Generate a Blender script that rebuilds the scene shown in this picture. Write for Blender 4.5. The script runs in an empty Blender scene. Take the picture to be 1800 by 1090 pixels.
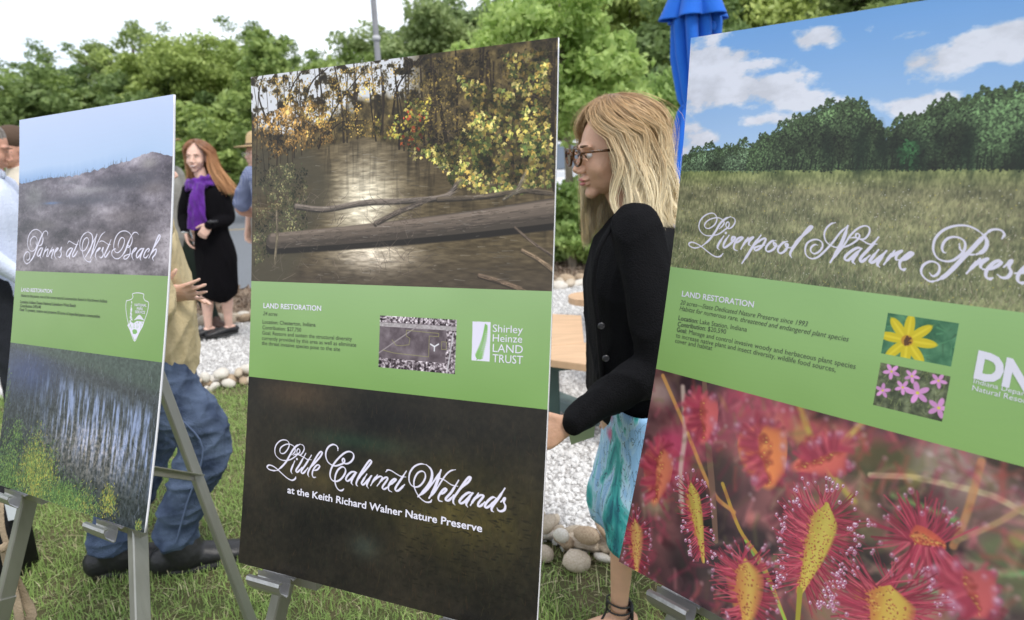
import bpy, bmesh, math, random
import numpy as np
from mathutils import Vector, Matrix

# ------------------------------------------------------------------ camera, sky, sun, exposure
S = bpy.context.scene
F = 1200.0; CH = 1.42; PITCH = 0.213; ROLL = 0.0432
def cam_rows():
    f = np.array([0, math.cos(PITCH), -math.sin(PITCH)]); d = np.array([0, -math.sin(PITCH), -math.cos(PITCH)])
    x = np.array([1.0, 0, 0]); c, s = math.cos(ROLL), math.sin(ROLL)
    return np.array([c*x + s*d, -s*x + c*d, f])
RW = cam_rows()
cd = bpy.data.cameras.new('camera'); cam = bpy.data.objects.new('camera', cd); S.collection.objects.link(cam); S.camera = cam
cd.sensor_width = 36; cd.lens = 24; cd.clip_start = 0.05; cd.clip_end = 2000
r, d_, f_ = RW
cam.matrix_world = Matrix(((r[0], -d_[0], -f_[0], 0), (r[1], -d_[1], -f_[1], 0), (r[2], -d_[2], -f_[2], CH), (0, 0, 0, 1)))
cd.dof.use_dof = True; cd.dof.focus_distance = 1.32; cd.dof.aperture_fstop = 4.5

SUN_EL, SUN_AZ = math.radians(58), math.radians(145)      # azimuth measured clockwise from +Y
W_ = bpy.data.worlds.new('World'); S.world = W_; W_.use_nodes = True
nt = W_.node_tree; nt.nodes.clear()
out = nt.nodes.new('ShaderNodeOutputWorld')
sky = nt.nodes.new('ShaderNodeTexSky'); sky.sky_type = 'NISHITA'; sky.sun_disc = False
sky.sun_elevation = SUN_EL; sky.sun_rotation = SUN_AZ
bg1 = nt.nodes.new('ShaderNodeBackground'); bg1.inputs[1].default_value = 0.05
nt.links.new(sky.outputs[0], bg1.inputs[0])
tc = nt.nodes.new('ShaderNodeTexCoord'); mp = nt.nodes.new('ShaderNodeMapping'); mp.inputs['Scale'].default_value = (1, 1, 3.2)
nz = nt.nodes.new('ShaderNodeTexNoise'); nz.inputs['Scale'].default_value = 2.1; nz.inputs['Detail'].default_value = 5
rp = nt.nodes.new('ShaderNodeValToRGB'); rp.color_ramp.elements[0].position = .3; rp.color_ramp.elements[0].color = (.62, .68, .78, 1)
rp.color_ramp.elements[1].position = .6; rp.color_ramp.elements[1].color = (1, 1, 1, 1)
bg2 = nt.nodes.new('ShaderNodeBackground'); bg2.inputs[1].default_value = 0.98
add = nt.nodes.new('ShaderNodeAddShader')
L = nt.links.new
L(tc.outputs['Generated'], mp.inputs[0]); L(mp.outputs[0], nz.inputs['Vector']); L(nz.outputs[0], rp.inputs[0]); L(rp.outputs[0], bg2.inputs[0])
L(bg1.outputs[0], add.inputs[0]); L(bg2.outputs[0], add.inputs[1]); L(add.outputs[0], out.inputs[0])

sd = bpy.data.lights.new('sun', 'SUN'); sun = bpy.data.objects.new('sun', sd); S.collection.objects.link(sun)
sd.energy = 2.0; sd.angle = math.radians(14); sd.color = (1, .96, .9)
sv = Vector((math.sin(SUN_AZ)*math.cos(SUN_EL), math.cos(SUN_AZ)*math.cos(SUN_EL), math.sin(SUN_EL)))
sun.rotation_euler = (-sv).to_track_quat('-Z', 'Y').to_euler()
sun.location = (0, 0, 30)
S.view_settings.view_transform = 'Standard'; S.view_settings.look = 'None'; S.view_settings.exposure = 0.22; S.view_settings.gamma = 1
S.view_settings.use_curve_mapping = False
S.render.engine = 'CYCLES'

# ------------------------------------------------------------------ helpers
COL = S.collection
rng = np.random.default_rng(7)
def at(px, py, Y):
    d = RW.T @ np.array([(px-900)/F, (py-545)/F, 1.0]); t = Y/d[1]
    return np.array([0, 0, CH]) + t*d
def gp(px, py, z=0.0):
    d = RW.T @ np.array([(px-900)/F, (py-545)/F, 1.0]); t = (z-CH)/d[2]
    return np.array([0, 0, CH]) + t*d
def V(*a): return np.array(a, float)
def nrm(v):
    v = np.asarray(v, float); return v/(np.linalg.norm(v)+1e-12)

def mat(name, col, rough=.7, spec=.5, bump=0, bscale=60, var=0, vscale=4, metal=0, trans=0, island=0, sheen=0, coat=0, stretch=None, col2=None, detail=4, sss=0):
    m = bpy.data.materials.new(name); m.use_nodes = True; n = m.node_tree.nodes; l = m.node_tree.links
    b = n['Principled BSDF']; b.inputs['Base Color'].default_value = (*col, 1); b.inputs['Roughness'].default_value = rough
    b.inputs['Metallic'].default_value = metal; b.inputs['Specular IOR Level'].default_value = spec
    if sheen: b.inputs['Sheen Weight'].default_value = sheen
    if coat: b.inputs['Coat Weight'].default_value = coat; b.inputs['Coat Roughness'].default_value = .08
    if sss:
        b.inputs['Subsurface Weight'].default_value = sss; b.inputs['Subsurface Radius'].default_value = (.012, .005, .003); b.inputs['Subsurface Scale'].default_value = 1
    t = n.new('ShaderNodeTexCoord'); mpn = n.new('ShaderNodeMapping'); l.new(t.outputs['Object'], mpn.inputs[0])
    if stretch: mpn.inputs['Scale'].default_value = stretch
    last = None
    if var or island or col2:
        mix = n.new('ShaderNodeMix'); mix.data_type = 'RGBA'
        c2 = col2 if col2 else tuple(max(0, c*(1-var)) for c in col); c1 = col if col2 else tuple(min(1, c*(1+var)) for c in col)
        mix.inputs[6].default_value = (*c2, 1); mix.inputs[7].default_value = (*c1, 1)
        if island:
            g = n.new('ShaderNodeNewGeometry'); oi = n.new('ShaderNodeObjectInfo')
            ns = n.new('ShaderNodeTexNoise'); ns.inputs['Scale'].default_value = vscale; l.new(mpn.outputs[0], ns.inputs['Vector'])
            a = n.new('ShaderNodeMath'); a.operation = 'MULTIPLY_ADD'; l.new(g.outputs['Random Per Island'], a.inputs[0]); a.inputs[1].default_value = island
            sb = n.new('ShaderNodeMath'); sb.operation = 'MULTIPLY'; l.new(ns.outputs[0], sb.inputs[0]); sb.inputs[1].default_value = 1.6*(1-island); l.new(sb.outputs[0], a.inputs[2]); a.use_clamp = True
            l.new(a.outputs[0], mix.inputs[0])
            if name.startswith('leaf'): hv = n.new('ShaderNodeMapRange'); l.new(oi.outputs['Random'], hv.inputs[0]); hv.inputs[3].default_value = .78; hv.inputs[4].default_value = 1.22
        else:
            ns = n.new('ShaderNodeTexNoise'); ns.inputs['Scale'].default_value = vscale; ns.inputs['Detail'].default_value = detail
            l.new(mpn.outputs[0], ns.inputs['Vector'])
            mr = n.new('ShaderNodeMapRange'); mr.inputs[1].default_value = .33; mr.inputs[2].default_value = .67; l.new(ns.outputs[0], mr.inputs[0]); l.new(mr.outputs[0], mix.inputs[0])
        last = mix.outputs[2]
        if name.startswith('leaf'):
            hs = n.new('ShaderNodeHueSaturation'); l.new(hv.outputs[0], hs.inputs['Value']); l.new(last, hs.inputs['Color']); hh = n.new('ShaderNodeMapRange'); l.new(oi.outputs['Random'], hh.inputs[0]); hh.inputs[3].default_value = .515; hh.inputs[4].default_value = .485; l.new(hh.outputs[0], hs.inputs['Hue']); last = hs.outputs[0]
        l.new(last, b.inputs['Base Color'])
    if bump:
        nb = n.new('ShaderNodeTexNoise'); nb.inputs['Scale'].default_value = bscale; nb.inputs['Detail'].default_value = 4; l.new(mpn.outputs[0], nb.inputs['Vector'])
        bp = n.new('ShaderNodeBump'); bp.inputs['Strength'].default_value = bump; bp.inputs['Distance'].default_value = .02; l.new(nb.outputs[0], bp.inputs['Height']); l.new(bp.outputs[0], b.inputs['Normal'])
    if trans:
        tr = n.new('ShaderNodeBsdfTranslucent'); ms = n.new('ShaderNodeMixShader'); ms.inputs[0].default_value = trans
        if last: l.new(last, tr.inputs[0])
        else: tr.inputs[0].default_value = (*col, 1)
        o = n['Material Output']; l.new(b.outputs[0], ms.inputs[1]); l.new(tr.outputs[0], ms.inputs[2]); l.new(ms.outputs[0], o.inputs[0])
    return m

def np_mesh(name, v, f):
    """fast mesh from vertex array and a face array (n,3) or (n,4) or a list of such arrays"""
    v = np.asarray(v, np.float32); fs = f if isinstance(f, list) else [f]
    fs = [np.asarray(q, np.int32) for q in fs if len(q)]
    me = bpy.data.meshes.new(name); me.vertices.add(len(v)); me.vertices.foreach_set('co', v.ravel())
    li = np.concatenate([q.ravel() for q in fs]); tot = np.concatenate([np.full(len(q), q.shape[1], np.int32) for q in fs])
    me.loops.add(len(li)); me.loops.foreach_set('vertex_index', li)
    me.polygons.add(len(tot)); me.polygons.foreach_set('loop_start', np.concatenate([[0], np.cumsum(tot)[:-1]]).astype(np.int32))
    me.update(calc_edges=True); me.validate(); return me
def smooth(me, on=True):
    me.polygons.foreach_set('use_smooth', [on]*len(me.polygons)); return me
def link(name, data, parent=None, m=None, loc=None):
    o = bpy.data.objects.new(name, data); COL.objects.link(o)
    if m is not None and data is not None and not data.materials: data.materials.append(m)
    if loc is not None: o.location = loc
    if parent is not None: o.parent = parent
    return o
def wpart(name, v, f, m, parent=None, sm=True, loc=None):
    """world-space geometry; stored relative to the parent's base (or to loc)"""
    v = np.asarray(v, float)
    base = np.array(parent.location) if parent is not None else (np.array(loc) if loc is not None else np.zeros(3))
    if parent is not None and parent.parent is not None: base = base + np.array(parent.parent.location)
    me = np_mesh(name, v-base, f); smooth(me, sm)
    o = link(name, me, parent, m)
    if parent is None and loc is not None: o.location = loc
    return o
def thing(name, label, cat, loc, group=None):
    o = bpy.data.objects.new(name, None); COL.objects.link(o); o.location = tuple(loc); o.empty_display_size = .1
    return tag(o, label, cat, group)
def tag(o, label=None, cat=None, group=None, kind=None):
    for k, val in (('label', label), ('category', cat), ('group', group), ('kind', kind)):
        if val: o[k] = val
    return o
def dup(root, loc, rotz=0, scale=1, label=None):
    r_ = root.copy(); COL.objects.link(r_); r_.location = loc; r_.rotation_euler = (0, 0, rotz)
    r_.scale = (scale,)*3 if not isinstance(scale, tuple) else scale
    if label: r_['label'] = label
    for ch in list(root.children):
        c = ch.copy(); COL.objects.link(c); c.parent = r_
        for g in list(ch.children):
            q = g.copy(); COL.objects.link(q); q.parent = c
    return r_

class G:
    """collects primitives (world or local coordinates) into one mesh"""
    def __init__(s): s.v = []; s.q = []; s.t = []; s.n = 0
    def add(s, v, q=None, t=None):
        v = np.asarray(v, float)
        if q is not None and len(q): s.q.append(np.asarray(q)+s.n)
        if t is not None and len(t): s.t.append(np.asarray(t)+s.n)
        s.v.append(v); s.n += len(v)
    def data(s):
        f = []
        if s.q: f.append(np.concatenate(s.q))
        if s.t: f.append(np.concatenate(s.t))
        return np.concatenate(s.v), f
    def box(s, c, ax, ay, az):
        """box from centre and three half-axis vectors"""
        c, ax, ay, az = map(np.asarray, (c, ax, ay, az))
        v = [c+i*ax+j*ay+k*az for k in (-1, 1) for j in (-1, 1) for i in (-1, 1)]
        s.add(v, [(0, 2, 3, 1), (4, 5, 7, 6), (0, 1, 5, 4), (2, 6, 7, 3), (0, 4, 6, 2), (1, 3, 7, 5)])
    def bar(s, a, b, w, h, up=(0, 0, 1), bev=0):
        """rectangular bar a-b, w across, h along 'up'; chamfered edges"""
        a, b = np.asarray(a, float), np.asarray(b, float); d = nrm(b-a); x = nrm(np.cross(d, up)); y = nrm(np.cross(x, d))
        e = bev or min(w, h)*.12
        pr = [(w/2-e, h/2), (w/2, h/2-e), (w/2, -h/2+e), (w/2-e, -h/2), (-w/2+e, -h/2), (-w/2, -h/2+e), (-w/2, h/2-e), (-w/2+e, h/2)]
        v = [p+x*i+y*j for p in (a, b) for i, j in pr]
        q = [(k, (k+1) % 8, 8+(k+1) % 8, 8+k) for k in range(8)]
        v += [a, b]; t = [(16, (k+1) % 8, k) for k in range(8)]+[(17, 8+k, 8+(k+1) % 8) for k in range(8)]
        s.add(v, q, t)
    def tube(s, pts, rad, seg=12, side=(0, 1, 0), sub=3, caps=True, closed=False):
        """loft of elliptical rings; rad = list of r or (r_side, r_other)"""
        P = np.asarray(pts, float); R = np.array([(q, q) if np.isscalar(q) else q for q in rad], float)
        if len(R) == 1: R = np.repeat(R, len(P), 0)
        if sub > 1 and len(P) > 2:
            Q = np.concatenate([P, R], 1); Q = crom(Q, sub); P, R = Q[:, :3], np.maximum(Q[:, 3:], 1e-4)
        n = len(P); T = np.gradient(P, axis=0); T /= np.linalg.norm(T, axis=1)[:, None]+1e-12
        a = np.linspace(0, 2*np.pi, seg, endpoint=False)
        side = np.asarray(side, float); Vs = []
        if caps:
            k = 3; an = np.linspace(0, np.pi/2, k+1)[1:]
            pr0 = [(P[0]-T[0]*R[0].min()*math.sin(q), R[0]*max(math.cos(q), .03), T[0]) for q in an[::-1]]
            pr1 = [(P[-1]+T[-1]*R[-1].min()*math.sin(q), R[-1]*max(math.cos(q), .03), T[-1]) for q in an]
        else: pr0 = pr1 = []
        L_ = pr0+[(P[i], R[i], T[i]) for i in range(n)]+pr1
        for p, r_, t in L_:
            x = side-t*side.dot(t)
            if np.linalg.norm(x) < .05: x = V(.3, .1, .9)-t*V(.3, .1, .9).dot(t)
            x = nrm(x); y = np.cross(t, x)
            Vs.append(p+np.outer(np.cos(a)*r_[0], x)+np.outer(np.sin(a)*r_[1], y))
        m_ = len(L_); Vv = np.concatenate(Vs); i = np.arange(m_-1)[:, None]*seg; j = np.arange(seg)[None]; j2 = (j+1) % seg
        q = np.stack([i+j, i+j2, i+seg+j2, i+seg+j], -1).reshape(-1, 4)
        c0 = len(Vv); Vv = np.concatenate([Vv, [L_[0][0]], [L_[-1][0]]])
        jj = np.arange(seg); t_ = np.concatenate([np.stack([np.full(seg, c0), (jj+1) % seg, jj], 1), np.stack([np.full(seg, c0+1), (m_-1)*seg+jj, (m_-1)*seg+(jj+1) % seg], 1)])
        s.add(Vv, q, t_)
    def ell(s, c, r_, seg=14, M=None):
        th = np.linspace(0, np.pi, seg//2+2)[1:-1]; a = np.linspace(0, 2*np.pi, seg, endpoint=False)
        pts = np.array([[math.sin(t)*math.cos(q), math.sin(t)*math.sin(q), math.cos(t)] for t in th for q in a]+[[0, 0, 1], [0, 0, -1]])
        pts = pts*np.asarray(r_)
        if M is not None: pts = pts @ np.asarray(M).T
        m_ = len(th); i = np.arange(m_-1)[:, None]*seg; j = np.arange(seg)[None]; j2 = (j+1) % seg
        q = np.stack([i+j, i+seg+j, i+seg+j2, i+j2], -1).reshape(-1, 4); jj = np.arange(seg); N = m_*seg
        t_ = np.concatenate([np.stack([np.full(seg, N), jj, (jj+1) % seg], 1), np.stack([np.full(seg, N+1), (m_-1)*seg+(jj+1) % seg, (m_-1)*seg+jj], 1)])
        s.add(pts+np.asarray(c), q, t_)
    def prism(s, poly, h0, h1):
        """vertical prism of a convex xy polygon"""
        n = len(poly); v = [(x, y, h0) for x, y in poly]+[(x, y, h1) for x, y in poly]
        s.add(v, [(k, (k+1) % n, n+(k+1) % n, n+k) for k in range(n)], [(0, k+1, k) for k in range(1, n-1)]+[(n, n+k, n+k+1) for k in range(1, n-1)])
    def out(s, name, m, parent=None, sm=True, loc=None):
        v, f = s.data(); return wpart(name, v, f, m, parent, sm, loc)

def crom(Q, sub):
    """Catmull-Rom through the rows of Q"""
    Q = np.asarray(Q, float); n = len(Q)
    if n < 3: return Q
    E_ = np.concatenate([[2*Q[0]-Q[1]], Q, [2*Q[-1]-Q[-2]]]); out_ = []
    for i in range(n-1):
        p0, p1, p2, p3 = E_[i:i+4]
        for t in np.arange(sub)/sub:
            out_.append(.5*(2*p1+(p2-p0)*t+(2*p0-5*p1+4*p2-p3)*t*t+(3*p1-p0-3*p2+p3)*t**3))
    out_.append(Q[-1]); return np.array(out_)

def remesh(g, voxel, smooth_it=3, parent=None, name='body', m=None, disp=None, loc=None):
    """weld overlapping volumes into one continuous skin"""
    v, f = g.data(); me = np_mesh('tmp', v, f); o = bpy.data.objects.new('tmp', me); COL.objects.link(o)
    md = o.modifiers.new('r', 'REMESH'); md.mode = 'VOXEL'; md.voxel_size = voxel
    ms = o.modifiers.new('s', 'SMOOTH'); ms.iterations = smooth_it; ms.factor = .5
    dg = bpy.context.evaluated_depsgraph_get(); e = o.evaluated_get(dg); me2 = bpy.data.meshes.new_from_object(e)
    bpy.data.objects.remove(o); bpy.data.meshes.remove(me)
    n = len(me2.vertices); co = np.empty(n*3, np.float32); me2.vertices.foreach_get('co', co); co = co.reshape(-1, 3).astype(float)
    nn = np.empty(n*3, np.float32); me2.vertex_normals.foreach_get('vector', nn); nn = nn.reshape(-1, 3)
    if disp is not None: co = co+nn*disp(co)[:, None]
    base = np.array(parent.location) if parent is not None else (np.array(loc) if loc is not None else np.zeros(3))
    me2.vertices.foreach_set('co', (co-base).astype(np.float32).ravel()); me2.update(); smooth(me2); me2.name = name
    me2.materials.clear(); o = link(name, me2, parent, m)
    if parent is None and loc is not None: o.location = loc
    return o
def folds(amp, freq=18, seed=0, anis=(1, 1, .45), sharp=1.0):
    """cloth wrinkles: ridged sum of sines, longer along one axis"""
    r_ = np.random.default_rng(seed); D = r_.normal(size=(7, 3))*np.array(anis); ph = r_.uniform(0, 6.28, 7); fr = freq*r_.uniform(.6, 2.2, 7)
    W2 = r_.normal(size=(3, 3))*3
    def fn(c):
        w = c+.03*np.sin(c@W2+1.3); s = 0
        for k in range(7):
            d = D[k]/np.linalg.norm(D[k]); s = s+(2*(1-np.abs(np.sin(w@d*fr[k]+ph[k])))**sharp-1/sharp)/(1+.3*k)
        return amp*s/2.5
    return fn
def rocks(n_var, seed, sub=1):
    out_ = []
    for k in range(n_var):
        bm = bmesh.new(); bmesh.ops.create_icosphere(bm, subdivisions=sub, radius=1); r_ = np.random.default_rng(seed+k)
        co = np.array([x.co for x in bm.verts]); fc = np.array([[x.index for x in p.verts] for p in bm.faces]); bm.free()
        A = r_.normal(size=(5, 3)); 
        for a in A: co = co*(1+.10*np.sin(co@a*2+r_.uniform(0, 6)))[:, None]
        co *= r_.uniform(.65, 1.1, 3)*np.array([1, 1, .8]); out_.append((co, fc))
    return out_
def scatter(name, variants, pos, size, m, seed=1, kind='stuff', squash=1.0, sm=False):
    r_ = np.random.default_rng(seed); n = len(pos); Vv = []; Ff = []; off = 0
    which = r_.integers(0, len(variants), n)
    for k, (co, fc) in enumerate(variants):
        idx = np.where(which == k)[0]
        if not len(idx): continue
        q = r_.normal(size=(len(idx), 4)); q /= np.linalg.norm(q, axis=1)[:, None]; w, x, y, z = q.T
        Rm = np.stack([1-2*(y*y+z*z), 2*(x*y-w*z), 2*(x*z+w*y), 2*(x*y+w*z), 1-2*(x*x+z*z), 2*(y*z-w*x), 2*(x*z-w*y), 2*(y*z+w*x), 1-2*(x*x+y*y)], -1).reshape(-1, 3, 3)
        v = np.einsum('nij,vj->nvi', Rm, co)*size[idx][:, None, None]; v[..., 2] *= squash; v += pos[idx][:, None]
        Vv.append(v.reshape(-1, 3)); Ff.append((fc[None]+(np.arange(len(idx))*len(co))[:, None, None]+off).reshape(-1, 3)); off += v.shape[0]*v.shape[1]
    me = np_mesh(name, np.concatenate(Vv), np.concatenate(Ff)); smooth(me, sm); o = link(name, me, None, m); tag(o, kind=kind); return o
# ------------------------------------------------------------------ ground, gravel, beds, parking lot
B1 = crom([(-9, 5.2), (-6, 4.9), (-4, 4.5), (-2.6, 4.38), (-2.05, 4.5), (-1.75, 4.62), (-1.2, 4.3), (-.4, 3.2), (.09, 2.36), (.4, 2.27), (1, 2.15), (3, 2.3), (7, 2.6)], 6)
B2 = crom([(-9, 5.9), (-6, 6.0), (-4, 6.25), (-3.2, 6.42), (-2.6, 6.55), (-2, 6.8), (-.5, 7.3), (.5, 7.62), (1, 7.8), (3, 8.2), (8, 9)], 6)
B3 = crom([(-9, 8.2), (-6, 8.2), (-3.3, 8.6), (-1, 9.6), (1, 11), (4, 12), (8, 13)], 6)
def yB(B, x): return np.interp(x, B[:, 0], B[:, 1])
def strip(name, xs, lo, hi, z, m, label, ny=2):
    v = []; q = []; n = len(xs)
    for j in range(ny+1):
        for x, a, b in zip(xs, lo, hi): v.append((x, a+(b-a)*j/ny, z))
    for j in range(ny):
        for i in range(n-1): q.append((j*n+i, j*n+i+1, (j+1)*n+i+1, (j+1)*n+i))
    o = wpart(name, v, np.array(q), m); return tag(o, label, None, None, 'structure')
M_soil = mat('meadow_soil', (.05, .075, .022), .95, .2, .5, 30, var=.5, vscale=1.5, col2=(.09, .085, .04))
M_lawn = mat('lawn_soil', (.07, .09, .03), .95, .2, .6, 90, vscale=7, col2=(.13, .105, .06))
M_grav = mat('gravel_bed', (.74, .72, .70), .95, .2, 1.0, 55, vscale=75, col2=(.25, .24, .23))
M_mulch = mat('mulch', (.30, .235, .175), .95, .2, 1.0, 50, vscale=24, col2=(.13, .09, .06))
M_asph = mat('asphalt', (.20, .215, .235), .85, .3, .4, 120, vscale=60, col2=(.15, .16, .175))
xs = np.linspace(-9, 7, 100)
v = [(-450, -250, -.012), (450, -250, -.012), (450, 650, -.012), (-450, 650, -.012)]
tag(wpart('ground', v, np.array([(0, 1, 2, 3)]), M_soil), 'flat green and brown ground reaching to the horizon', None, None, 'structure')
strip('lawn', xs, np.full(100, -6.), yB(B1, xs), -.004, M_lawn, 'lawn soil under the grass in the foreground')
strip('gravel_path', xs, yB(B1, xs), yB(B2, xs), 0.0, M_grav, 'bed of pale crushed stone between the rock borders', 6)
strip('mulch_bed', xs, yB(B2, xs), yB(B3, xs), -.004, M_mulch, 'brown mulch planting bed behind the far rock border', 6)
xl = np.linspace(-60, 60, 60)
strip('parking_lot', xl, np.where(np.abs(xl) < 9, yB(B3, np.clip(xl, -9, 8)), 8.6)+0*xl, np.full(60, 43.), -.008, M_asph, 'blue grey asphalt parking lot behind the planting bed')
g = G()
for k in range(14):
    x0 = -34+k*4.6; g.box((x0, 18.2, -.004), (1.9, .25, 0), (-.008, .06, 0), (0, 0, .001))
tag(g.out('painted_marking', mat('yellow_road_paint', (.62, .42, .10), .8)), 'worn yellow parking line painted on the asphalt', None, None, 'structure')
# kerb at the far side of the lot
g = G(); g.box((0, 43.1, .06), (60, 0, 0), (0, .12, 0), (0, 0, .07)); tag(g.out('kerb', mat('concrete', (.45, .43, .4), .9, .3, .3, 40, .15, 3), sm=False), 'pale concrete kerb along the far side of the parking lot', None, None, 'structure')

# crushed stone, mulch chips
def inzone(x, y, lo, hi): return (y > yB(lo, x)) & (y < yB(hi, x))
P = np.concatenate([np.stack([rng.uniform(-.5, 1.6, 26000), rng.uniform(2.2, 5.6, 26000)], 1), np.stack([rng.uniform(1.6, 3.6, 13000), rng.uniform(2.2, 6.4, 13000)], 1), np.stack([rng.uniform(-1.3, -.4, 4500), rng.uniform(3.6, 6.9, 4500)], 1), np.stack([rng.uniform(-.2, 1.6, 5000), rng.uniform(5.6, 7.9, 5000)], 1), np.stack([rng.uniform(-3.9, -1.2, 12000), rng.uniform(4.4, 6.8, 12000)], 1)])
P = P[inzone(P[:, 0], P[:, 1], B1, B2)]
M_stone = mat('crushed_stone', (.84, .83, .81), .9, .3, .3, 150, island=.85, vscale=3, col2=(.52, .505, .49))
sz = rng.uniform(.0052, .0135, len(P))*rng.choice([1, 1, 1.35], len(P))
tag(scatter('gravel', rocks(6, 11), np.column_stack([P, sz*.35]), sz, M_stone, 3), 'loose white and grey crushed stone covering the path')
P = np.stack([rng.uniform(-4.2, 3, 9000), rng.uniform(6.2, 10.5, 9000)], 1); P = P[inzone(P[:, 0], P[:, 1], B2, B3)]
chip = [(np.array([(-1.6, -.4, 0), (1.5, -.3, .1), (1.4, .4, 0), (-1.4, .35, .1), (0, 0, .35)]), np.array([(0, 1, 4), (1, 2, 4), (2, 3, 4), (3, 0, 4)]))]
M_chip = mat('bark_chips', (.42, .33, .25), .95, .2, island=.9, vscale=3, col2=(.12, .075, .05))
sz = rng.uniform(.012, .035, len(P)); tag(scatter('mulch_chips', chip, np.column_stack([P, sz*.4]), sz, M_chip, 4), 'brown bark chips and twigs scattered over the planting bed')

# rock borders: every stone its own part
M_rock = [mat('river_stone_'+n_, c, .75, .4, .25, 40, vscale=9, col2=c2) for n_, c, c2 in (('cream', (.62, .54, .43), (.45, .36, .26)), ('tan', (.50, .39, .27), (.34, .24, .16)), ('brown', (.52, .44, .34), (.38, .31, .23)), ('white', (.72, .69, .63), (.58, .52, .44)))]
RV = []
for k, (co, fc) in enumerate(rocks(10, 40, 2)):
    for mi in range(4):
        me = smooth(np_mesh('stone', co, fc)); me.materials.append(M_rock[mi]); RV.append(me)
def border(name, label, B, x0, x1, rows, s0, s1, step, seed, density=1.0):
    r_ = np.random.default_rng(seed); t = thing(name, label, 'rock border', ((x0+x1)/2, float(yB(B, (x0+x1)/2)), 0)); bx = np.array(t.location)
    seg = B[(B[:, 0] >= x0-.6) & (B[:, 0] <= x1+.6)]; dd = np.concatenate([[0], np.cumsum(np.hypot(*np.diff(seg, axis=0).T))]); n = 0
    for row, (off, zz) in enumerate(rows):
        s = r_.uniform(0, step)
        while s < dd[-1]:
            x = np.interp(s, dd, seg[:, 0]); y = np.interp(s, dd, seg[:, 1]); x2 = np.interp(s+.05, dd, seg[:, 0]); y2 = np.interp(s+.05, dd, seg[:, 1])
            t_ = nrm((x2-x, y2-y, 0)); nx = V(-t_[1], t_[0], 0); sc = r_.uniform(s0, s1)
            if x0 < x < x1 and r_.random() < density:
                o = bpy.data.objects.new('stone', RV[r_.integers(len(RV))]); COL.objects.link(o); o.parent = t
                p = V(x, y, zz+sc*.42)+nx*(off+r_.uniform(-.02, .02)); o.location = tuple(p-bx); o.rotation_euler = (r_.uniform(-.4, .4), r_.uniform(-.4, .4), r_.uniform(0, 6.28)); o.scale = (sc*r_.uniform(.9, 1.25), sc*r_.uniform(.8, 1.05), sc*r_.uniform(.7, .95)); n += 1
            s += sc*1.72
    return n
border('rock_border', 'row of rounded tan and white river stones between lawn and gravel', B1, -3.3, 3.4, [(-.07, 0), (.01, .01), (-.02, .06), (.08, .0)], .034, .062, .13, 5)
border('rock_border', 'far row of rounded river stones edging the brown mulch bed', B2, -4.4, 2.6, [(-.02, 0), (.11, .02)], .055, .105, .16, 6)

# lawn grass: real blades
def blades(name, P, hgt, wid, m, seed, label, lean=.6):
    r_ = np.random.default_rng(seed); n = len(P); a = r_.uniform(0, 6.28, n); h = hgt*r_.uniform(.5, 1.15, n); w = wid*r_.uniform(.7, 1.3, n)
    la = r_.uniform(0, 6.28, n); lm = h*np.abs(r_.normal(0, lean, n)); dx, dy = np.cos(a)*w, np.sin(a)*w; lx, ly = np.cos(la)*lm, np.sin(la)*lm
    z0 = P[:, 2] if P.shape[1] > 2 else np.zeros(n)
    def pt(k, z, ss): return np.stack([P[:, 0]+lx*k+dx*ss, P[:, 1]+ly*k+dy*ss, z0+z], 1)
    hh = h*np.sqrt(np.maximum(.12, 1-np.minimum(lm/h, .93)**2)); v = np.stack([pt(0, 0*h, -1), pt(0, 0*h, 1), pt(.35, hh*.6, -.8), pt(.35, hh*.6, .8), pt(1, hh, 0)], 1).reshape(-1, 3)
    b = np.arange(n)[:, None]*5
    o = link(name, np_mesh(name, v, [b+np.array([0, 1, 3, 2]), b+np.array([2, 3, 4])]), None, m); return tag(o, label, None, None, 'stuff')
M_grass = mat('grass_blades', (.48, .64, .21), .55, .3, island=.7, vscale=2.2, col2=(.19, .31, .085), trans=.35)
M_straw = mat('dry_grass', (.75, .70, .44), .8, .2, island=.8, vscale=3, col2=(.46, .41, .22), trans=.2)
n = 150000; P = np.stack([rng.uniform(-3.4, 1.5, n), rng.uniform(1.35, 4.75, n)], 1)
den = .5+.5*np.sin(P[:, 0]*5.1+np.sin(P[:, 1]*4)*2)*np.sin(P[:, 1]*6.3+np.cos(P[:, 0]*3.3)*2)
dB = yB(B1, P[:, 0])-P[:, 1]
keep = (dB > .02) & (rng.random(n) < .55+.45*den) & ((dB > .32) | (rng.random(n) < .28+.9*np.clip(dB-.05, 0, .3)))
P = P[keep]; blades('grass', P, .043, .0016, M_grass, 8, 'green lawn grass, trampled and uneven, in the foreground', 1.0)
n = 24000; P2 = np.stack([rng.uniform(1.4, 4.2, n), rng.uniform(.6, 2.6, n)], 1); P2 = P2[P2[:, 1] < yB(B1, P2[:, 0])-.03]; blades('grass', P2, .045, .0022, M_grass, 14, 'green lawn grass right of the display boards', 1.0)
n = 17000; P = np.stack([rng.uniform(-3.4, 1.5, n), rng.uniform(1.35, 4.75, n)], 1); P = P[P[:, 1] < yB(B1, P[:, 0])-.02]
blades('dry_grass', P, .04, .0015, M_straw, 9, 'pale dry grass stems lying between the green blades', 1.6)
# turf beyond, less dense
n = 30000; P = np.stack([rng.uniform(-9, -3.3, n), rng.uniform(1.5, 4.8, n)], 1); P = P[P[:, 1] < yB(B1, P[:, 0])-.02]
blades('grass', P, .06, .003, M_grass, 10, 'green lawn grass left of the display boards')
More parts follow.
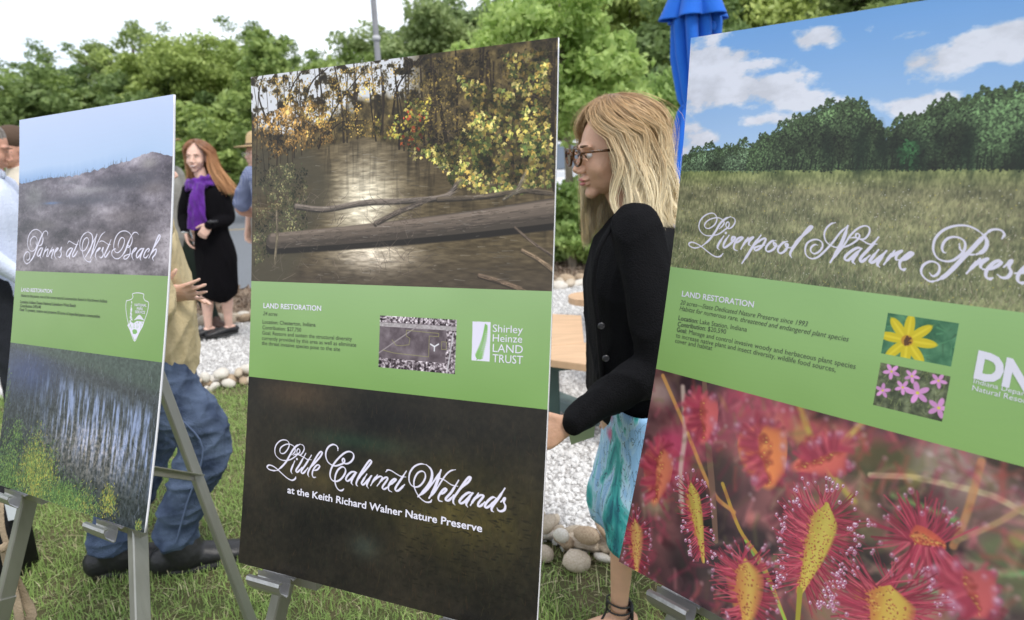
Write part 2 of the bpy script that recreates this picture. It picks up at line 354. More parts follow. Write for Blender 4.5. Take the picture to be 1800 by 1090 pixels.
# meadow behind the lot
M_mead = mat('meadow_green', (.27, .36, .07), .7, .3, island=.8, vscale=.6, col2=(.10, .17, .035), trans=.35)
M_gold = mat('goldenrod', (.62, .52, .05), .7, .3, island=.7, vscale=.8, col2=(.30, .34, .06), trans=.3)
n = 26000; P = np.stack([rng.uniform(-26, 22, n), 43.4+rng.uniform(0, 1, n)**1.5*5], 1); blades('meadow', P, 3.2, .045, M_mead, 11, 'tall yellow green meadow plants behind the parking lot', .25)
n = 7000; P = np.stack([rng.uniform(-26, 22, n), 43.4+rng.uniform(0, 4, n), 1.6+rng.uniform(0, 1.3, n)], 1); P = P[np.sin(P[:, 0]*.9)+np.sin(P[:, 0]*2.3+1) > .1]
blades('goldenrod_flowers', P, .5, .05, M_gold, 12, 'yellow goldenrod flower heads in the meadow behind the lot', .5)

# ------------------------------------------------------------------ trees
def leaves(r_, C, R, nl, ls, up=.35, droop=0):
    """leaf-sized quads around cluster centres C with radii R"""
    k = len(C); idx = np.repeat(np.arange(k), nl); n = len(idx)
    d = r_.normal(size=(n, 3)); d /= np.linalg.norm(d, axis=1)[:, None]; rr = r_.uniform(0, 1, n)**.45
    p = C[idx]+d*(rr*R[idx])[:, None]*np.array([1, 1, .62]); p[:, 2] -= droop*rr*R[idx]
    nn = r_.normal(size=(n, 3))*.75+d*.4+np.array([0, 0, up]); nn /= np.linalg.norm(nn, axis=1)[:, None]
    a = np.cross(nn, r_.normal(size=(n, 3))); a /= np.linalg.norm(a, axis=1)[:, None]; b = np.cross(nn, a); s = ls*r_.uniform(.55, 1.25, n)[:, None]
    v = np.stack([p-a*s, p-b*s*.5+nn*s*.14, p+a*s, p+b*s*.5+nn*s*.14], 1).reshape(-1, 3)
    q = np.arange(n)[:, None]*4
    return v, np.concatenate([q+np.array([0, 1, 3]), q+np.array([1, 2, 3])])
M_bark = mat('bark', (.16, .13, .10), .95, .2, .8, 18, vscale=8, col2=(.07, .055, .04), stretch=(1, 1, .25))
M_bark2 = mat('pale_bark', (.32, .27, .21), .9, .2, .5, 20, vscale=8, col2=(.2, .165, .125), stretch=(1, 1, .3))
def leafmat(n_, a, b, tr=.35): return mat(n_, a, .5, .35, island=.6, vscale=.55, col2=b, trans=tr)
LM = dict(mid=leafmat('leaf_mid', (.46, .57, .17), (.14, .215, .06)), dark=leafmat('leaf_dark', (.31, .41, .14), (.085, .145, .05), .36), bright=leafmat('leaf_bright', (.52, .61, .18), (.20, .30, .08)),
          young=leafmat('leaf_young', (.52, .66, .22), (.24, .38, .11), .45), haze=leafmat('leaf_pale', (.42, .51, .21), (.15, .22, .085)), red=leafmat('leaf_turning', (.48, .24, .07), (.30, .20, .06)))
def make_tree(name, label, loc, H, Wd, seed, lm, cat='tree', nbr=16, ncl=90, nl=130, ls=.16, base=.3, lo=.18, sparse=1.0, bark=None, group=None, tr=None, shape=1.0):
    r_ = np.random.default_rng(seed); t = thing(name, label, cat, loc, group); tg = G(); tr = tr or H*.022
    bend = r_.normal(0, .02*H, 2); top = V(bend[0], bend[1], H*.82)
    tp = [V(0, 0, -.1), V(bend[0]*.2, bend[1]*.2, H*.3), V(bend[0]*.6, bend[1]*.6, H*.6), top]; tg.tube(tp, [tr, tr*.78, tr*.5, tr*.12], 9, sub=4)
    tips = []
    for k in range(nbr):
        f = base+(.8-base)*(k+r_.random())/nbr; p0 = tp[0]+(top-tp[0])*f; p0[:2] = bend*f*f
        a = k*2.4+r_.uniform(-.4, .4); Lb = Wd*(1-.55*abs((f-base)/(1-base)-.35)*shape)*r_.uniform(.55, 1.0); ri = r_.uniform(.25, .75)
        p2 = p0+V(math.cos(a)*Lb, math.sin(a)*Lb, Lb*ri); p1 = p0+(p2-p0)*.5+V(0, 0, -.06*Lb); rb = tr*.42*(1-f*.6)
        tg.tube([p0, p1, p2], [rb, rb*.6, rb*.15], 6, sub=3); tips += [p2, p1+(p2-p0)*.2]
        for j in range(3):
            q0 = p1+(p2-p1)*r_.random(); q2 = q0+V(*r_.normal(0, 1, 2), .5)*Lb*.28; tg.tube([q0, (q0+q2)/2+V(0, 0, .03*Lb), q2], [rb*.35, rb*.22, rb*.07], 4, sub=2); tips.append(q2)
    tips.append(top); tips = np.array(tips)
    C = tips[r_.integers(0, len(tips), ncl)]+r_.normal(0, 1, (ncl, 3))*Wd*.15; C[:, 2] = np.maximum(C[:, 2], H*lo*r_.uniform(.6, 1.4, ncl))
    C = np.concatenate([C, tips]); R = Wd*r_.uniform(.13, .30, len(C))*sparse
    v, f = leaves(r_, C, R, nl, ls)
    vv, ff = tg.data(); tk = link('trunk', smooth(np_mesh('trunk', vv, ff)), t, bark or M_bark); cr = link('crown', np_mesh('crown', v, f), t, LM[lm]); return t
# source trees (each also stands in the belt itself)
FS = 1.25
def px_loc(px, Y, fs=1.0):
    Y = Y*fs; p = at(px, 300, Y); return (p[0], Y, -.02)
T = {}
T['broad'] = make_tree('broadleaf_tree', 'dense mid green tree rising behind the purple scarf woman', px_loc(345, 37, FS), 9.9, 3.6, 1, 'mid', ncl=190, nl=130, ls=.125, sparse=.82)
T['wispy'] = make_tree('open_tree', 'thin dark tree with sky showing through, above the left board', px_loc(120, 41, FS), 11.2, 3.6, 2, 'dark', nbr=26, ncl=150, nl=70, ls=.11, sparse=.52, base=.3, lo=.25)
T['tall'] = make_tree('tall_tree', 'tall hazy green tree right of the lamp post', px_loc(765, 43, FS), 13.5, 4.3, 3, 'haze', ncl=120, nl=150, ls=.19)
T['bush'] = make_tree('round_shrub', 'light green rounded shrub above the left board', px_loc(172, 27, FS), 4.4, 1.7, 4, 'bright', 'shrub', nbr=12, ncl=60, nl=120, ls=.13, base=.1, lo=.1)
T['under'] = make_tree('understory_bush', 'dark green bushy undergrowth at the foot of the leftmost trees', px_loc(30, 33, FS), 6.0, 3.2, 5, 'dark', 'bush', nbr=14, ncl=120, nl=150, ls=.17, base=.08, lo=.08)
for t_ in T.values(): t_.scale = (FS, FS, FS*.9)
def cp(kind, px, Y, rz, sc, label):
    s = sc if isinstance(sc, tuple) else (sc, sc, sc); s = (s[0]*FS, s[1]*FS, s[2]*FS*.9); o = dup(T[kind], px_loc(px, Y, FS), rz, s, label); return o
cp('broad', 20, 35, 1.1, (1.1, 1.1, .83), 'rounded mid green tree at the left edge of the photo')
cp('wispy', 262, 44, 2.0, 1.2, 'tall open dark tree with bright sky gaps, left of the dense green tree')
cp('broad', 430, 40, 2.6, (1, 1, 1.02), 'mid green tree behind the man in the straw hat')
cp('wispy', 470, 47, 4.0, 1.25, 'thin tree top against the white sky above the light green tree')
cp('broad', 625, 42, 3.6, (1.0, 1.0, 1.0), 'green tree just left of the lamp post top')
cp('tall', 860, 47, 1.9, (1.1, 1.1, 1.12), 'tall hazy tree above the right half of the middle board')
cp('tall', 960, 40, 3.1, (.95, .95, .98), 'pale tree with bare trunks behind the young maple')
cp('broad', 1110, 30, 4.4, (1.1, 1.1, 1.25), 'deep green tree between the young maple and the blue umbrella')
cp('broad', 1270, 27, 0.7, (1.15, 1.15, 1.25), 'dark tree behind the blue umbrella')
cp('tall', 1440, 30, 2.2, (1, 1, .95), 'dark tree above the top edge of the right board')
cp('broad', 1650, 31, 5.1, (1.2, 1.2, 1.3), 'broad tree hidden mostly by the right board')
cp('tall', 1850, 36, 4.1, 1.0, 'tall tree beyond the right edge of the photo')
cp('wispy', -60, 42, 5.1, 1.0, 'open dark tree beyond the left edge of the photo')
cp('bush', 400, 25, 2.0, (1.2, 1.2, 1.0), 'light green shrub beside the straw hat')
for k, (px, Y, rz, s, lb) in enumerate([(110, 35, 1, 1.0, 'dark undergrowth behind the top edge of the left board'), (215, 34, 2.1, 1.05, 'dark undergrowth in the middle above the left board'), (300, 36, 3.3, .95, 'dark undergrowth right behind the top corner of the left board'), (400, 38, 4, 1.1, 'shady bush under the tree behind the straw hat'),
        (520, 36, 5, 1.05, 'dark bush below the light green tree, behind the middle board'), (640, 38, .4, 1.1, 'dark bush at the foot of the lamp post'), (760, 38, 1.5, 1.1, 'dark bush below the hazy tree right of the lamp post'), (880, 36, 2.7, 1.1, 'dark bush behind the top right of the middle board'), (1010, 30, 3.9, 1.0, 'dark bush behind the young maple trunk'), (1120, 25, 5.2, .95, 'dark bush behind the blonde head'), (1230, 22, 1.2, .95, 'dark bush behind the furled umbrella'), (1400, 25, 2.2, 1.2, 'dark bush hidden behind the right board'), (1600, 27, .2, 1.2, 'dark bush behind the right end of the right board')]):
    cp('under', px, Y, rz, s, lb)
make_tree('leafy_tree', 'bright yellow green tree left of the lamp post above the middle board', px_loc(508, 21), 6.2, 1.75, 21, 'bright', nbr=16, ncl=90, nl=120, ls=.12, base=.25)
make_tree('young_maple', 'young maple with pale trunk and light green leaves left of the blonde head', px_loc(1003, 9.2), 4.6, 1.05, 22, 'young', nbr=20, ncl=110, nl=80, ls=.065, base=.42, lo=.42, bark=M_bark2, tr=.065, sparse=1.0, shape=.7)
make_tree('small_maple', 'low maple with a few orange leaves beside the blue umbrella', px_loc(1128, 12.5), 3.3, 1.15, 23, 'young', nbr=14, ncl=70, nl=80, ls=.07, base=.2, lo=.3, bark=M_bark2, tr=.04)
make_tree('leafy_shrub', 'light green leafy shrub on the mulch bed left of the blonde woman', px_loc(1000, 9.3), 1.35, .62, 24, 'young', 'shrub', nbr=16, ncl=60, nl=60, ls=.06, base=.05, lo=.12, bark=M_bark2, tr=.02)
make_tree('leafy_shrub', 'low green shrub right of the pale maple trunk', px_loc(1075, 9.9), 1.2, .7, 25, 'mid', 'shrub', nbr=14, ncl=50, nl=60, ls=.06, base=.05, lo=.12, tr=.02)

# lamp post
t = thing('lamp_post', 'tall grey metal lamp post standing in front of the trees', 'lamp post', px_loc(680, 18)); tx, ty, _ = t.location
g = G(); g.tube([(tx, ty, 0), (tx, ty, 3), (tx, ty, 8.3)], [.085, .08, .06], 16, sub=1); g.out('pole', mat('grey_painted_metal', (.26, .26, .28), .5, .4, .1, 30, .15, 2), t)
g = G(); g.tube([(tx, ty, -.05), (tx, ty, .55)], [.2, .2], 20, sub=1); g.out('footing', bpy.data.materials['concrete'], t)
g = G(); g.tube([(tx, ty, 4.5), (tx, ty, 4.62)], [.095, .095], 16, sub=1, caps=False); g.out('collar', mat('light_grey_band', (.5, .5, .52), .5), t)
g = G(); g.bar((tx, ty, 8.2), (tx+.9, ty, 8.35), .07, .07); g.box((tx+1.15, ty, 8.36), (.32, 0, 0), (0, .16, 0), (0, 0, .06)); g.out('lamp_head', bpy.data.materials['grey_painted_metal'], t, False)
# ------------------------------------------------------------------ people
SK = dict(fair=mat('skin_fair', (.74, .48, .38), .5, .4, .12, 90, var=.10, vscale=14, sss=.08), tan=mat('skin_tan', (.66, .39, .26), .45, .4, .12, 90, var=.10, vscale=14, sss=.08), ruddy=mat('skin_ruddy', (.58, .31, .22), .5, .4, .15, 90, var=.12, vscale=14, sss=.08))
M_lip = mat('lips', (.50, .17, .15), .35, .5); M_eye = mat('eye_white', (.75, .72, .70), .15, .6); M_iris = mat('iris', (.07, .04, .025), .1, .6)
M_brow = mat('brow_hair', (.10, .06, .035), .8, .2); M_teeth = mat('teeth', (.78, .74, .68), .3, .5); M_nail = mat('nail_polish', (.7, .45, .4), .25, .5)

def sunion(a, b, k):
    h = np.clip(.5+.5*(b-a)/k, 0, 1); return b*(1-h)+a*h-k*h*(1-h)
def ssub(a, b, k):
    h = np.clip(.5-.5*(a+b)/k, 0, 1); return a*(1-h)-b*h+k*h*(1-h)
def sde(p, c, r_):
    q = (p-np.array(c))/np.array(r_); l = np.linalg.norm(q, axis=-1); l2 = np.linalg.norm(q/np.array(r_), axis=-1); return l*(l-1)/np.maximum(l2, 1e-6)
def sdc(p, a, b, r1, r2):
    a, b = np.array(a), np.array(b); h = np.clip(((p-a)@(b-a))/((b-a)@(b-a)), 0, 1); return np.linalg.norm(p-a-h[..., None]*(b-a), axis=-1)-(r1+(r2-r1)*h)
def head_sdf(p, fem=True, smile=0):
    p = p.copy(); s = np.abs(p[..., 1]); ps = np.stack([p[..., 0], s, p[..., 2]], -1)
    d = sde(p, (-.018, 0, .032), (.092, .074, .088)); d = sunion(d, sde(p, (.028, 0, -.02), (.058, .058, .082)), .03)
    jw = .046 if fem else .052
    d = sunion(d, sde(p, (.022, 0, -.068), (.055, jw, .036)), .025)
    d = sunion(d, sde(ps, (.058, .034, -.036), (.024, .024, .022)), .02)                     # cheek
    d = sunion(d, sde(p, (.071, 0, -.101), (.017, .020, .015)), .016)                        # chin
    d = sunion(d, sde(ps, (.078, .026, .020), (.010, .024, .007)), .012)                     # brow
    d = ssub(d, sde(ps, (.103, .031, -.001), (.016, .0165, .0095)), .010)                      # eye socket
    d = sunion(d, sdc(p, (.080, 0, .008), (.107, 0, -.034), .0065, .0090), .011)             # nose
    d = sunion(d, sde(ps, (.097, .010, -.040), (.010, .007, .007)), .006)
    d = sunion(d, sde(p, (.087, 0, -.062), (.012, .024+.008*smile, .0075)), .006)            # upper lip
    d = sunion(d, sde(p, (.085, 0, -.0745), (.012, .019+.006*smile, .0068)), .006)           # lower lip
    d = ssub(d, sde(p, (.100, 0, -.0682), (.012, .024+.008*smile, .0012)), .003)
    d = sunion(d, sde(ps, (-.004, .076, -.012), (.016, .009, .030)), .006)                   # ear
    d = ssub(d, sde(ps, (.000, .087, -.008), (.008, .005, .016)), .004)
    return d
def head(g, c, fwd, up, sc=1.0, n=110, fem=True, smile=0):
    """face and skull: ray-marched from the head's centre; returns frame"""
    fwd = nrm(fwd); left = nrm(np.cross(up, fwd)); up2 = np.cross(fwd, left); M = np.stack([fwd, left, up2], 1)*sc
    th = np.linspace(.02, np.pi-.02, n); ph = np.linspace(-np.pi, np.pi, int(n*1.3), endpoint=False); ph = ph-.55*np.sin(ph)      # denser in front
    o0 = V(.015, 0, -.01); D = np.stack([np.sin(th)[:, None]*np.cos(ph), np.sin(th)[:, None]*np.sin(ph), np.cos(th)[:, None]+0*ph], -1)
    lo, hi = np.zeros(D.shape[:2]), np.full(D.shape[:2], .16)
    ts = np.linspace(.16, .03, 90); hit = np.zeros(D.shape[:2]); got = np.zeros(D.shape[:2], bool)
    for t in ts:
        dd = head_sdf(o0+D*t, fem, smile); new = (dd < 0) & ~got; hit[new] = t; got |= new
    lo, hi = hit.copy(), hit+(.13/89)
    for _ in range(12):
        mid = (lo+hi)/2; dd = head_sdf(o0+D*mid[..., None], fem, smile); ins = dd < 0; lo = np.where(ins, mid, lo); hi = np.where(ins, hi, mid)
    P = (o0+D*lo[..., None]).reshape(-1, 3); m_ = len(ph); k = len(th)
    i = np.arange(k-1)[:, None]*m_; j = np.arange(m_)[None]; j2 = (j+1) % m_
    q = np.stack([i+j, i+m_+j, i+m_+j2, i+j2], -1).reshape(-1, 4)
    N = len(P); jj = np.arange(m_); P = np.concatenate([P, [P[:m_].mean(0)], [P[N-m_:].mean(0)]])
    t_ = np.concatenate([np.stack([np.full(m_, N), jj, (jj+1) % m_], 1), np.stack([np.full(m_, N+1), N-m_+(jj+1) % m_, N-m_+jj], 1)])
    g.add(P@M.T+np.asarray(c), q, t_); return M
def hl(c, M, *p): return np.asarray(c)+M@np.array(p, float)

def arm_chain(g, sh, el, wr, r_=(.042, .042, .037, .029), side=(0, 1, 0)):
    sh, el, wr = map(np.asarray, (sh, el, wr)); g.tube([sh+(el-sh)*.03, (sh+el)/2, el, el+(wr-el)*.35, wr], [r_[0], r_[1]*1.04, r_[1]*.92, r_[2]*1.08, r_[3]], 14, side, 4)
def hand(g, wr, d, pn, sc=1.0, curl=.5, spread=.12, thumb=1, tcurl=.3):
    """palm plus five bent, unequal fingers. d=direction, pn=palm normal (towards the palm side), thumb=+1/-1 side"""
    d = nrm(d); pn = nrm(np.asarray(pn)-d*np.dot(pn, d)); s = np.cross(pn, d)*thumb; wr = np.asarray(wr)
    g.tube([wr-d*.02*sc, wr+d*.03*sc, wr+d*.065*sc, wr+d*.09*sc], [(.026*sc, .020*sc), (.036*sc, .016*sc), (.041*sc, .0145*sc), (.037*sc, .012*sc)], 14, s, 3)
    for off, L_, w, sp in ((.029, .072, .0088, 1), (.010, .082, .0092, .35), (-.009, .076, .0088, -.35), (-.028, .060, .0078, -1)):
        p = wr+(d*.082+s*off*1.02)*sc; dd = nrm(d+s*sp*spread); pts = [p-dd*.02*sc, p]; a = 0
        for fr in (.45, .30, .25):
            a += curl*(1.0 if fr != .45 else .7); q = dd*math.cos(a)+pn*math.sin(a); p = p+q*L_*fr*sc; pts.append(p)
        g.tube(pts, [w*sc, w*1.05*sc, w*sc*.98, w*sc*.88, w*sc*.74], 10, s, 3)
    p = wr+(d*.020+s*.030)*sc; td = nrm(d*.72+s*.75+pn*.25); pts = [p-td*.01, p+td*.030*sc]; td2 = nrm(td+d*.5*tcurl-s*.6*tcurl+pn*tcurl); pts += [pts[-1]+td2*.030*sc, pts[-1]+td2*.055*sc]
    g.tube(pts, [.015*sc, .0125*sc, .0108*sc, .0085*sc], 10, pn, 3)
def leg_chain(g, hip, kn, an, sc=1.0, side=(0, 1, 0), fwd=(1, 0, 0)):
    hip, kn, an, fwd = map(np.asarray, (hip, kn, an, fwd)); b = -nrm(fwd)
    g.tube([hip, (hip+kn)/2, kn, kn+(an-kn)*.28+b*.012, kn+(an-kn)*.65+b*.004, an], [.082*sc, .068*sc, .052*sc, .054*sc, .040*sc, .031*sc], 16, side, 4)
def foot_chain(g, an, d, sc=1.0, rise=0.0):
    an = np.asarray(an); d = nrm((d[0], d[1], 0)); h = V(0, 0, 1); s = np.cross(h, d)
    g.tube([an-d*.035*sc-h*.03, an+d*.01*sc-h*.032, an+d*.07*sc-h*.042, an+d*.125*sc-h*.054, an+d*.165*sc-h*.06], [(.028*sc, .030*sc), (.032*sc, .032*sc), (.040*sc, .024*sc), (.044*sc, .016*sc), (.032*sc, .010*sc)], 14, s, 3)
def torso(g, pel, ch, nk, left, sc=1.0, fem=False, th=1.0):
    """one lofted trunk pelvis-chest-neck"""
    pel, ch, nk = map(np.asarray, (pel, ch, nk)); L_ = [(pel-V(0, 0, .07), .15, .10), (pel+V(0, 0, .02), .165, .112), (pel+(ch-pel)*.45, .135 if fem else .150, .095), (ch-V(0, 0, .02), .155 if fem else .175, .110), (ch+(nk-ch)*.55, .150 if fem else .175, .085), (ch+(nk-ch)*.86, .075, .060), (nk, .052, .052)]
    g.tube([q[0] for q in L_], [(q[1]*sc, q[2]*sc*th) for q in L_], 20, left, 4)
def shoe(parent, an, d, m, sole, sc=1.0, name='shoe', low=False):
    an = np.asarray(an); d = nrm((d[0], d[1], 0)); s = V(-d[1], d[0], 0); z0 = an[2]-.078*sc; base = V(an[0], an[1], z0)
    g = G(); H_ = .030 if low else .045
    g.tube([base-d*.055*sc+V(0, 0, .045*sc), base+d*.01+V(0, 0, .046*sc), base+d*.08*sc+V(0, 0, .038*sc), base+d*.15*sc+V(0, 0, .030*sc), base+d*.195*sc+V(0, 0, .026*sc)], [(.034*sc, H_*sc), (.038*sc, (H_+.004)*sc), (.043*sc, .035*sc), (.046*sc, .027*sc), (.036*sc, .020*sc)], 16, s, 4)
    if not low: g.tube([an+V(0, 0, .025), an-V(0, 0, .03)+d*.02], [.054*sc, .056*sc], 14, s, 1)
    o = remesh(g, .007, 3, parent, name, m)
    g = G(); pts = []
    for t in np.linspace(0, 2*np.pi, 25)[:-1]:
        c_, s_ = math.cos(t), math.sin(t); x = .07+.145*c_; w = .046*(1+.12*c_)*s_ if c_ > -.6 else .042*s_; pts.append(base+d*x*sc+s*w*sc)
    n = len(pts); v = [p+V(0, 0, .003) for p in pts]+[p+V(0, 0, .020*sc) for p in pts]+[base+d*.07+V(0, 0, .003), base+d*.07+V(0, 0, .020*sc)]
    g.add(v, [(k, (k+1) % n, n+(k+1) % n, n+k) for k in range(n)], [(2*n, (k+1) % n, k) for k in range(n)]+[(2*n+1, n+k, n+(k+1) % n) for k in range(n)])
    g.out('sole', sole, o)
    return o

def strands(name, parent, c, M, m, n, seed, tips, thick=.03, open_deg=58, wid=.0011, wave=.012, clumps=60, part=0.0, wind=None, top=.118, sweep=1.0, shell=True, seg=20, flare=.0, loose=0.0, open2=None):
    """hair: strands from the scalp over the skull, then hanging. tips(phi)->length below head centre"""
    r_ = np.random.default_rng(seed); g = G()
    cp_ = r_.uniform(open_deg, 360-(open2 or open_deg), clumps); cl = r_.uniform(-.03, .03, clumps); cw = r_.uniform(.6, 1.5, clumps); cph = r_.uniform(0, 6.28, clumps); co_ = r_.uniform(0, 1, clumps)
    k = r_.integers(0, clumps, n); ph1 = cp_[k]+r_.normal(0, 360/clumps*.45, n); ph1 = np.clip(ph1, open_deg-4, 364-(open2 or open_deg))
    lay = np.clip(co_[k]*.8+r_.uniform(0, .35, n), 0, 1.1); T_ = np.linspace(0, 1, seg)
    ln = np.array([tips(p) for p in ph1])*(1+cl[k]+r_.normal(0, .03, n)-.12*(r_.random(n) < .15))
    sgn = np.where(ph1 < 180, 1, -1); a1 = np.radians(np.where(ph1 < 180, ph1, 360-ph1))          # 0 front .. pi back
    a0 = a1*(.12+.88*np.clip((a1-.9)/2.0, 0, 1))
    H_ = .118+.014*lay; tot = H_*1.25+ln; st = tot[:, None]*T_[None]
    arc = .150+.02*lay[:, None]; u = np.clip(st/arc, 0, 1)                                       # over the skull
    el = np.pi/2*(1-u); low = np.maximum(st-arc, 0)
    off = .006+thick*lay[:, None]
    ang = a0[:, None]+(a1-a0)[:, None]*np.clip((u-.25)/.75, 0, 1)**1.6
    rx = .092+off; ry = .076+off; rz = .088+off*.45
    X = -.018+rx*np.cos(el)*np.cos(ang); Y = (ry*np.cos(el)*np.sin(ang))*sgn[:, None]; Z = .032+rz*np.sin(el)-low
    # below the skull: keep the width, draw in a little at the neck then flare
    kk = np.clip(low/.14, 0, 1); X = X-.02*kk*np.cos(ang)*0+flare*low*np.cos(ang); Y = Y*(1-.10*np.sin(np.pi*np.clip(low/.22, 0, 1)))+flare*low*np.sin(ang)*sgn[:, None]
    wv = wave*np.clip(st/.25, 0, 1)*np.sin(st*22*cw[k][:, None]+cph[k][:, None]); X = X+wv*np.cos(ang+1); Y = Y+wv*np.sin(ang+1)*sgn[:, None]
    jit = r_.normal(0, 1, (n, 2))*.004; tp = (1-.4*T_)[None]; X = X+jit[:, :1]*tp; Y = Y+jit[:, 1:]*tp+part*(1-u)
    if loose:
        ls = (r_.random(n) < loose)[:, None]; lf = r_.normal(0, .012, (n, 3)); bell = np.sin(np.pi*np.clip(T_*1.1, 0, 1))[None]
        X = X+ls*lf[:, :1]*bell; Y = Y+ls*lf[:, 1:2]*bell; Z = Z+ls*np.abs(lf[:, 2:])*.8*bell
    sf_ = (1-.8*(1-np.clip(ang/1.5, 0, 1)))*off-off; X = X+sf_*np.cos(el)*np.cos(ang)*np.exp(-low*0); Y = Y+sf_*np.cos(el)*np.sin(ang)*sgn[:, None]; P = np.stack([X, Y, Z], -1)
    if wind is not None: P = P+(np.clip(st/tot.max(), 0, 1)**2)[..., None]*np.array(wind)*(1+.25*r_.normal(size=(n, 1, 1)))
    P = P@M.T+np.asarray(c); Tn = np.gradient(P, axis=1); Tn /= np.linalg.norm(Tn, axis=-1, keepdims=True)+1e-9
    out_n = P-(np.asarray(c)+M@V(-.018, 0, 0)); out_n[..., 2] *= .3; sd_ = np.cross(Tn, out_n); sd_ /= np.linalg.norm(sd_, axis=-1, keepdims=True)+1e-9; on = np.cross(sd_, Tn)
    w = wid*(r_.uniform(.6, 1.5, n))[:, None, None]*np.clip(1.15-T_**6, .1, 1)[None, :, None]
    v = np.stack([P+sd_*w, P+on*w*.8, P-sd_*w], 2); nv = seg*3; b = (np.arange(n)*nv)[:, None, None, None]; s_ = (np.arange(seg-1)*3)[None, :, None, None]
    tmpl = np.array([[0, 1, 4, 3], [1, 2, 5, 4]])[None, None]; q = (b+s_+tmpl).reshape(-1, 4)
    me = np_mesh(name, v.reshape(-1, 3)-np.array(parent.location), q); smooth(me)
    uvl = me.uv_layers.new(name='strand'); vi = np.empty(len(me.loops), np.int32); me.loops.foreach_get('vertex_index', vi)
    si = vi//nv; ck = k[si]*.37; tt = (vi % nv)//3/(seg-1); uvl.data.foreach_set('uv', np.stack([((si*.61803) % 1)*.45+(ck % 1)*.55, tt], 1).astype(np.float32).ravel())
    o = link(name, me, parent, m)
    if shell:
        g = G(); g.ell(hl(c, M, -.034, 0, .034), (.090, .080, .089), 24, M/np.linalg.norm(M[:, 0])); g.out('scalp_hair', m, o)
    return o
def hairmat(name, root, mid, tip, rough=.42):
    m = bpy.data.materials.new(name); m.use_nodes = True; n = m.node_tree.nodes; l = m.node_tree.links; b = n['Principled BSDF']; b.inputs['Roughness'].default_value = rough; b.inputs['Specular IOR Level'].default_value = .45
    uv = n.new('ShaderNodeUVMap'); uv.uv_map = 'strand'; sp = n.new('ShaderNodeSeparateXYZ'); l.new(uv.outputs[0], sp.inputs[0])
    a = n.new('ShaderNodeMath'); a.operation = 'MULTIPLY_ADD'; l.new(sp.outputs[0], a.inputs[0]); a.inputs[1].default_value = .34; a.inputs[2].default_value = -.17
    a2 = n.new('ShaderNodeMath'); a2.operation = 'ADD'; l.new(a.outputs[0], a2.inputs[0]); l.new(sp.outputs[1], a2.inputs[1])
    r_ = n.new('ShaderNodeValToRGB'); e = r_.color_ramp.elements; e[0].position = .02; e[0].color = (*root, 1); e[1].position = .75; e[1].color = (*tip, 1); x = e.new(.33); x.color = (*mid, 1)
    l.new(a2.outputs[0], r_.inputs[0]); hs = n.new('ShaderNodeHueSaturation'); mr = n.new('ShaderNodeMapRange'); l.new(sp.outputs[0], mr.inputs[0])
    wn = n.new('ShaderNodeTexWhiteNoise'); wn.noise_dimensions = '1D'; l.new(sp.outputs[0], wn.inputs['W']); l.new(wn.outputs[0], mr.inputs[0]); mr.inputs[3].default_value = .55; mr.inputs[4].default_value = 1.3
    l.new(mr.outputs[0], hs.inputs['Value']); l.new(r_.outputs[0], hs.inputs['Color']); l.new(hs.outputs[0], b.inputs['Base Color']); return m
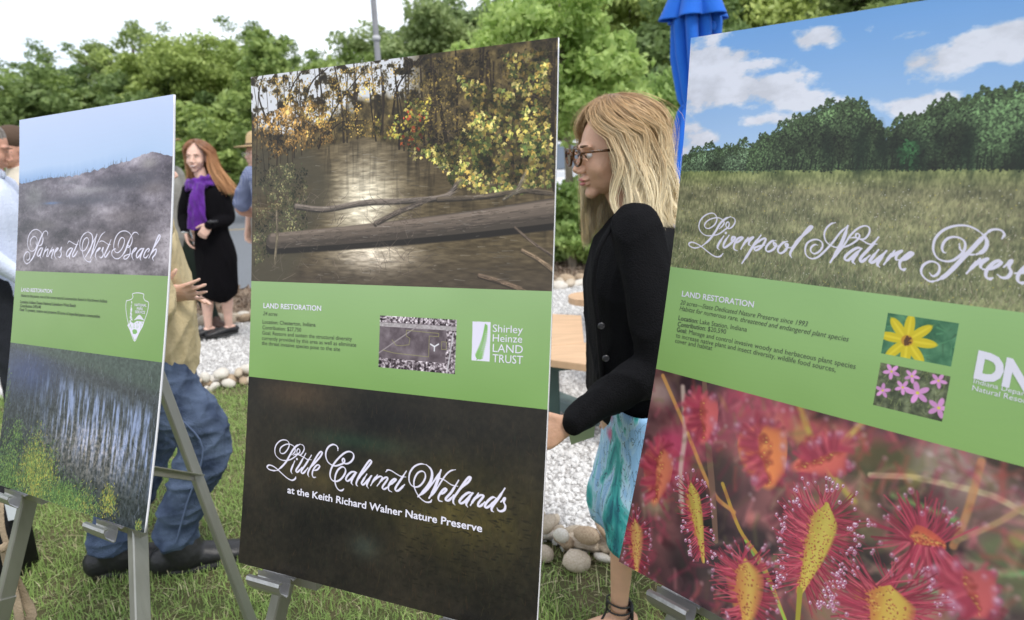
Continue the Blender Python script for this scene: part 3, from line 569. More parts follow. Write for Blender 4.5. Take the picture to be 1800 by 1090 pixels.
def face_bits(parent, c, M, iris=M_iris, brow=M_brow, lips=True, smile=0, fem=True):
    for s in (1, -1):
        if parent.get('sq'):
            g = G(); g.tube([hl(c, M, .0925-6*(q-.03)**2-.1*max(0, q-.03), q*s, .0015+2*(q-.03)**2*-1) for q in np.linspace(.020, .041, 5)], [.0008, .0020, .0026, .0020, .0008], 8, sub=2); g.out('eye', M_iris, parent)
            g = G(); g.tube([hl(c, M, .0935-.3*max(0, q-.03), q*s, .0205+.10*(q-.015)-5*(q-.03)**2) for q in np.linspace(.013, .048, 6)], [.001, .0022, .0024, .0022, .0015, .0008], 8, sub=2); g.out('eyebrow', brow, parent); continue
        g = G(); g.ell(hl(c, M, .0765, .0305*s, -.001), (.0108, .0108, .0085), 20, M); e = g.out('eye', M_eye, parent)
        g = G(); g.ell(hl(c, M, .0848, .0290*s, -.0010), (.0032, .0062, .0060), 16, M); g.out('iris', iris, e)
        g = G(); pts = [hl(c, M, .0945-.30*abs(q-.032)**1.0*(1 if q > .032 else .1), q*s, .0075-18*(q-.030)**2) for q in np.linspace(.019, .046, 7)]; g.tube(pts, [.0018, .0026, .0030, .0030, .0028, .0026, .002], 8, sub=2); g.tube([q_-M[:, 2]*.0155-M[:, 0]*.0012 for q_ in pts], [.0016, .002, .0022, .0022, .0022, .002, .0016], 8, sub=2); g.out('eyelid', bpy.data.materials[parent['skin']], parent); g = G(); g.tube([q_-M[:, 2]*.0032+M[:, 0]*.0020 for q_ in pts[1:]]+[pts[-1]-M[:, 2]*.006+M[:, 1]*.003*s], [.0009, .0012, .0013, .0014, .0014, .0013, .0006], 6, sub=2); g.out('eyelashes', brow, parent)
        g = G(); pts = [hl(c, M, .0945-.5*max(0, q-.03)-.02*(q < .02), q*s, .0225+.10*(q-.015)-5*(q-.03)**2) for q in np.linspace(.013, .050, 8)]; g.tube(pts, [.0012, .0026, .003, .003, .0028, .0024, .0018, .0008], 8, sub=2); g.out('eyebrow', brow, parent)
    if lips:
        g = G()
        g.tube([hl(c, M, .0965-9*(q*q), q, -.0632-1.2*abs(q)**1.4*0-.6*abs(q)*0+(.0015 if .003 < abs(q) < .012 else 0)) for q in np.linspace(-.021-.006*smile, .021+.006*smile, 11)], [.0008, .002, .003, .0036, .004, .0036, .004, .0036, .003, .002, .0008], 8, (0, 0, 1), 2)
        g.tube([hl(c, M, .0952-9*(q*q), q, -.0738+5*q*q) for q in np.linspace(-.018-.004*smile, .018+.004*smile, 9)], [.0008, .003, .0043, .005, .005, .005, .0043, .003, .0008], 8, (0, 0, 1), 2)
        g.out('lips', M_lip, parent)

def cloth(name, col, rough=.85, **k): return mat(name, col, rough, .25, **k)
M_black = mat('black_wool', (.006, .006, .0075), .85, .16, bump=.35, bscale=260); M_black2 = mat('black_knit', (.006, .0055, .007), .95, .10, bump=.5, bscale=180)
M_shoe = mat('black_leather', (.014, .014, .016), .45, .5, .15, 60); M_sole = mat('black_rubber', (.02, .02, .02), .8)

# ============ the blonde woman walking left between the middle and right boards
YB = 1.86
W = lambda px, py, dy=0.0: at(px, py, YB+dy)
bw = thing('person', 'blonde woman with tortoiseshell glasses in a black blazer and turquoise skirt, walking left', 'person', (W(1085, 1000)[0], YB, 0)); bw['skin'] = 'skin_tan'
fw = nrm((-1, -.20, 0)); lf = nrm((.20, -1, 0)); lf = -lf if lf[1] > 0 else lf       # forward, her left (towards the camera)
hc = W(1076, 266, 0.0); hf = nrm((-1, -.24, -.10)); g = G()
nk = W(1118, 372); ch = W(1118, 470); pel = W(1105, 690)
torso(g, pel, ch, nk+V(0, 0, -.005), lf, .86, True); g.tube([nk-V(0, 0, .02), hc+V(.012, .01, -.07)], [.050, .047], 14, sub=1)
shL, elL, wrL = W(1128, 418, -.16), W(1152, 640, -.20), W(1003, 742, -.20); shR, elR, wrR = W(1120, 418, .16), W(1150, 620, .22), W(1085, 700, .2)
arm_chain(g, shL, elL, wrL, (.034, .037, .033, .024)); arm_chain(g, shR, elR, wrR, (.034, .037, .033, .024))
hd = nrm((-.72, .05, -.42)); hand(g, wrL+hd*.012, hd, nrm((-.2, .75, -.6)), .92, .55, .08, 1, .4); hand(g, wrR, nrm((-1, 0, -.2)), (0, -1, 0), .9, .5)
hipL, hipR = pel+lf*.085, pel-lf*.085
knL = W(1092, 868, -.05); anL = W(1088, 1076, -.04); knR = W(1150, 870, .12); anR = gp(1262, 1075)+V(0, 0, .10)
leg_chain(g, hipL, knL, anL, .80, lf, fw); leg_chain(g, hipR, knR, anR, .92, lf, fw); foot_chain(g, anL, (-1, -.15), .95); foot_chain(g, anR, (-1, -.1), .95)
skin_g = g; body = remesh(g, .0045, 3, bw, 'body', SK['tan'])
g = G(); M_h = head(g, hc, hf, (0, 0, 1), .99, 190, True); vv, ff = g.data(); hm = smooth(np_mesh('h', vv-np.array(bw.location), ff))
def join_mesh(o, me):
    bm = bmesh.new(); bm.from_mesh(o.data); bm.from_mesh(me); bm.to_mesh(o.data); bm.free(); bpy.data.meshes.remove(me); smooth(o.data)
join_mesh(body, hm); face_bits(bw, hc, M_h, brow=mat('brow_brown', (.13, .075, .04), .8))
M_blonde = hairmat('blonde_hair', (.27, .15, .07), (.66, .44, .22), (1.0, .86, .58))
def tipsB(p): return .245+.03*math.cos(math.radians(p))-.02*math.sin(math.radians(p*2))
strands('hair', bw, hc+V(0, 0, .006), M_h, M_blonde, 12500, 3, tipsB, .037, 66, .00062, .019, 120, wind=(.0, 0, 0), flare=.10, loose=.10, open2=40)
# tortoiseshell glasses
M_tort = mat('tortoiseshell', (.16, .065, .015), .25, .4, vscale=90, col2=(.018, .007, .004)); M_lens = bpy.data.materials.new('clear_lens'); M_lens.use_nodes = True
nl_ = M_lens.node_tree; tb_ = nl_.nodes.new('ShaderNodeBsdfTransparent'); gb_ = nl_.nodes.new('ShaderNodeBsdfGlossy'); gb_.inputs['Roughness'].default_value = .02; mb_ = nl_.nodes.new('ShaderNodeMixShader'); mb_.inputs[0].default_value = .04; nl_.links.new(tb_.outputs[0], mb_.inputs[1]); nl_.links.new(gb_.outputs[0], mb_.inputs[2]); nl_.links.new(mb_.outputs[0], nl_.nodes['Material Output'].inputs[0])
gl = G()
for s in (1, -1):
    rim = [(.113-.10*max(0, abs(y)-.03), s*(.034+.026*math.cos(a)*1.0), .000+.021*math.sin(a)*(1 if math.sin(a) > 0 else 1.12)) for a in np.linspace(0, 2*np.pi, 25) for y in [.034+.026*math.cos(a)]]
    gl.tube([hl(hc, M_h, *q) for q in rim], [.0034]*25, 8, (0, 0, 1), 1, False)
    gl.tube([hl(hc, M_h, *q) for q in [(.110, s*.060, .008), (.098, s*.071, .009), (.05, s*.078, .007), (.0, s*.082, .002)]], [(.0034, .002)]*4, 8, (0, 0, 1), 3)
gl.tube([hl(hc, M_h, *q) for q in [(.114, .010, .004), (.117, 0, .007), (.114, -.010, .004)]], [.0022]*3, 8, sub=3)
glo = gl.out('glasses', M_tort, bw)
for s in (1, -1):
    g = G(); g.ell(hl(hc, M_h, .112, s*.034, -.001), (.0008, .0245, .0205), 24, M_h); g.out('lens', M_lens, glo)
# blazer: trunk and sleeves as one cloth
g = G(); Lt = [(W(1108, 690), .165, .118), (W(1108, 640), .160, .122), (W(1108, 570), .150, .122), (W(1112, 500), .165, .130), (W(1118, 440), .175, .112), (W(1122, 400), .150, .082), (W(1124, 378), .085, .060)]
g.tube([q[0] for q in Lt], [(q[1], q[2]) for q in Lt], 22, lf, 4, True)
g.tube([shL+V(0, .03, .012), (shL+elL)/2+V(.005, 0, 0), elL+V(.005, 0, .0), elL+(wrL-elL)*.4+V(0, 0, -.004), wrL-hd*.02], [.066, .062, .058, .053, .041], 18, sub=5)
g.tube([shR, (shR+elR)/2, elR, elR+(wrR-elR)*.4, wrR], [.066, .06, .056, .05, .038], 16, sub=4)
blz = remesh(g, .007, 4, bw, 'blazer', M_black, folds(.011, 15, 5, (1, 1, .7), 2.2))
# lapel / front edge, buttons
g = G(); fe = [W(1078, 392, -.115), W(1052, 440, -.125), W(1043, 500, -.12), W(1050, 570, -.12), W(1056, 640, -.11), W(1058, 690, -.10)]
g.tube(fe, [(.012, .006)]*6, 10, lf, 4); g.out('lapel', M_black, bw)
M_btn = mat('black_button', (.03, .03, .035), .3, .6)
for px, py in ((1057, 573), (1065, 630)):
    g = G(); c = at(px, py, YB-.150); g.ell(c, (.0095, .004, .0095), 20); g.tube([c+V(math.cos(a)*.0065, -.0035, math.sin(a)*.0065) for a in np.linspace(0, 6.283, 17)], [.0016]*17, 6, sub=1, caps=False); g.out('button', M_btn, bw)
# skirt: draped cloth over the stepping leg
M_skirt = bpy.data.materials.new('turquoise_print'); M_skirt.use_nodes = True; n_ = M_skirt.node_tree.nodes; l_ = M_skirt.node_tree.links
t_ = n_.new('ShaderNodeTexCoord'); mp_ = n_.new('ShaderNodeMapping'); mp_.inputs['Scale'].default_value = (1, 1, .35); l_.new(t_.outputs['Object'], mp_.inputs[0])
n1 = n_.new('ShaderNodeTexNoise'); n1.inputs['Scale'].default_value = 14; n1.inputs['Detail'].default_value = 6; n1.inputs['Distortion'].default_value = 1.2; l_.new(mp_.outputs[0], n1.inputs['Vector'])
r1 = n_.new('ShaderNodeValToRGB'); e = r1.color_ramp.elements; e[0].position = .32; e[0].color = (.02, .16, .22, 1); e[1].position = .56; e[1].color = (.30, .55, .85, 1)
for p_, c_ in ((.39, (.05, .42, .42, 1)), (.45, (.22, .60, .66, 1)), (.49, (.50, .74, .92, 1))): x = e.new(p_); x.color = c_
l_.new(n1.outputs[0], r1.inputs[0]); n2 = n_.new('ShaderNodeTexNoise'); n2.inputs['Scale'].default_value = 20; n2.inputs['Detail'].default_value = 8; n2.inputs['Distortion'].default_value = 2.5; l_.new(mp_.outputs[0], n2.inputs['Vector'])
r2 = n_.new('ShaderNodeValToRGB'); e = r2.color_ramp.elements; e[0].position = .485; e[0].color = (0, 0, 0, 1); e[1].position = .515; e[1].color = (0, 0, 0, 1); x = e.new(.50); x.color = (1, 1, 1, 1)
l_.new(n2.outputs[0], r2.inputs[0]); mx = n_.new('ShaderNodeMix'); mx.data_type = 'RGBA'; l_.new(r2.outputs[0], mx.inputs[0]); l_.new(r1.outputs[0], mx.inputs[6]); mx.inputs[7].default_value = (.02, .04, .10, 1)
n3 = n_.new('ShaderNodeTexNoise'); n3.inputs['Scale'].default_value = 7; l_.new(t_.outputs['Object'], n3.inputs['Vector']); r3 = n_.new('ShaderNodeMapRange'); r3.inputs[1].default_value = .60; r3.inputs[2].default_value = .68; l_.new(n3.outputs[0], r3.inputs[0])
mx2 = n_.new('ShaderNodeMix'); mx2.data_type = 'RGBA'; l_.new(r3.outputs[0], mx2.inputs[0]); l_.new(mx.outputs[2], mx2.inputs[6]); mx2.inputs[7].default_value = (.62, .12, .28, 1); l_.new(mx2.outputs[2], n_['Principled BSDF'].inputs['Base Color']); n_['Principled BSDF'].inputs['Roughness'].default_value = .6
def skirt_rings(front, back, hem_fn, seg=64, rows=26, amp=.012, fold_n=7):
    """front/back = rows of (z, x, halfdepth); closed elliptical rings, pleated towards the hem"""
    v = []; 
    for j in range(rows+1):
        t = j/rows
        for k in range(seg):
            a = 2*np.pi*k/seg; z, xf, xb, yc, hy = hem_fn(t, a); cx, rx = (xf+xb)/2, abs(xb-xf)/2
            pl = 1+amp*t*8*math.sin(fold_n*a+2*t+.7*math.sin(3*a)); v.append((cx-rx*math.cos(a)*pl, yc-hy*math.sin(a)*pl, z))
    q = [(j*seg+k, (j+1)*seg+k, (j+1)*seg+(k+1) % seg, j*seg+(k+1) % seg) for j in range(rows) for k in range(seg)]; return v, q
SKF = np.array([[*W(p[0], p[1])[[0, 2]]] for p in [(1062, 690), (1062, 740), (1052, 800), (1036, 845), (1035, 872), (1045, 905)]])
ztop = SKF[0, 1]
def hem(t, a):
    fz = math.cos(a)                                                     # 1 = front (walking direction)
    zh = W(1045, 905)[2]+(-.12)*(1-fz)/2*1.0-.02*math.sin(a); z = ztop+(zh-ztop)*t
    xf = np.interp(-z, -SKF[:, 1], SKF[:, 0]); xb = W(1150, 700)[0]+.10*t; return z, xf, xb, YB-.02, .195-.01*t
v, q = skirt_rings(None, None, hem); sk = wpart('skirt', v, np.array(q), M_skirt, bw); md = sk.modifiers.new('thick', 'SOLIDIFY'); md.thickness = .0025
# strappy sandals
def sandal(an, d):
    d = nrm((d[0], d[1], 0)); s = V(-d[1], d[0], 0); an = np.asarray(an); g = G(); base = V(an[0], an[1], an[2]-.05)
    for hh, tilt in ((.052, .010), (.028, .004), (.004, -.004)):
        g.tube([an+(d*math.cos(a)*.036+s*math.sin(a)*.034)+V(0, 0, hh-.015+tilt*math.cos(a)) for a in np.linspace(0, 6.283, 21)], [(.0035, .0025)]*21, 6, (0, 0, 1), 1, False)
    g.tube([an+d*.037+V(0, 0, .04), an+d*.040+V(0, 0, .01), an+d*.055-V(0, 0, .018)], [.0035]*3, 8); g.box(an-d*.034+V(0, 0, .0), d*.004, s*.024, V(0, 0, .035))
    for x in (.07, .10, .135): g.tube([an+d*x*1.0+s*.040*math.cos(a)*(1 if x < .13 else .9)+V(0, 0, -.058+math.sin(a)*(.034-.12*(x-.07))*1.05) for a in np.linspace(0, 3.1416, 11)], [(.005, .0025)]*11, 6, d, 1, False)
    st = g.out('sandal', M_shoe, bw); g = G(); g.tube([base-d*.045-V(0, 0, .012), base+d*.05-V(0, 0, .016), base+d*.16-V(0, 0, .020)], [(.034, .008), (.042, .008), (.036, .006)], 14, s, 4); g.out('sole', M_sole, st)
sandal(anL, (-1, -.15)); sandal(anR, (-1, -.1))
# ring and card in the hand
g = G(); rc = wrL+hd*.10+V(0, -.02, 0); 
for k_ in range(3): g.tube([rc+V(math.cos(a)*.010, math.sin(a)*.010, .004*k_+math.cos(a)*.004) for a in np.linspace(0, 6.283, 15)], [.0009]*15, 6, sub=1, caps=False)
g.out('ring', mat('silver', (.8, .8, .8), .2, .5, metal=1), bw)
cg = G(); a_, b2_, c2_, d2_ = W(1000, 765, -.17), W(1046, 748, -.14), W(1044, 768, -.13), W(1004, 782, -.16)
cg.add([a_, b2_, c2_, d2_]+[p+V(0, .004, 0) for p in (a_, b2_, c2_, d2_)], [(0, 1, 2, 3), (7, 6, 5, 4), (0, 4, 5, 1), (1, 5, 6, 2), (2, 6, 7, 3), (3, 7, 4, 0)])
tag(cg.out('folded_card', mat('pale_green_card', (.36, .42, .24), .5), None, False, loc=tuple(W(1020, 765, -.15))), 'pale green folded card held in the blonde woman\'s hand', 'card')

# ============ woman with purple scarf
def person(label, loc, skin): 
    t = thing('person', label, 'person', loc); t['skin'] = skin.name; t['sq'] = 3.2; return t
YP = 5.9; P_ = lambda px, py, dy=0.0: at(px, py, YP+dy)
pw = person('smiling woman with long auburn hair, purple scarf and black dress standing on the gravel', (P_(380, 590)[0], YP, 0), SK['fair'])
fwp = nrm((-.1, -1, 0)); lfp = nrm((1, -.1, 0)); g = G(); hc2 = P_(346, 276); nk = P_(356, 318); ch = P_(362, 360); pel = P_(376, 440)
torso(g, pel, ch, nk, lfp, .93, True); g.tube([nk, hc2-V(0, 0, .08)], [.052, .048], 12, sub=1)
sR, eR, wR = P_(328, 335, 0), P_(322, 382, -.02), P_(326, 408, -.12); sL, eL, wL = P_(392, 338, .05), P_(402, 385, .02), P_(368, 396, -.20)
arm_chain(g, sR, eR, wR, (.034, .039, .034, .026)); arm_chain(g, sL, eL, wL, (.034, .039, .034, .026))
hand(g, wR, nrm((.15, -.1, -1)), (1, .3, 0), .98, .35, .1, 1); hand(g, wL, nrm((-.6, -.2, -.75)), (-.3, .9, -.3), 1.0, .75, .08, 1)
aR, aL = P_(368, 588, .0), P_(404, 583, .05); aR[2] = .11; aL[2] = .11; kR, kL = P_(362, 512, -.03), P_(396, 510, 0)
leg_chain(g, pel-lfp*.09, kR, aR, .98, lfp, fwp); leg_chain(g, pel+lfp*.09, kL, aL, .98, lfp, fwp); foot_chain(g, aR, (-.75, -.6), 1); foot_chain(g, aL, (-.75, -.6), 1)
b = remesh(g, .0055, 3, pw, 'body', SK['fair']); g = G(); M2 = head(g, hc2, nrm((.02, -1, -.02)), (.05, 0, 1), 1.06, 90, True, 1); vv, ff = g.data(); join_mesh(b, np_mesh('h', vv-np.array(pw.location), ff)); face_bits(pw, hc2, M2, smile=1)
g = G(); g.tube([hl(hc2, M2, .0985-9*q*q, q, -.0685+6*q*q) for q in np.linspace(-.019, .019, 9)], [.001, .003, .0042, .0050, .0052, .0050, .0042, .003, .001], 8, (0, 0, 1), 2); g.out('teeth', M_teeth, pw)
M_aub = hairmat('auburn_hair', (.17, .08, .04), (.36, .16, .075), (.56, .29, .13))
strands('hair', pw, hc2, M2, M_aub, 2600, 12, lambda p: .27+.05*math.cos(math.radians(p-90)), .035, 62, .0022, .014, 50, wind=(-.03, .10, .0), flare=.12, seg=16)
g = G(); Lt = [(P_(384, 505), .170, .140), (P_(381, 470), .178, .145), (P_(377, 440), .175, .135), (P_(372, 405), .145, .115), (P_(366, 370), .160, .128), (P_(361, 342), .165, .105), (P_(358, 326), .10, .07)]
g.tube([q[0] for q in Lt], [(q[1], q[2]) for q in Lt], 22, lfp, 4)
g.tube([sR+V(.03, 0, .0), (sR+eR)/2, eR, wR+V(0, 0, .02)], [.064, .056, .050, .040], 16, sub=4); g.tube([sL-V(.03, 0, .0), (sL+eL)/2, eL, (eL+wL)/2, wL], [.064, .056, .052, .046, .040], 16, sub=4)
remesh(g, .009, 3, pw, 'dress', M_black2, folds(.008, 16, 8, (1, 1, .4), 1.8))
M_scarf = cloth('purple_scarf', (.115, .020, .27), .8, bump=.5, bscale=70, var=.25, vscale=10, sheen=.2)
g = G(); cN = P_(352, 322, -.03)
for k, (rr, hz, tk) in enumerate([(.095, .0, .034), (.088, .035, .030), (.100, -.030, .032)]):
    g.tube([cN+V(math.cos(a)*rr, math.sin(a)*rr*.85, hz+.02*math.sin(a+k)) for a in np.linspace(0, 6.283, 18)], [(tk*.8, tk)]*18, 12, (0, 0, 1), 2, False)
g.tube([P_(350, 325, -.14), P_(342, 348, -.18), P_(340, 375, -.18), P_(340, 402, -.17)], [(.05, .025), (.05, .022), (.055, .02), (.06, .018)], 16, lfp, 5)
g.tube([P_(352, 325, -.13), P_(350, 350, -.16), P_(352, 378, -.165), P_(354, 398, -.16)], [(.045, .022), (.05, .02), (.055, .02), (.06, .015)], 16, lfp, 5)
remesh(g, .008, 2, pw, 'scarf', M_scarf, folds(.010, 50, 4, (1.4, 1.4, .12)))
M_silver = bpy.data.materials['silver']
for c, rr, nm, mm in ((wR+V(0, 0, .0), .031, 'wristwatch', M_silver), (wL+V(.03, 0, .03), .040, 'bracelet', M_btn)):
    g = G(); g.tube([c+V(math.cos(a)*rr, math.sin(a)*rr, 0) for a in np.linspace(0, 6.283, 17)], [(.009, .003)]*17, 8, (0, 0, 1), 1, False); g.ell(c+V(0, -rr, 0), (.015, .006, .015)); g.out(nm, mm, pw)
g = G(); g.ell(hl(hc2, M2, .0, .082, -.065), (.012, .008, .026)); g.out('earring', M_silver, pw)
for q in (aR, aL): shoe(pw, q-V(0, 0, .008), (-.75, -.6), M_shoe, M_sole, 1.0, 'flat_shoe', True)

# ============ man in plaid shirt, seen from behind; ranger in straw hat beyond him
def checks(name, base, line, sc):
    m = bpy.data.materials.new(name); m.use_nodes = True; n = m.node_tree.nodes; l = m.node_tree.links; b = n['Principled BSDF']; b.inputs['Roughness'].default_value = .85
    t = n.new('ShaderNodeTexCoord'); s = n.new('ShaderNodeSeparateXYZ'); l.new(t.outputs['Object'], s.inputs[0]); sm = n.new('ShaderNodeMath'); sm.operation = 'ADD'; l.new(s.outputs[0], sm.inputs[0]); l.new(s.outputs[1], sm.inputs[1])
    mxs = []
    for o in (sm.outputs[0], s.outputs[2]):
        a = n.new('ShaderNodeMath'); a.operation = 'MULTIPLY'; l.new(o, a.inputs[0]); a.inputs[1].default_value = sc; f = n.new('ShaderNodeMath'); f.operation = 'FRACT'; l.new(a.outputs[0], f.inputs[0])
        c = n.new('ShaderNodeMath'); c.operation = 'LESS_THAN'; l.new(f.outputs[0], c.inputs[0]); c.inputs[1].default_value = .28; mxs.append(c)
    ad = n.new('ShaderNodeMath'); ad.operation = 'ADD'; l.new(mxs[0].outputs[0], ad.inputs[0]); l.new(mxs[1].outputs[0], ad.inputs[1]); h = n.new('ShaderNodeMath'); h.operation = 'MULTIPLY'; l.new(ad.outputs[0], h.inputs[0]); h.inputs[1].default_value = .5
    mx = n.new('ShaderNodeMix'); mx.data_type = 'RGBA'; l.new(h.outputs[0], mx.inputs[0]); mx.inputs[6].default_value = (*base, 1); mx.inputs[7].default_value = (*line, 1); l.new(mx.outputs[2], b.inputs['Base Color']); return m
M_dark = cloth('dark_trousers', (.018, .020, .026), .9, bump=.4, bscale=160); M_grey_hair = mat('grey_hair', (.20, .17, .15), .8, .3, 1.0, 130, vscale=50, col2=(.36, .33, .30), stretch=(1, 1, .3))
def man(label, X, Y, H_, fwd, skin, shirt, trousers, arms=None, head_dir=None, hairm=M_grey_hair, sleeve='short', shoes=M_shoe, belly=1.0, lean=0.0, seed=1, hairless=False, step=.0):
    """standing adult: joints from the height; arms = dict of L/R (elbow, wrist) offsets in (forward, left, up)"""
    t = person(label, (X, Y, 0), skin); f = nrm((fwd[0], fwd[1], 0)); lft = V(-f[1], f[0], 0); k = H_/1.78; o = V(X, Y, 0)
    def J(a, b, z): return o+f*(a*k+lean*max(0, z-.9))+lft*b*k+V(0, 0, z*k)
    g = G(); pel, ch, nk, hc_ = J(0, 0, .97), J(.01, 0, 1.28), J(0, 0, 1.53), J(.02, 0, 1.655); torso(g, pel, ch, nk, lft, k, False, belly); g.tube([nk-V(0, 0, .03), hc_-V(0, 0, .07)], [.058*k, .055*k], 12, sub=1)
    arms = arms or {}; A = {}
    for s, nm in ((1, 'L'), (-1, 'R')):
        e, w_, hd_, pn_ = arms.get(nm, ((-.02, .27, 1.14), (.05, .27, .90), (.15, 0, -1), (0, -s, 0))); sh = J(0, s*.195, 1.43); el = J(e[0], s*abs(e[1]), e[2]); wr_ = J(w_[0], s*w_[1], w_[2])
        arm_chain(g, sh, el, wr_, (.043*k, .045*k, .041*k, .031*k)); D = f*hd_[0]+lft*hd_[1]+V(0, 0, hd_[2]); N_ = f*pn_[0]+lft*pn_[1]+V(0, 0, pn_[2]); hand(g, wr_, D, N_, 1.05*k, arms.get('curl', .35), arms.get('spread', .12), arms.get('thumb', 1)); A[nm] = (sh, el, wr_)
    L_ = []
    for s in (1, -1):
        an = J(step*s, s*.12, .088); kn = J(step*s*.5+.02, s*.11, .52); leg_chain(g, J(0, s*.095, .93), kn, an, k, lft, f); foot_chain(g, an-V(0, 0, .01), f, .82*k); L_.append((J(0, s*.095, .93), kn, an))
    b = remesh(g, .006, 3, t, 'body', skin); hdir = nrm(head_dir) if head_dir is not None else f
    g = G(); Mh = head(g, hc_, hdir, (0, 0, 1), 1.08*k, 80, False); vv, ff = g.data(); join_mesh(b, np_mesh('h', vv-np.array(t.location), ff)); face_bits(t, hc_, Mh, lips=False)
    # short hair cap that leaves the face free
    if not hairless:
        g = G(); g.ell(hl(hc_, Mh, -.027, 0, .043), (.101, .086, .090), 26, Mh/np.linalg.norm(Mh[:, 0])*1.08*k); g.ell(hl(hc_, Mh, -.055, 0, -.005), (.068, .077, .080), 22, Mh/np.linalg.norm(Mh[:, 0])*1.08*k)
        remesh(g, .006, 2, t, 'hair', hairm, folds(.003, 90, 3))
    g = G(); Lt = [(J(0, 0, .86), .190, .140), (J(0, 0, 1.0), .180, .135*belly), (J(0, 0, 1.15), .178, .135*belly), (J(.01, 0, 1.30), .195, .135), (J(0, 0, 1.42), .185, .105), (J(0, 0, 1.50), .085, .07)]
    g.tube([q[0] for q in Lt], [(q[1]*k, q[2]*k) for q in Lt], 22, lft, 4)
    for nm in ('L', 'R'):
        sh, el, wr_ = A[nm]
        if sleeve == 'short': g.tube([sh+V(0, 0, .004)+(ch-sh)*.04, (sh+el)/2, sh+(el-sh)*.82], [.075*k, .073*k, .074*k], 16, sub=4)
        else: g.tube([sh+V(0, 0, .004)+(ch-sh)*.04, (sh+el)/2, el, (el+wr_)/2, wr_], [.076*k, .068*k, .060*k, .054*k, .043*k], 16, sub=4)
    sh_ = remesh(g, .009, 3, t, 'shirt' if sleeve != 'jacket' else 'jacket', shirt, folds(.006, 20, seed))
    g = G(); g.tube([J(0, 0, .86), J(0, 0, .95), J(0, 0, 1.01)], [(.165*k, .12*k), (.172*k, .126*k*belly), (.165*k, .12*k*belly)], 20, lft, 3)
    for hp, kn, an in L_: g.tube([hp, (hp+kn)/2, kn, (kn+an)/2, an+V(0, 0, -.01)], [.098*k, .088*k, .077*k, .070*k, .066*k], 18, lft, 4)
    tr_ = remesh(g, .009, 3, t, 'trousers', trousers, folds(.006, 18, seed+3, (1, 1, .9)))
    for hp, kn, an in L_: shoe(t, an, f, shoes, M_sole, 1.08*k)
    return t, Mh, hc_, J, A
pl = P_(440, 300); plX, plY = at(476, 300, 5.4)[0], 5.4
man('man in a blue checked short sleeved shirt, his back to the camera', plX, plY, 1.76, (.35, 1, 0), SK['ruddy'], checks('blue_check_shirt', (.13, .16, .30), (.33, .36, .48), 62), M_dark, arms={'L': ((.04, .37, 1.16), (.24, .22, 1.06), (1, -.3, 0), (0, 0, -1)), 'R': ((.02, .27, 1.14), (.2, .2, 1.02), (1, 0, 0), (0, 0, -1))}, belly=1.12, seed=4)
M_rgrey = cloth('ranger_grey_shirt', (.34, .33, .30), .85, bump=.3, bscale=150); M_green = cloth('dark_green_trousers', (.022, .032, .024), .9, bump=.4, bscale=140); M_straw_hat = mat('straw_hat', (.62, .45, .24), .75, .3, .6, 220, var=.12, vscale=70); M_band = mat('brown_hat_band', (.05, .03, .02), .6)
def ranger_hat(t, c, Mh):
    g = G(); R_ = [(.0, .150), (.035, .149), (.060, .135), (.074, .105), (.080, .055), (.084, .020), (.118, .012), (.178, .006), (.182, .010), (.178, .013), (.100, .022)]
    a = np.linspace(0, 2*np.pi, 40, endpoint=False); v = []
    for r_, z in R_:
        for q in a: dent = 1-.16*(max(0, math.cos(2*q))**2)*(1 if z > .1 else 0); v.append(hl(c, Mh, r_*math.cos(q)*1.12*dent-.012, r_*math.sin(q)*dent, .055+z))
    n = 40; q_ = [(i*n+k, i*n+(k+1) % n, (i+1)*n+(k+1) % n, (i+1)*n+k) for i in range(len(R_)-1) for k in range(n)]
    g.add(v, q_); o = g.out('straw_hat', M_straw_hat, t); g = G(); g.tube([hl(c, Mh, .0865*math.cos(q)*1.12-.012, .0865*math.sin(q), .083) for q in np.linspace(0, 6.2832, 33)], [(.012, .003)]*33, 8, Mh[:, 2], 1, False); g.out('hat_band', M_band, o)
def specs(t, c, Mh, m):
    g = G()
    for s in (1, -1):
        g.tube([hl(c, Mh, .108, s*(.032+.022*math.cos(a)), -.004+.016*math.sin(a)) for a in np.linspace(0, 6.283, 21)], [.0016]*21, 6, sub=1, caps=False); g.tube([hl(c, Mh, .106, s*.054, .002), hl(c, Mh, .05, s*.078, .002), hl(c, Mh, 0, s*.083, .0)], [.0015]*3, 6)
    g.tube([hl(c, Mh, .110, .011, 0), hl(c, Mh, .112, -.011, 0)], [.0015]*2, 6); g.out('glasses', m, t)
p = at(449, 268, 6.9)
t, Mh, hc_, J, A = man('park ranger with glasses and a straw campaign hat, half hidden behind the middle board', p[0]+.02, 6.9, 1.73, (-.75, -.9, 0), SK['fair'], M_rgrey, M_green, seed=9, sleeve='short'); ranger_hat(t, hc_, Mh); specs(t, hc_, Mh, M_silver)
p = at(274, 262, 6.3)
t, Mh, hc_, J, A = man('park ranger in dark green trousers standing behind the left board', p[0]+.02, 6.25, 1.80, (.9, -.3, 0), SK['fair'], M_rgrey, M_green, seed=10, sleeve='short', step=.26, shoes=mat('brown_leather', (.09, .045, .03), .5, .5)); ranger_hat(t, hc_, Mh)

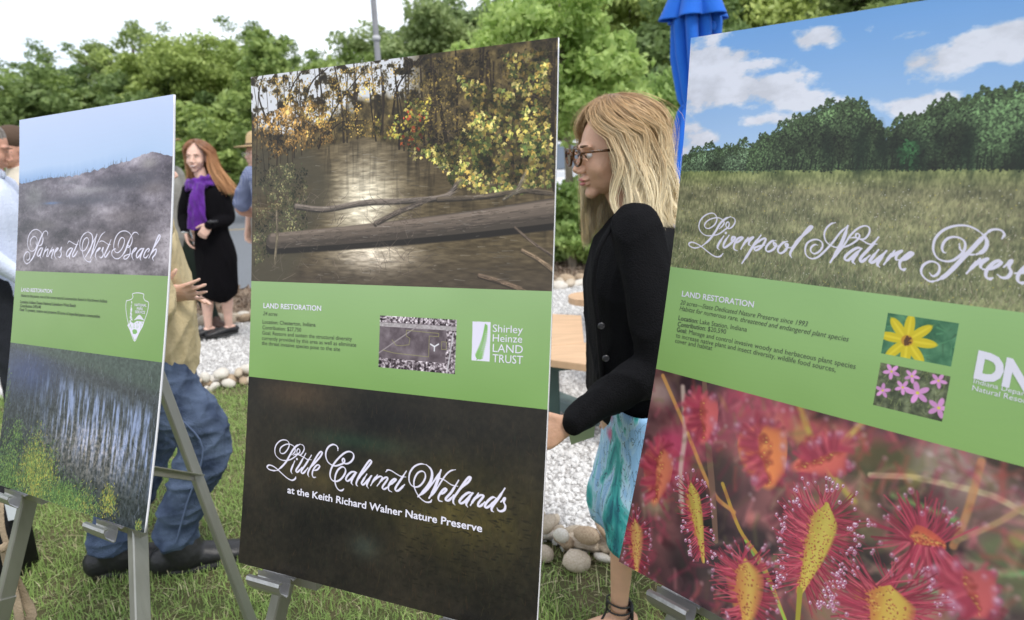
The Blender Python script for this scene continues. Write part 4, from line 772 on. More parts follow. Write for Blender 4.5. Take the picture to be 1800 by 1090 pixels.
# ============ man in tan jacket and jeans behind the left board
def denim():
    m = mat('blue_denim', (.12, .165, .26), .85, .25, .5, 260, vscale=9, col2=(.034, .052, .10)); return m
M_denim = denim(); M_tan = cloth('tan_jacket', (.56, .46, .27), .8, bump=.25, bscale=60, var=.08, vscale=8)
YJ = 2.34; Q_ = lambda px, py, dy=0.0: at(px, py, YJ+dy)
tj = person('man in a tan jacket, blue jeans and black shoes standing behind the left board', (Q_(320, 900)[0], YJ, 0), SK['fair']); fj = nrm((1, .40, 0)); lj = nrm((-.40, 1, 0))
g = G(); pel = Q_(268, 640); ch = Q_(245, 470); nk = Q_(235, 345); hcj = Q_(240, 292)
torso(g, pel, ch, nk, lj, 1.0); g.tube([nk, hcj-V(0, 0, .06)], [.058, .055], 12, sub=1)
kN, kF = Q_(358, 770, -.06), Q_(255, 800, .16); aN, aF = Q_(330, 975, -.08), Q_(214, 985, .10); aN = gp(322, 1000)+V(0, 0, .10); aF = gp(208, 1004)+V(0, 0, .10)
leg_chain(g, pel-lj*.09, kN, aN, 1.08, lj, fj); leg_chain(g, pel+lj*.09, kF, aF, 1.08, lj, fj); foot_chain(g, aN-V(0, 0, .01), fj, .85); foot_chain(g, aF-V(0, 0, .01), fj, .85)
sN, eN, wN = Q_(238, 395, -.19), Q_(262, 545, -.22), Q_(280, 518, -.10); sF, eF, wF = Q_(240, 395, .19), Q_(255, 555, .22), Q_(300, 520, .08)
arm_chain(g, sN, eN, wN, (.043, .046, .042, .032)); arm_chain(g, sF, eF, wF, (.043, .046, .042, .032))
hand(g, wN, nrm((1, .1, .02)), nrm((0, .8, .5)), .93, .12, .24, -1, .1); hand(g, wF, nrm((1, 0, -.12)), nrm((0, -.3, -1)), 0.92, .2, .1, 1)
b = remesh(g, .0055, 3, tj, 'body', SK['fair']); g = G(); Mj = head(g, hcj, fj, (0, 0, 1), 1.05, 60, False); vv, ff = g.data(); join_mesh(b, np_mesh('h', vv-np.array(tj.location), ff)); face_bits(tj, hcj, Mj, lips=False)
g = G(); g.ell(hl(hcj, Mj, -.027, 0, .043), (.104, .088, .092), 24, Mj); remesh(g, .007, 2, tj, 'hair', M_grey_hair, folds(.003, 90, 3))
g = G(); Lt = [(Q_(266, 622), .185, .155), (Q_(264, 585), .185, .155), (Q_(256, 530), .185, .150), (Q_(248, 470), .20, .15), (Q_(240, 400), .20, .12), (Q_(236, 355), .10, .08)]
g.tube([q[0] for q in Lt], [(q[1], q[2]) for q in Lt], 22, lj, 4); g.tube([sN+V(.02, .03, 0), (sN+eN)/2, eN+V(.0, 0, 0), (eN+wN)/2, wN-V(.02, 0, 0)], [.080, .076, .072, .064, .050], 18, sub=5); g.tube([sF, (sF+eF)/2, eF, (eF+wF)/2, wF-V(.02, 0, 0)], [.078, .074, .068, .06, .048], 18, sub=4)
remesh(g, .007, 2, tj, 'jacket', M_tan, folds(.016, 14, 21, (1, 1, .8), 2.2))
g = G(); g.tube([pel-V(0, 0, .10), pel+V(0, 0, .02), pel+V(0, 0, .08)], [(.16, .13), (.175, .14), (.165, .13)], 20, lj, 3)
for hp, kn, an in ((pel-lj*.09, kN, aN), (pel+lj*.09, kF, aF)): g.tube([hp, (hp*.55+kn*.45), kn+fj*.005, (kn+an)/2-fj*.01, an+V(0, 0, .07), an+V(0, 0, .035)], [.112, .102, .088, .078, .073, .077], 20, lj, 5)
jn = remesh(g, .006, 1, tj, 'jeans', M_denim, lambda c: folds(.013, 17, 33, (.7, .7, 1.3), 2.6)(c)+folds(.005, 48, 35, (1, 1, 1), 1.6)(c))
M_seam = mat('denim_seam', (.10, .14, .24), .9)
for hp, kn, an in ((pel-lj*.09, kN, aN),):
    g = G(); g.tube([hp-lj*.112, hp*.55+kn*.45-lj*.106, kn-lj*.098, (kn+an)/2-fj*.01-lj*.089, an+V(0, 0, .05)-lj*.085], [.0032]*5, 6, sub=5); g.out('seam', M_seam, tj)
shoe(tj, aN-V(0, 0, .01), fj, M_shoe, M_sole, 1.22); shoe(tj, aF-V(0, 0, .01), fj, M_shoe, M_sole, 1.22)

# ============ two men at the far left
M_lblue = cloth('pale_blue_shirt', (.66, .72, .88), .85, bump=.25, bscale=90)
p = at(8, 268, 3.75)
t, Mh, hc_, J, A = man('grey haired man in a pale blue shirt at the left edge of the photo', p[0]-.15, 3.75, 1.74, (.95, .25, 0), SK['ruddy'], M_lblue, M_dark, head_dir=(.95, .35, -.35), sleeve='long', lean=.05, seed=13, arms={'R': ((.0, .27, 1.15), (.17, .20, .95), (.8, 0, -.5), (0, 0, -1)), 'L': ((.0, .27, 1.14), (.2, .22, 1.0), (1, 0, -.2), (0, 0, -1))})
g = G(); cc = J(0, 0, 1.50); g.tube([cc+V(math.cos(a)*.075, math.sin(a)*.075, .012*math.cos(a+.3)) for a in np.linspace(0, 6.283, 19)], [(.024, .007)]*19, 8, (0, 0, 1), 1, False); g.out('collar', M_lblue, t)
M_cap = cloth('brown_cap', (.10, .065, .045), .85, bump=.3, bscale=100); M_cream = cloth('cream_shirt', (.66, .60, .50), .85, bump=.2, bscale=90)
p = at(26, 262, 4.6)
t, Mh, hc_, J, A = man('man in a brown baseball cap behind the grey haired man', p[0], 4.6, 1.77, (-.3, -1, 0), SK['ruddy'], M_cream, M_dark, seed=15, sleeve='short')
g = G(); g.ell(hl(hc_, Mh, -.012, 0, .055), (.110, .094, .085), 28, Mh/np.linalg.norm(Mh[:, 0])*1.05); cap = g.out('cap', M_cap, t)
g = G(); g.tube([hl(hc_, Mh, .095+.075*math.sin(a), .078*math.cos(a), .055-.012*math.sin(a)) for a in np.linspace(.0, 3.1416, 15)], [.004]*15, 6, sub=1)
vb = [hl(hc_, Mh, .08, 0, .058)]+[hl(hc_, Mh, .095+.075*math.sin(a), .078*math.cos(a), .055-.012*math.sin(a)) for a in np.linspace(0, 3.1416, 15)]; g.add(vb, None, [(0, k, k+1) for k in range(1, 15)]); g.out('cap_brim', M_cap, cap)
fc = bpy.data.curves.new('cap_lettering', 'FONT'); fc.body = 'DNR'; fc.size = .036; fc.extrude = .0015; fc.align_x = 'CENTER'; fc.offset = .0012
to = bpy.data.objects.new('t', fc); COL.objects.link(to); dg = bpy.context.evaluated_depsgraph_get(); me = bpy.data.meshes.new_from_object(to.evaluated_get(dg)); bpy.data.objects.remove(to)
Mu = Mh/np.linalg.norm(Mh[:, 0])
def wrapcap(x, y):
    a = x/.098; return hl(hc_, Mh, -.012+(.1165)*math.cos(a)*math.cos(.35+y*5), .100*math.sin(a)*math.cos(.35+y*5), .055+.092*math.sin(.35+y*5))
for v_ in me.vertices: x, y, z = v_.co; q = wrapcap(x, y)+Mu[:, 0]*z; v_.co = Vector(q-np.array(t.location))
me.materials.clear(); me.materials.append(mat('gold_thread', (.70, .55, .20), .7)); lo = bpy.data.objects.new('cap_lettering', me); COL.objects.link(lo); lo.parent = cap; lo.location = (0, 0, 0)
# ------------------------------------------------------------------ display boards on easels
BW, BH = .61, .914; V1, V2 = .3796, .5613
POSE = {1: (-0.9526, 1.6432, 1.5822, -0.5112, -0.0199, 0.1785, 0.1509), 2: (-0.1903, 1.2095, 1.5974, -0.4346, -0.0066, 0.1393, 0.1388), 3: (0.5139, 0.9631, 1.6006, -0.8572, 0.024, 0.0431, 0.3171)}
def bsurf(i, u, v, n=0.0):
    """point on the gently bent board: u across, v down, n out of the printed face"""
    x, y, z, yaw, roll, l0, k = POSE[i]; u, v, n = np.broadcast_arrays(*map(lambda q: np.asarray(q, float), (u, v, n)))
    a = l0+k*v; py = (np.cos(a)-math.cos(l0))/k; pz = -(np.sin(a)-math.sin(l0))/k
    P = np.stack([u-BW/2, py-n*np.cos(a), pz+n*np.sin(a)], -1)
    c, s = math.cos(roll), math.sin(roll); P = np.stack([c*P[..., 0]+s*P[..., 2], P[..., 1], -s*P[..., 0]+c*P[..., 2]], -1)
    c, s = math.cos(yaw), math.sin(yaw); P = np.stack([c*P[..., 0]-s*P[..., 1], s*P[..., 0]+c*P[..., 1], P[..., 2]], -1)
    return P+V(x, y, z)
def tox(P):
    q = (P-V(0, 0, CH))@RW.T; return np.stack([900+F*q[..., 0]/q[..., 2], 545+F*q[..., 1]/q[..., 2]], -1)
def buv(i, pts):
    """layout coordinates of the print (metres across, metres down)"""
    pts = np.atleast_2d(np.asarray(pts, float)); uv = np.tile([BW/2, BH/2], (len(pts), 1))
    for _ in range(12):
        p0 = tox(bsurf(i, uv[:, 0], uv[:, 1])); e = 1e-4; du = (tox(bsurf(i, uv[:, 0]+e, uv[:, 1]))-p0)/e; dv = (tox(bsurf(i, uv[:, 0], uv[:, 1]+e))-p0)/e
        r_ = pts-p0; det = du[:, 0]*dv[:, 1]-du[:, 1]*dv[:, 0]
        uv = uv+np.stack([(r_[:, 0]*dv[:, 1]-r_[:, 1]*dv[:, 0])/det, (du[:, 0]*r_[:, 1]-du[:, 1]*r_[:, 0])/det], 1)
    return uv

class Print:
    """a small raster painter for the flat prints (colours in display values)"""
    def __init__(s, i, w=1220): s.i = i; s.k = w/BW; s.w = w; s.h = int(BH*s.k); s.a = np.zeros((s.h, s.w, 3), np.float32); s.r = np.random.default_rng(100+i)
    def U(s, pts): return buv(s.i, pts)*s.k
    def noise(s, scale, oct=4, ax=1.0, ay=1.0, seed=0, box=None):
        x0, y0, x1, y1 = box or (0, 0, s.w, s.h); H_, W2 = y1-y0, x1-x0; r_ = np.random.default_rng(seed+17*s.i); o = np.zeros((H_, W2), np.float32); am = 1; tot = 0
        for _ in range(oct):
            gx, gy = max(2, int(W2/scale*ax)+2), max(2, int(H_/scale*ay)+2); g_ = r_.random((gy, gx)).astype(np.float32)
            xx = np.linspace(0, gx-1.001, W2); yy = np.linspace(0, gy-1.001, H_); xi, yi = xx.astype(int), yy.astype(int); fx, fy = xx-xi, yy-yi; fx = fx*fx*(3-2*fx); fy = (fy*fy*(3-2*fy))[:, None]
            a, b, c, d = g_[yi][:, xi], g_[yi][:, xi+1], g_[yi+1][:, xi], g_[yi+1][:, xi+1]
            o += am*((a*(1-fx)+b*fx)*(1-fy)+(c*(1-fx)+d*fx)*fy); tot += am; am *= .55; scale = scale/2
        return o/tot
    def grid(s): return np.meshgrid(np.arange(s.w), np.arange(s.h))
    def put(s, mask, col, al=1.0):
        m = np.clip(mask*al, 0, 1)[..., None]; s.a[:] = s.a*(1-m)+np.asarray(col, np.float32)*m
    def fill(s, mask, img):
        m = np.clip(mask, 0, 1)[..., None]; s.a[:] = s.a*(1-m)+img*m
    def seg(s, p, q, r0, r1, col, al=1.0, soft=1.0, clip=None):
        x0, x1 = sorted((p[0], q[0])); y0, y1 = sorted((p[1], q[1])); R = max(r0, r1)+soft+1; X0, X1 = int(max(0, x0-R)), int(min(s.w, x1+R+1)); Y0, Y1 = int(max(0, y0-R)), int(min(s.h, y1+R+1))
        if clip: Y0, Y1 = max(Y0, clip[0]), min(Y1, clip[1])
        if X1 <= X0 or Y1 <= Y0: return
        gx = np.arange(X0, X1, dtype=np.float32)[None]-p[0]; gy = np.arange(Y0, Y1, dtype=np.float32)[:, None]-p[1]; dx, dy = q[0]-p[0], q[1]-p[1]; l2 = dx*dx+dy*dy+1e-6
        t = np.clip((gx*dx+gy*dy)/l2, 0, 1); d = np.sqrt((gx-t*dx)**2+(gy-t*dy)**2); m = np.clip((r0+(r1-r0)*t-d)/soft+.5, 0, 1)*al
        if len(col) == 3: s.a[Y0:Y1, X0:X1] = s.a[Y0:Y1, X0:X1]*(1-m[..., None])+np.asarray(col, np.float32)*m[..., None]
    def line(s, pts, r_, col, al=1.0, soft=1.0, clip=None, sub=1):
        pts = np.asarray(pts, float); rr = np.full(len(pts), r_) if np.isscalar(r_) else np.asarray(r_, float)
        if sub > 1 and len(pts) > 2: Q = crom(np.column_stack([pts, rr]), sub); pts, rr = Q[:, :2], np.maximum(Q[:, 2], .3)
        R = rr.max()+soft+2; A0 = np.maximum((pts.min(0)-R).astype(int), 0); A1 = np.minimum((pts.max(0)+R+1).astype(int), [s.w, s.h])
        if clip: A0[1] = max(A0[1], clip[0]); A1[1] = min(A1[1], clip[1])
        if (A1 <= A0).any(): return
        mk = np.zeros((A1[1]-A0[1], A1[0]-A0[0]), np.float32)
        for k in range(len(pts)-1):
            p_, q_ = pts[k]-A0, pts[k+1]-A0; R = max(rr[k], rr[k+1])+soft+1; X0, Y0 = np.maximum((np.minimum(p_, q_)-R).astype(int), 0); X1, Y1 = np.minimum((np.maximum(p_, q_)+R+1).astype(int), [mk.shape[1], mk.shape[0]])
            if X1 <= X0 or Y1 <= Y0: continue
            gx = np.arange(X0, X1, dtype=np.float32)[None]-p_[0]; gy = np.arange(Y0, Y1, dtype=np.float32)[:, None]-p_[1]; dx, dy = q_-p_; t = np.clip((gx*dx+gy*dy)/(dx*dx+dy*dy+1e-6), 0, 1)
            mk[Y0:Y1, X0:X1] = np.maximum(mk[Y0:Y1, X0:X1], np.clip((rr[k]+(rr[k+1]-rr[k])*t-np.sqrt((gx-t*dx)**2+(gy-t*dy)**2))/soft+.5, 0, 1))
        mk = (mk*al)[..., None]; V_ = s.a[A0[1]:A1[1], A0[0]:A1[0]]; V_[:] = V_*(1-mk)+np.asarray(col, np.float32)*mk
    def ellipse(s, c, rx, ry, ang, col, al=1.0, soft=1.5, clip=None):
        R = max(rx, ry)*1.1+soft+1; X0, X1 = int(max(0, c[0]-R)), int(min(s.w, c[0]+R+1)); Y0, Y1 = int(max(0, c[1]-R)), int(min(s.h, c[1]+R+1))
        if clip: Y0, Y1 = max(Y0, clip[0]), min(Y1, clip[1])
        if X1 <= X0 or Y1 <= Y0: return
        gx = np.arange(X0, X1, dtype=np.float32)[None]-c[0]; gy = np.arange(Y0, Y1, dtype=np.float32)[:, None]-c[1]; ca, sa = math.cos(ang), math.sin(ang)
        d = np.sqrt(((gx*ca+gy*sa)/rx)**2+((-gx*sa+gy*ca)/ry)**2); m = np.clip((1-d)*min(rx, ry)/soft+.5, 0, 1)*al; s.a[Y0:Y1, X0:X1] = s.a[Y0:Y1, X0:X1]*(1-m[..., None])+np.asarray(col, np.float32)*m[..., None]
    def poly(s, pts, col, al=1.0):
        pts = np.asarray(pts, float); X0, Y0 = np.maximum(np.floor(pts.min(0)).astype(int)-1, 0); X1, Y1 = np.ceil(pts.max(0)).astype(int)+2; X1, Y1 = min(X1, s.w), min(Y1, s.h); acc = 0
        for ox in (.25, .75):
            for oy in (.25, .75):
                gx = np.arange(X0, X1)[None]+ox; gy = np.arange(Y0, Y1)[:, None]+oy; ins = np.zeros((Y1-Y0, X1-X0), bool)
                for k in range(len(pts)):
                    (xa, ya), (xb, yb) = pts[k], pts[k-1]
                    if ya == yb: continue
                    ins ^= ((ya > gy) != (yb > gy)) & (gx < (xb-xa)*(gy-ya)/(yb-ya)+xa)
                acc = acc+ins*.25
        m = (acc*al)[..., None]; s.a[Y0:Y1, X0:X1] = s.a[Y0:Y1, X0:X1]*(1-m)+np.asarray(col, np.float32)*m
    def image(s):
        im = bpy.data.images.new('printed_panel', s.w, s.h); a = np.ones((s.h, s.w, 4), np.float32); a[..., :3] = np.clip(s.a, 0, 1)[::-1]; im.pixels.foreach_set(a.ravel()); im.pack(); return im
def c8(*a): return np.array(a, np.float32)/255
def green_band(p, top, bot, seed):
    y0, y1 = int(V1*p.k), int(V2*p.k); yy, xx = np.mgrid[y0:y1, 0:p.w]; p.a[y0:y1] = c8(*top)+(c8(*bot)-c8(*top))*((yy-y0)/(y1-y0))[..., None]
    p.a[y0:y1] += (p.noise(300, 2, seed=seed, box=(0, y0, p.w, y1))[..., None]-.5)*.03; return y0, y1
LILAC = c8(222, 218, 236)
def script_title(p, strokes, off, sc, shift=None, dots=()):
    for w_, pts in strokes:
        q = p.U(np.asarray(pts, float)/sc+np.array(off)); 
        if shift is not None: q = q+np.array(shift)*p.k
        Q = crom(q, 6); T_ = np.gradient(Q, axis=0); T_ /= np.linalg.norm(T_, axis=1)[:, None]+1e-9
        down = np.abs(T_@np.array([-.55, .83])); rr = w_*(.62+.50*down**2)*p.k/1000; n = len(Q); e_ = np.clip(np.minimum(np.arange(n), n-1-np.arange(n))/4, .55, 1)
        p.line(Q, rr*e_, LILAC, 1, 1.2)
    for w_, pt in dots: q = p.U([np.asarray(pt, float)/sc+np.array(off)])[0]; p.ellipse(q, w_*p.k/1000, w_*p.k/1000, 0, LILAC, 1, 1.2)

# ---- board 2: creek in autumn
def paint2():
    p = Print(2); r_ = p.r; y0, y1 = green_band(p, (146, 178, 122), (122, 160, 88), 1); U = p.U; clip = (0, y0); xx, yy = p.grid()
    n1 = p.noise(160, 5, seed=3); n2 = p.noise(24, 4, seed=4); n3 = p.noise(60, 4, 1, 6, seed=5); top = slice(0, y0)
    img = np.zeros_like(p.a); img[:] = c8(78, 66, 40); img += (n2[..., None]-.5)*c8(150, 125, 70)
    skyl = U([(444, 240), (600, 205), (700, 190), (800, 150), (975, 110)]); lim = np.interp(np.arange(p.w), skyl[:, 0], skyl[:, 1]); sk_ = np.clip((lim[None]-yy)/40+(n1-.5)*6+.3, 0, 1)*np.clip((n2-.38)*9, 0, 1)*np.clip((U([(730, 200)])[0][0]-xx)/90+.4, 0, 1)
    img = img*(1-sk_[..., None])+c8(196, 198, 206)*sk_[..., None]; p.a[top] = img[top]
    # water
    wl = U([(444, 330), (540, 262), (640, 236), (730, 262), (800, 300), (975, 330)]); wy = np.interp(np.arange(p.w), wl[:, 0], wl[:, 1]); water = np.clip((yy-wy[None])/14, 0, 1)*(yy < y0)
    n4 = p.noise(40, 5, 1, 5, seed=8); cx = U([(640, 360)])[0]; gl_ = np.exp(-((xx-cx[0])/130)**2)*np.exp(-((yy-cx[1])/150)**2); wc = c8(88, 74, 50)+(n4[..., None]-.5)*c8(60, 54, 40)+gl_[..., None]*c8(140, 140, 136)*(.55+.9*n4[..., None])
    b2_ = U([(660, 450)])[0]; gl2 = np.exp(-((xx-b2_[0])/160)**2)*np.exp(-((yy-b2_[1])/55)**2); wc *= (1-.55*np.clip((p.noise(70, 3, 5, .6, seed=12)-.5)*2.4, 0, 1)*np.clip(1-(yy-wy[None])/260, 0, 1))[..., None]; wc += gl2[..., None]*c8(110, 106, 104)*(.3+1.4*n4[..., None]); p.fill(water, wc)
    bt = U([(700, 430)])[0][1]; dk = np.clip((yy-bt)/120, 0, 1)*(yy < y0)*.45; p.put(dk, c8(62, 54, 52))
    p.line(U([(455, 300), (500, 300), (540, 300), (560, 340), (500, 420), (455, 480)]), [90, 100, 70, 50, 110, 130], c8(74, 68, 52), .8, 60, clip, 3)
    # trunks and branches behind
    for k in range(46):
        x = r_.uniform(0, p.w); dens = x > p.w*.50; ys = r_.uniform(-20, 60); ye = wy[min(int(x), p.w-1)]+r_.uniform(-20, 15); w_ = r_.uniform(1.5, 5)*(1.7 if dens and r_.random() < .35 else 1); lean_ = r_.normal(0, 26)
        p.line([(x+lean_, ys), (x+lean_*.4+r_.normal(0, 5), (ys+ye)/2), (x, ye)], [w_*.6, w_*.85, w_], c8(48, 38, 28)*r_.uniform(.7, 1.25), .9, 1.5, clip, 4)
    for a in ([(560, 260), (590, 190), (640, 122)], [(500, 220), (510, 160), (530, 126)], [(520, 230), (545, 150), (575, 120)], [(575, 225), (570, 240), (600, 215), (640, 212)], [(470, 215), (455, 170), (462, 132)], [(690, 200), (700, 150), (735, 104)]): p.line(U(a), [4.5, 3.2, 2.2, 1.8][:len(a)], c8(40, 30, 22), .95, 1.2, clip, 5)
    # foliage dabs
    def leaf(cx_, cy_, s_, col, al=.9):
        a = r_.uniform(0, 3.14)
        for q in (0, 1.1, -1.1): p.ellipse((cx_+math.cos(a+q)*s_*.4, cy_+math.sin(a+q)*s_*.4), s_*r_.uniform(.7, 1), s_*.35, a+q, col, al, 1.2, clip)
    gold = [(170, 130, 50), (190, 150, 60), (150, 118, 48), (120, 104, 44), (200, 160, 80), (96, 84, 38)]
    n3b = np.clip((p.noise(46, 4, seed=9)-.5)*2.2+.5, 0, 1)
    def region(poly, n, s_, cols, al=.85, g0=.30, g1=.50):
        P_ = U(poly); lo_, hi_ = P_.min(0), P_.max(0); c = 0
        while c < n:
            q = r_.uniform(lo_, hi_); ins = False
            for k in range(len(P_)):
                (xa, ya), (xb, yb) = P_[k], P_[k-1]
                if (ya > q[1]) != (yb > q[1]) and q[0] < (xb-xa)*(q[1]-ya)/(yb-ya)+xa: ins = not ins
            if ins and n1[int(np.clip(q[1], 0, p.h-1)), int(np.clip(q[0], 0, p.w-1))] > r_.uniform(g0, g1): sh = .35+1.25*n3b[int(np.clip(q[1], 0, p.h-1)), int(np.clip(q[0], 0, p.w-1))]; leaf(q[0], q[1], s_*r_.uniform(.4, 1.1), c8(*cols[r_.integers(len(cols))])*r_.uniform(.7, 1.15)*sh, al)
            c += 1
    region([(444, 205), (560, 170), (590, 250), (520, 265), (446, 290)], 2600, 6, [(178, 132, 60), (154, 112, 52), (124, 94, 50), (88, 70, 40), (60, 48, 30)], .8)
    region([(444, 140), (700, 108), (700, 240), (590, 240), (520, 200)], 3800, 4, gold, .7); region([(700, 108), (970, 80), (970, 300), (800, 290), (720, 240)], 3600, 5, [(104, 86, 40), (80, 68, 34), (124, 102, 46), (48, 42, 24), (36, 30, 20)], .7)
    region([(446, 290), (540, 285), (540, 400), (446, 470)], 2400, 5, [(100, 98, 62), (80, 84, 54), (120, 112, 74), (60, 66, 44)], .7); region([(655, 180), (760, 170), (740, 250), (660, 240)], 500, 6, [(170, 150, 50), (140, 130, 48), (96, 110, 50)])
    for k in range(240): x = r_.uniform(.55, 1)*p.w; y = r_.uniform(0, .18)*p.h; a = r_.normal(.3, .8); l_ = r_.uniform(20, 90); p.seg((x, y), (x+math.cos(a)*l_, y+math.sin(a)*l_), 1.0, .5, c8(60, 50, 42)*r_.uniform(.6, 1.9), .6, 1, clip)
    maple = [(168, 150, 74), (150, 136, 58), (128, 124, 52), (178, 162, 92), (96, 104, 48), (80, 92, 46), (60, 70, 36), (176, 142, 62)]
    for poly, n in (([(720, 165), (760, 200), (745, 235), (790, 245), (770, 275), (720, 280), (705, 190)], 130), ([(800, 130), (860, 150), (960, 180), (972, 260), (972, 320), (900, 345), (800, 330), (770, 290), (730, 265), (790, 250), (835, 210)], 3400), ([(880, 95), (960, 85), (965, 170), (905, 165)], 420)): region(poly, n, 8, maple, .95, .05, .40)
    region([(820, 250), (972, 235), (972, 330), (860, 340)], 500, 8, [(90, 104, 50), (70, 90, 44), (110, 120, 54)], .85); region([(700, 165), (750, 200), (735, 270), (705, 260)], 60, 7, [(176, 60, 36), (190, 84, 40)], .9)
    for q in [(505, 197)]: q = U([q])[0]; p.ellipse(q, 26, 26, 0, c8(240, 170, 60), .35, 22, clip); p.ellipse(q, 9, 9, 0, c8(255, 220, 120), .95, 6, clip)
    # fallen trunks and twigs
    def log(a, r0, r1, col):
        q = U(a); rr = np.linspace(r0, r1, len(q)); p.line(q+np.array([0, rr.mean()*.5]), rr*.9, c8(*col)*.38, .95, 6, clip, 8); p.line(q, rr*.86, c8(*col)*.8, .95, 4, clip, 8); p.line(q-np.array([0, rr.mean()*.30]), rr*.5, c8(*col)*1.15, .8, 10, clip, 8); p.line(q-np.array([0, rr.mean()*.6]), rr*.2, c8(*col)*1.5, .6, 5, clip, 8)
        Q_s = crom(q, 12)
        for k in range(int(60+r0*9)): j_ = r_.integers(0, len(Q_s)-1); tn = Q_s[j_+1]-Q_s[j_]; tn = tn/np.hypot(*tn); b = Q_s[j_]+np.array([-tn[1], tn[0]])*r_.uniform(-.8, .8)*r0+tn*r_.uniform(0, 30); p.seg(b, b+tn*r_.uniform(8, 40), 1.1, .5, c8(*col)*r_.uniform(.35, 1.6), .45, 1.5, clip)
    log([(478, 424), (600, 414), (720, 402), (840, 388), (972, 370)], 33, 44, (92, 80, 70)); log([(520, 362), (570, 367), (640, 356), (720, 352), (780, 345), (800, 328)], 10, 7, (112, 100, 90)); log([(660, 392), (700, 372), (740, 356)], 9, 6, (98, 86, 76)); log([(770, 350), (850, 345), (920, 335), (972, 340)], 8, 5, (92, 80, 66))
    log([(918, 440), (945, 455), (972, 475)], 5, 7, (130, 108, 84)); log([(842, 484), (880, 495), (915, 508)], 6, 8, (110, 90, 72)); log([(486, 372), (487, 410), (484, 450)], 6, 6, (110, 98, 78)); log([(905, 400), (935, 425), (972, 450)], 3, 3, (92, 78, 66)); log([(885, 350), (905, 338), (915, 320)], 4, 3, (110, 100, 84))
    for k in range(190):
        b = U([(r_.choice([r_.uniform(446, 600), r_.uniform(640, 740)]), r_.uniform(380, 500) if r_.random() < .6 else r_.uniform(345, 400))])[0]; a = r_.uniform(-2.8, -.3); l_ = r_.uniform(15, 80); b2_ = b+np.array([math.cos(a), math.sin(a)])*l_; p.line([b, (b+b2_)/2+r_.normal(0, 6, 2), b2_], [1.2, .9, .5], c8(120, 104, 92)*r_.uniform(.5, 1.15), .6, 1, clip, 3)
    for k in range(260):
        xq = r_.uniform(520, 900); yq = r_.uniform(265, 500); q = U([(xq, yq)])[0]; l_ = r_.uniform(6, 40); lum = r_.uniform(.4, 1.6); p.seg(q, q+np.array([l_, r_.normal(0, 2)]), 1.3, .6, c8(120, 116, 110)*lum, .35, 2, clip) if water[int(min(q[1], p.h-1)), int(min(q[0], p.w-1))] > .5 else None
    z_ = p.a[:y0]; gy_ = z_.mean(-1, keepdims=True); z_[:] = gy_+(z_-gy_)*.82; z_[:] = np.clip(z_*1.04+(z_-.30)*.10+.004, .01, 1)
    # lower print: dark marsh
    bot = slice(y1, p.h); m1, m2, m3 = p.noise(200, 5, seed=21), p.noise(14, 3, seed=22), p.noise(50, 4, seed=23); im = np.zeros_like(p.a); im[:] = c8(33, 30, 25); im += (m1[..., None]-.5)*c8(40, 34, 26)+(m2[..., None]-.5)*c8(18, 16, 12)
    def glow(px, sx, sy, col): q = U([px])[0]; return np.exp(-((xx-q[0])/sx)**2-((yy-q[1])/sy)**2)[..., None]*c8(*col)
    im += glow((520, 690), 170, 60, (30, 20, 12))+glow((620, 775), 200, 30, (4, 22, 14))+glow((800, 900), 330, 160, (34, 30, 8))*(.4+1.2*m3[..., None])+glow((560, 840), 200, 60, (26, 22, 8))*(.4+1.2*m3[..., None])-glow((690, 740), 170, 60, (18, 16, 10))-glow((620, 930), 160, 70, (14, 12, 8))+glow((640, 960), 60, 40, (14, 22, 22)); p.a[bot] = np.clip(im[bot], .02, 1)
    for k in range(1500):
        x = r_.uniform(0, p.w); y = r_.uniform(y1+60, p.h); l_ = r_.uniform(8, 34); a = -1.57+r_.normal(0, .25); c = [(70, 64, 40), (40, 52, 36), (30, 28, 20), (84, 60, 40)][r_.integers(4)]; p.seg((x, y), (x+math.cos(a)*l_, y+math.sin(a)*l_), .9, .4, c8(*c)*r_.uniform(.6, 1.1), .5, 1, (y1, p.h))
    for k in range(260): q = U([(r_.uniform(700, 930), r_.uniform(860, 1060))])[0]; p.ellipse(q, r_.uniform(3, 14), r_.uniform(1.2, 3), r_.normal(0, .15), c8(22, 20, 14), .6, 2, (y1, p.h))
    # pictures and mark inside the green band
    q = U([(668.3, 555.9), (802.1, 562.1), (799.6, 658.3), (666.5, 645.8)]); x0_, x1_ = q[:, 0].min(), q[:, 0].max(); ya, yb = q[:, 1].min(), q[:, 1].max(); X0, X1, Y0, Y1 = map(int, (x0_, x1_, ya, yb)); s_ = p.a[Y0:Y1, X0:X1]; h_, w_ = s_.shape[:2]
    nn = p.noise(30, 5, seed=31)[Y0:Y1, X0:X1]; n5 = p.noise(6, 2, seed=32)[Y0:Y1, X0:X1]; s_[:] = c8(104, 92, 98)+(nn[..., None]-.5)*.35; ed = np.zeros((h_, w_)); ed[:int(h_*.12)] = 1; ed[int(h_*.82):] = .8; ed[:, int(w_*.88):] = .8; s_[:] += (ed*(n5-.45)*1.6)[..., None]
    s_[int(h_*.13):int(h_*.21)] = c8(168, 160, 162)+(n5[int(h_*.13):int(h_*.21), :, None]-.5)*.2
    def L_(pts, r0, col): p.line([(X0+a*w_, Y0+b*h_) for a, b in pts], r0, c8(*col), .95, 1)
    L_([(0, .72), (.45, .22), (.55, .1)], 2.2, (150, 140, 142)); L_([(.96, .25), (.9, .98)], 2.2, (190, 186, 190))
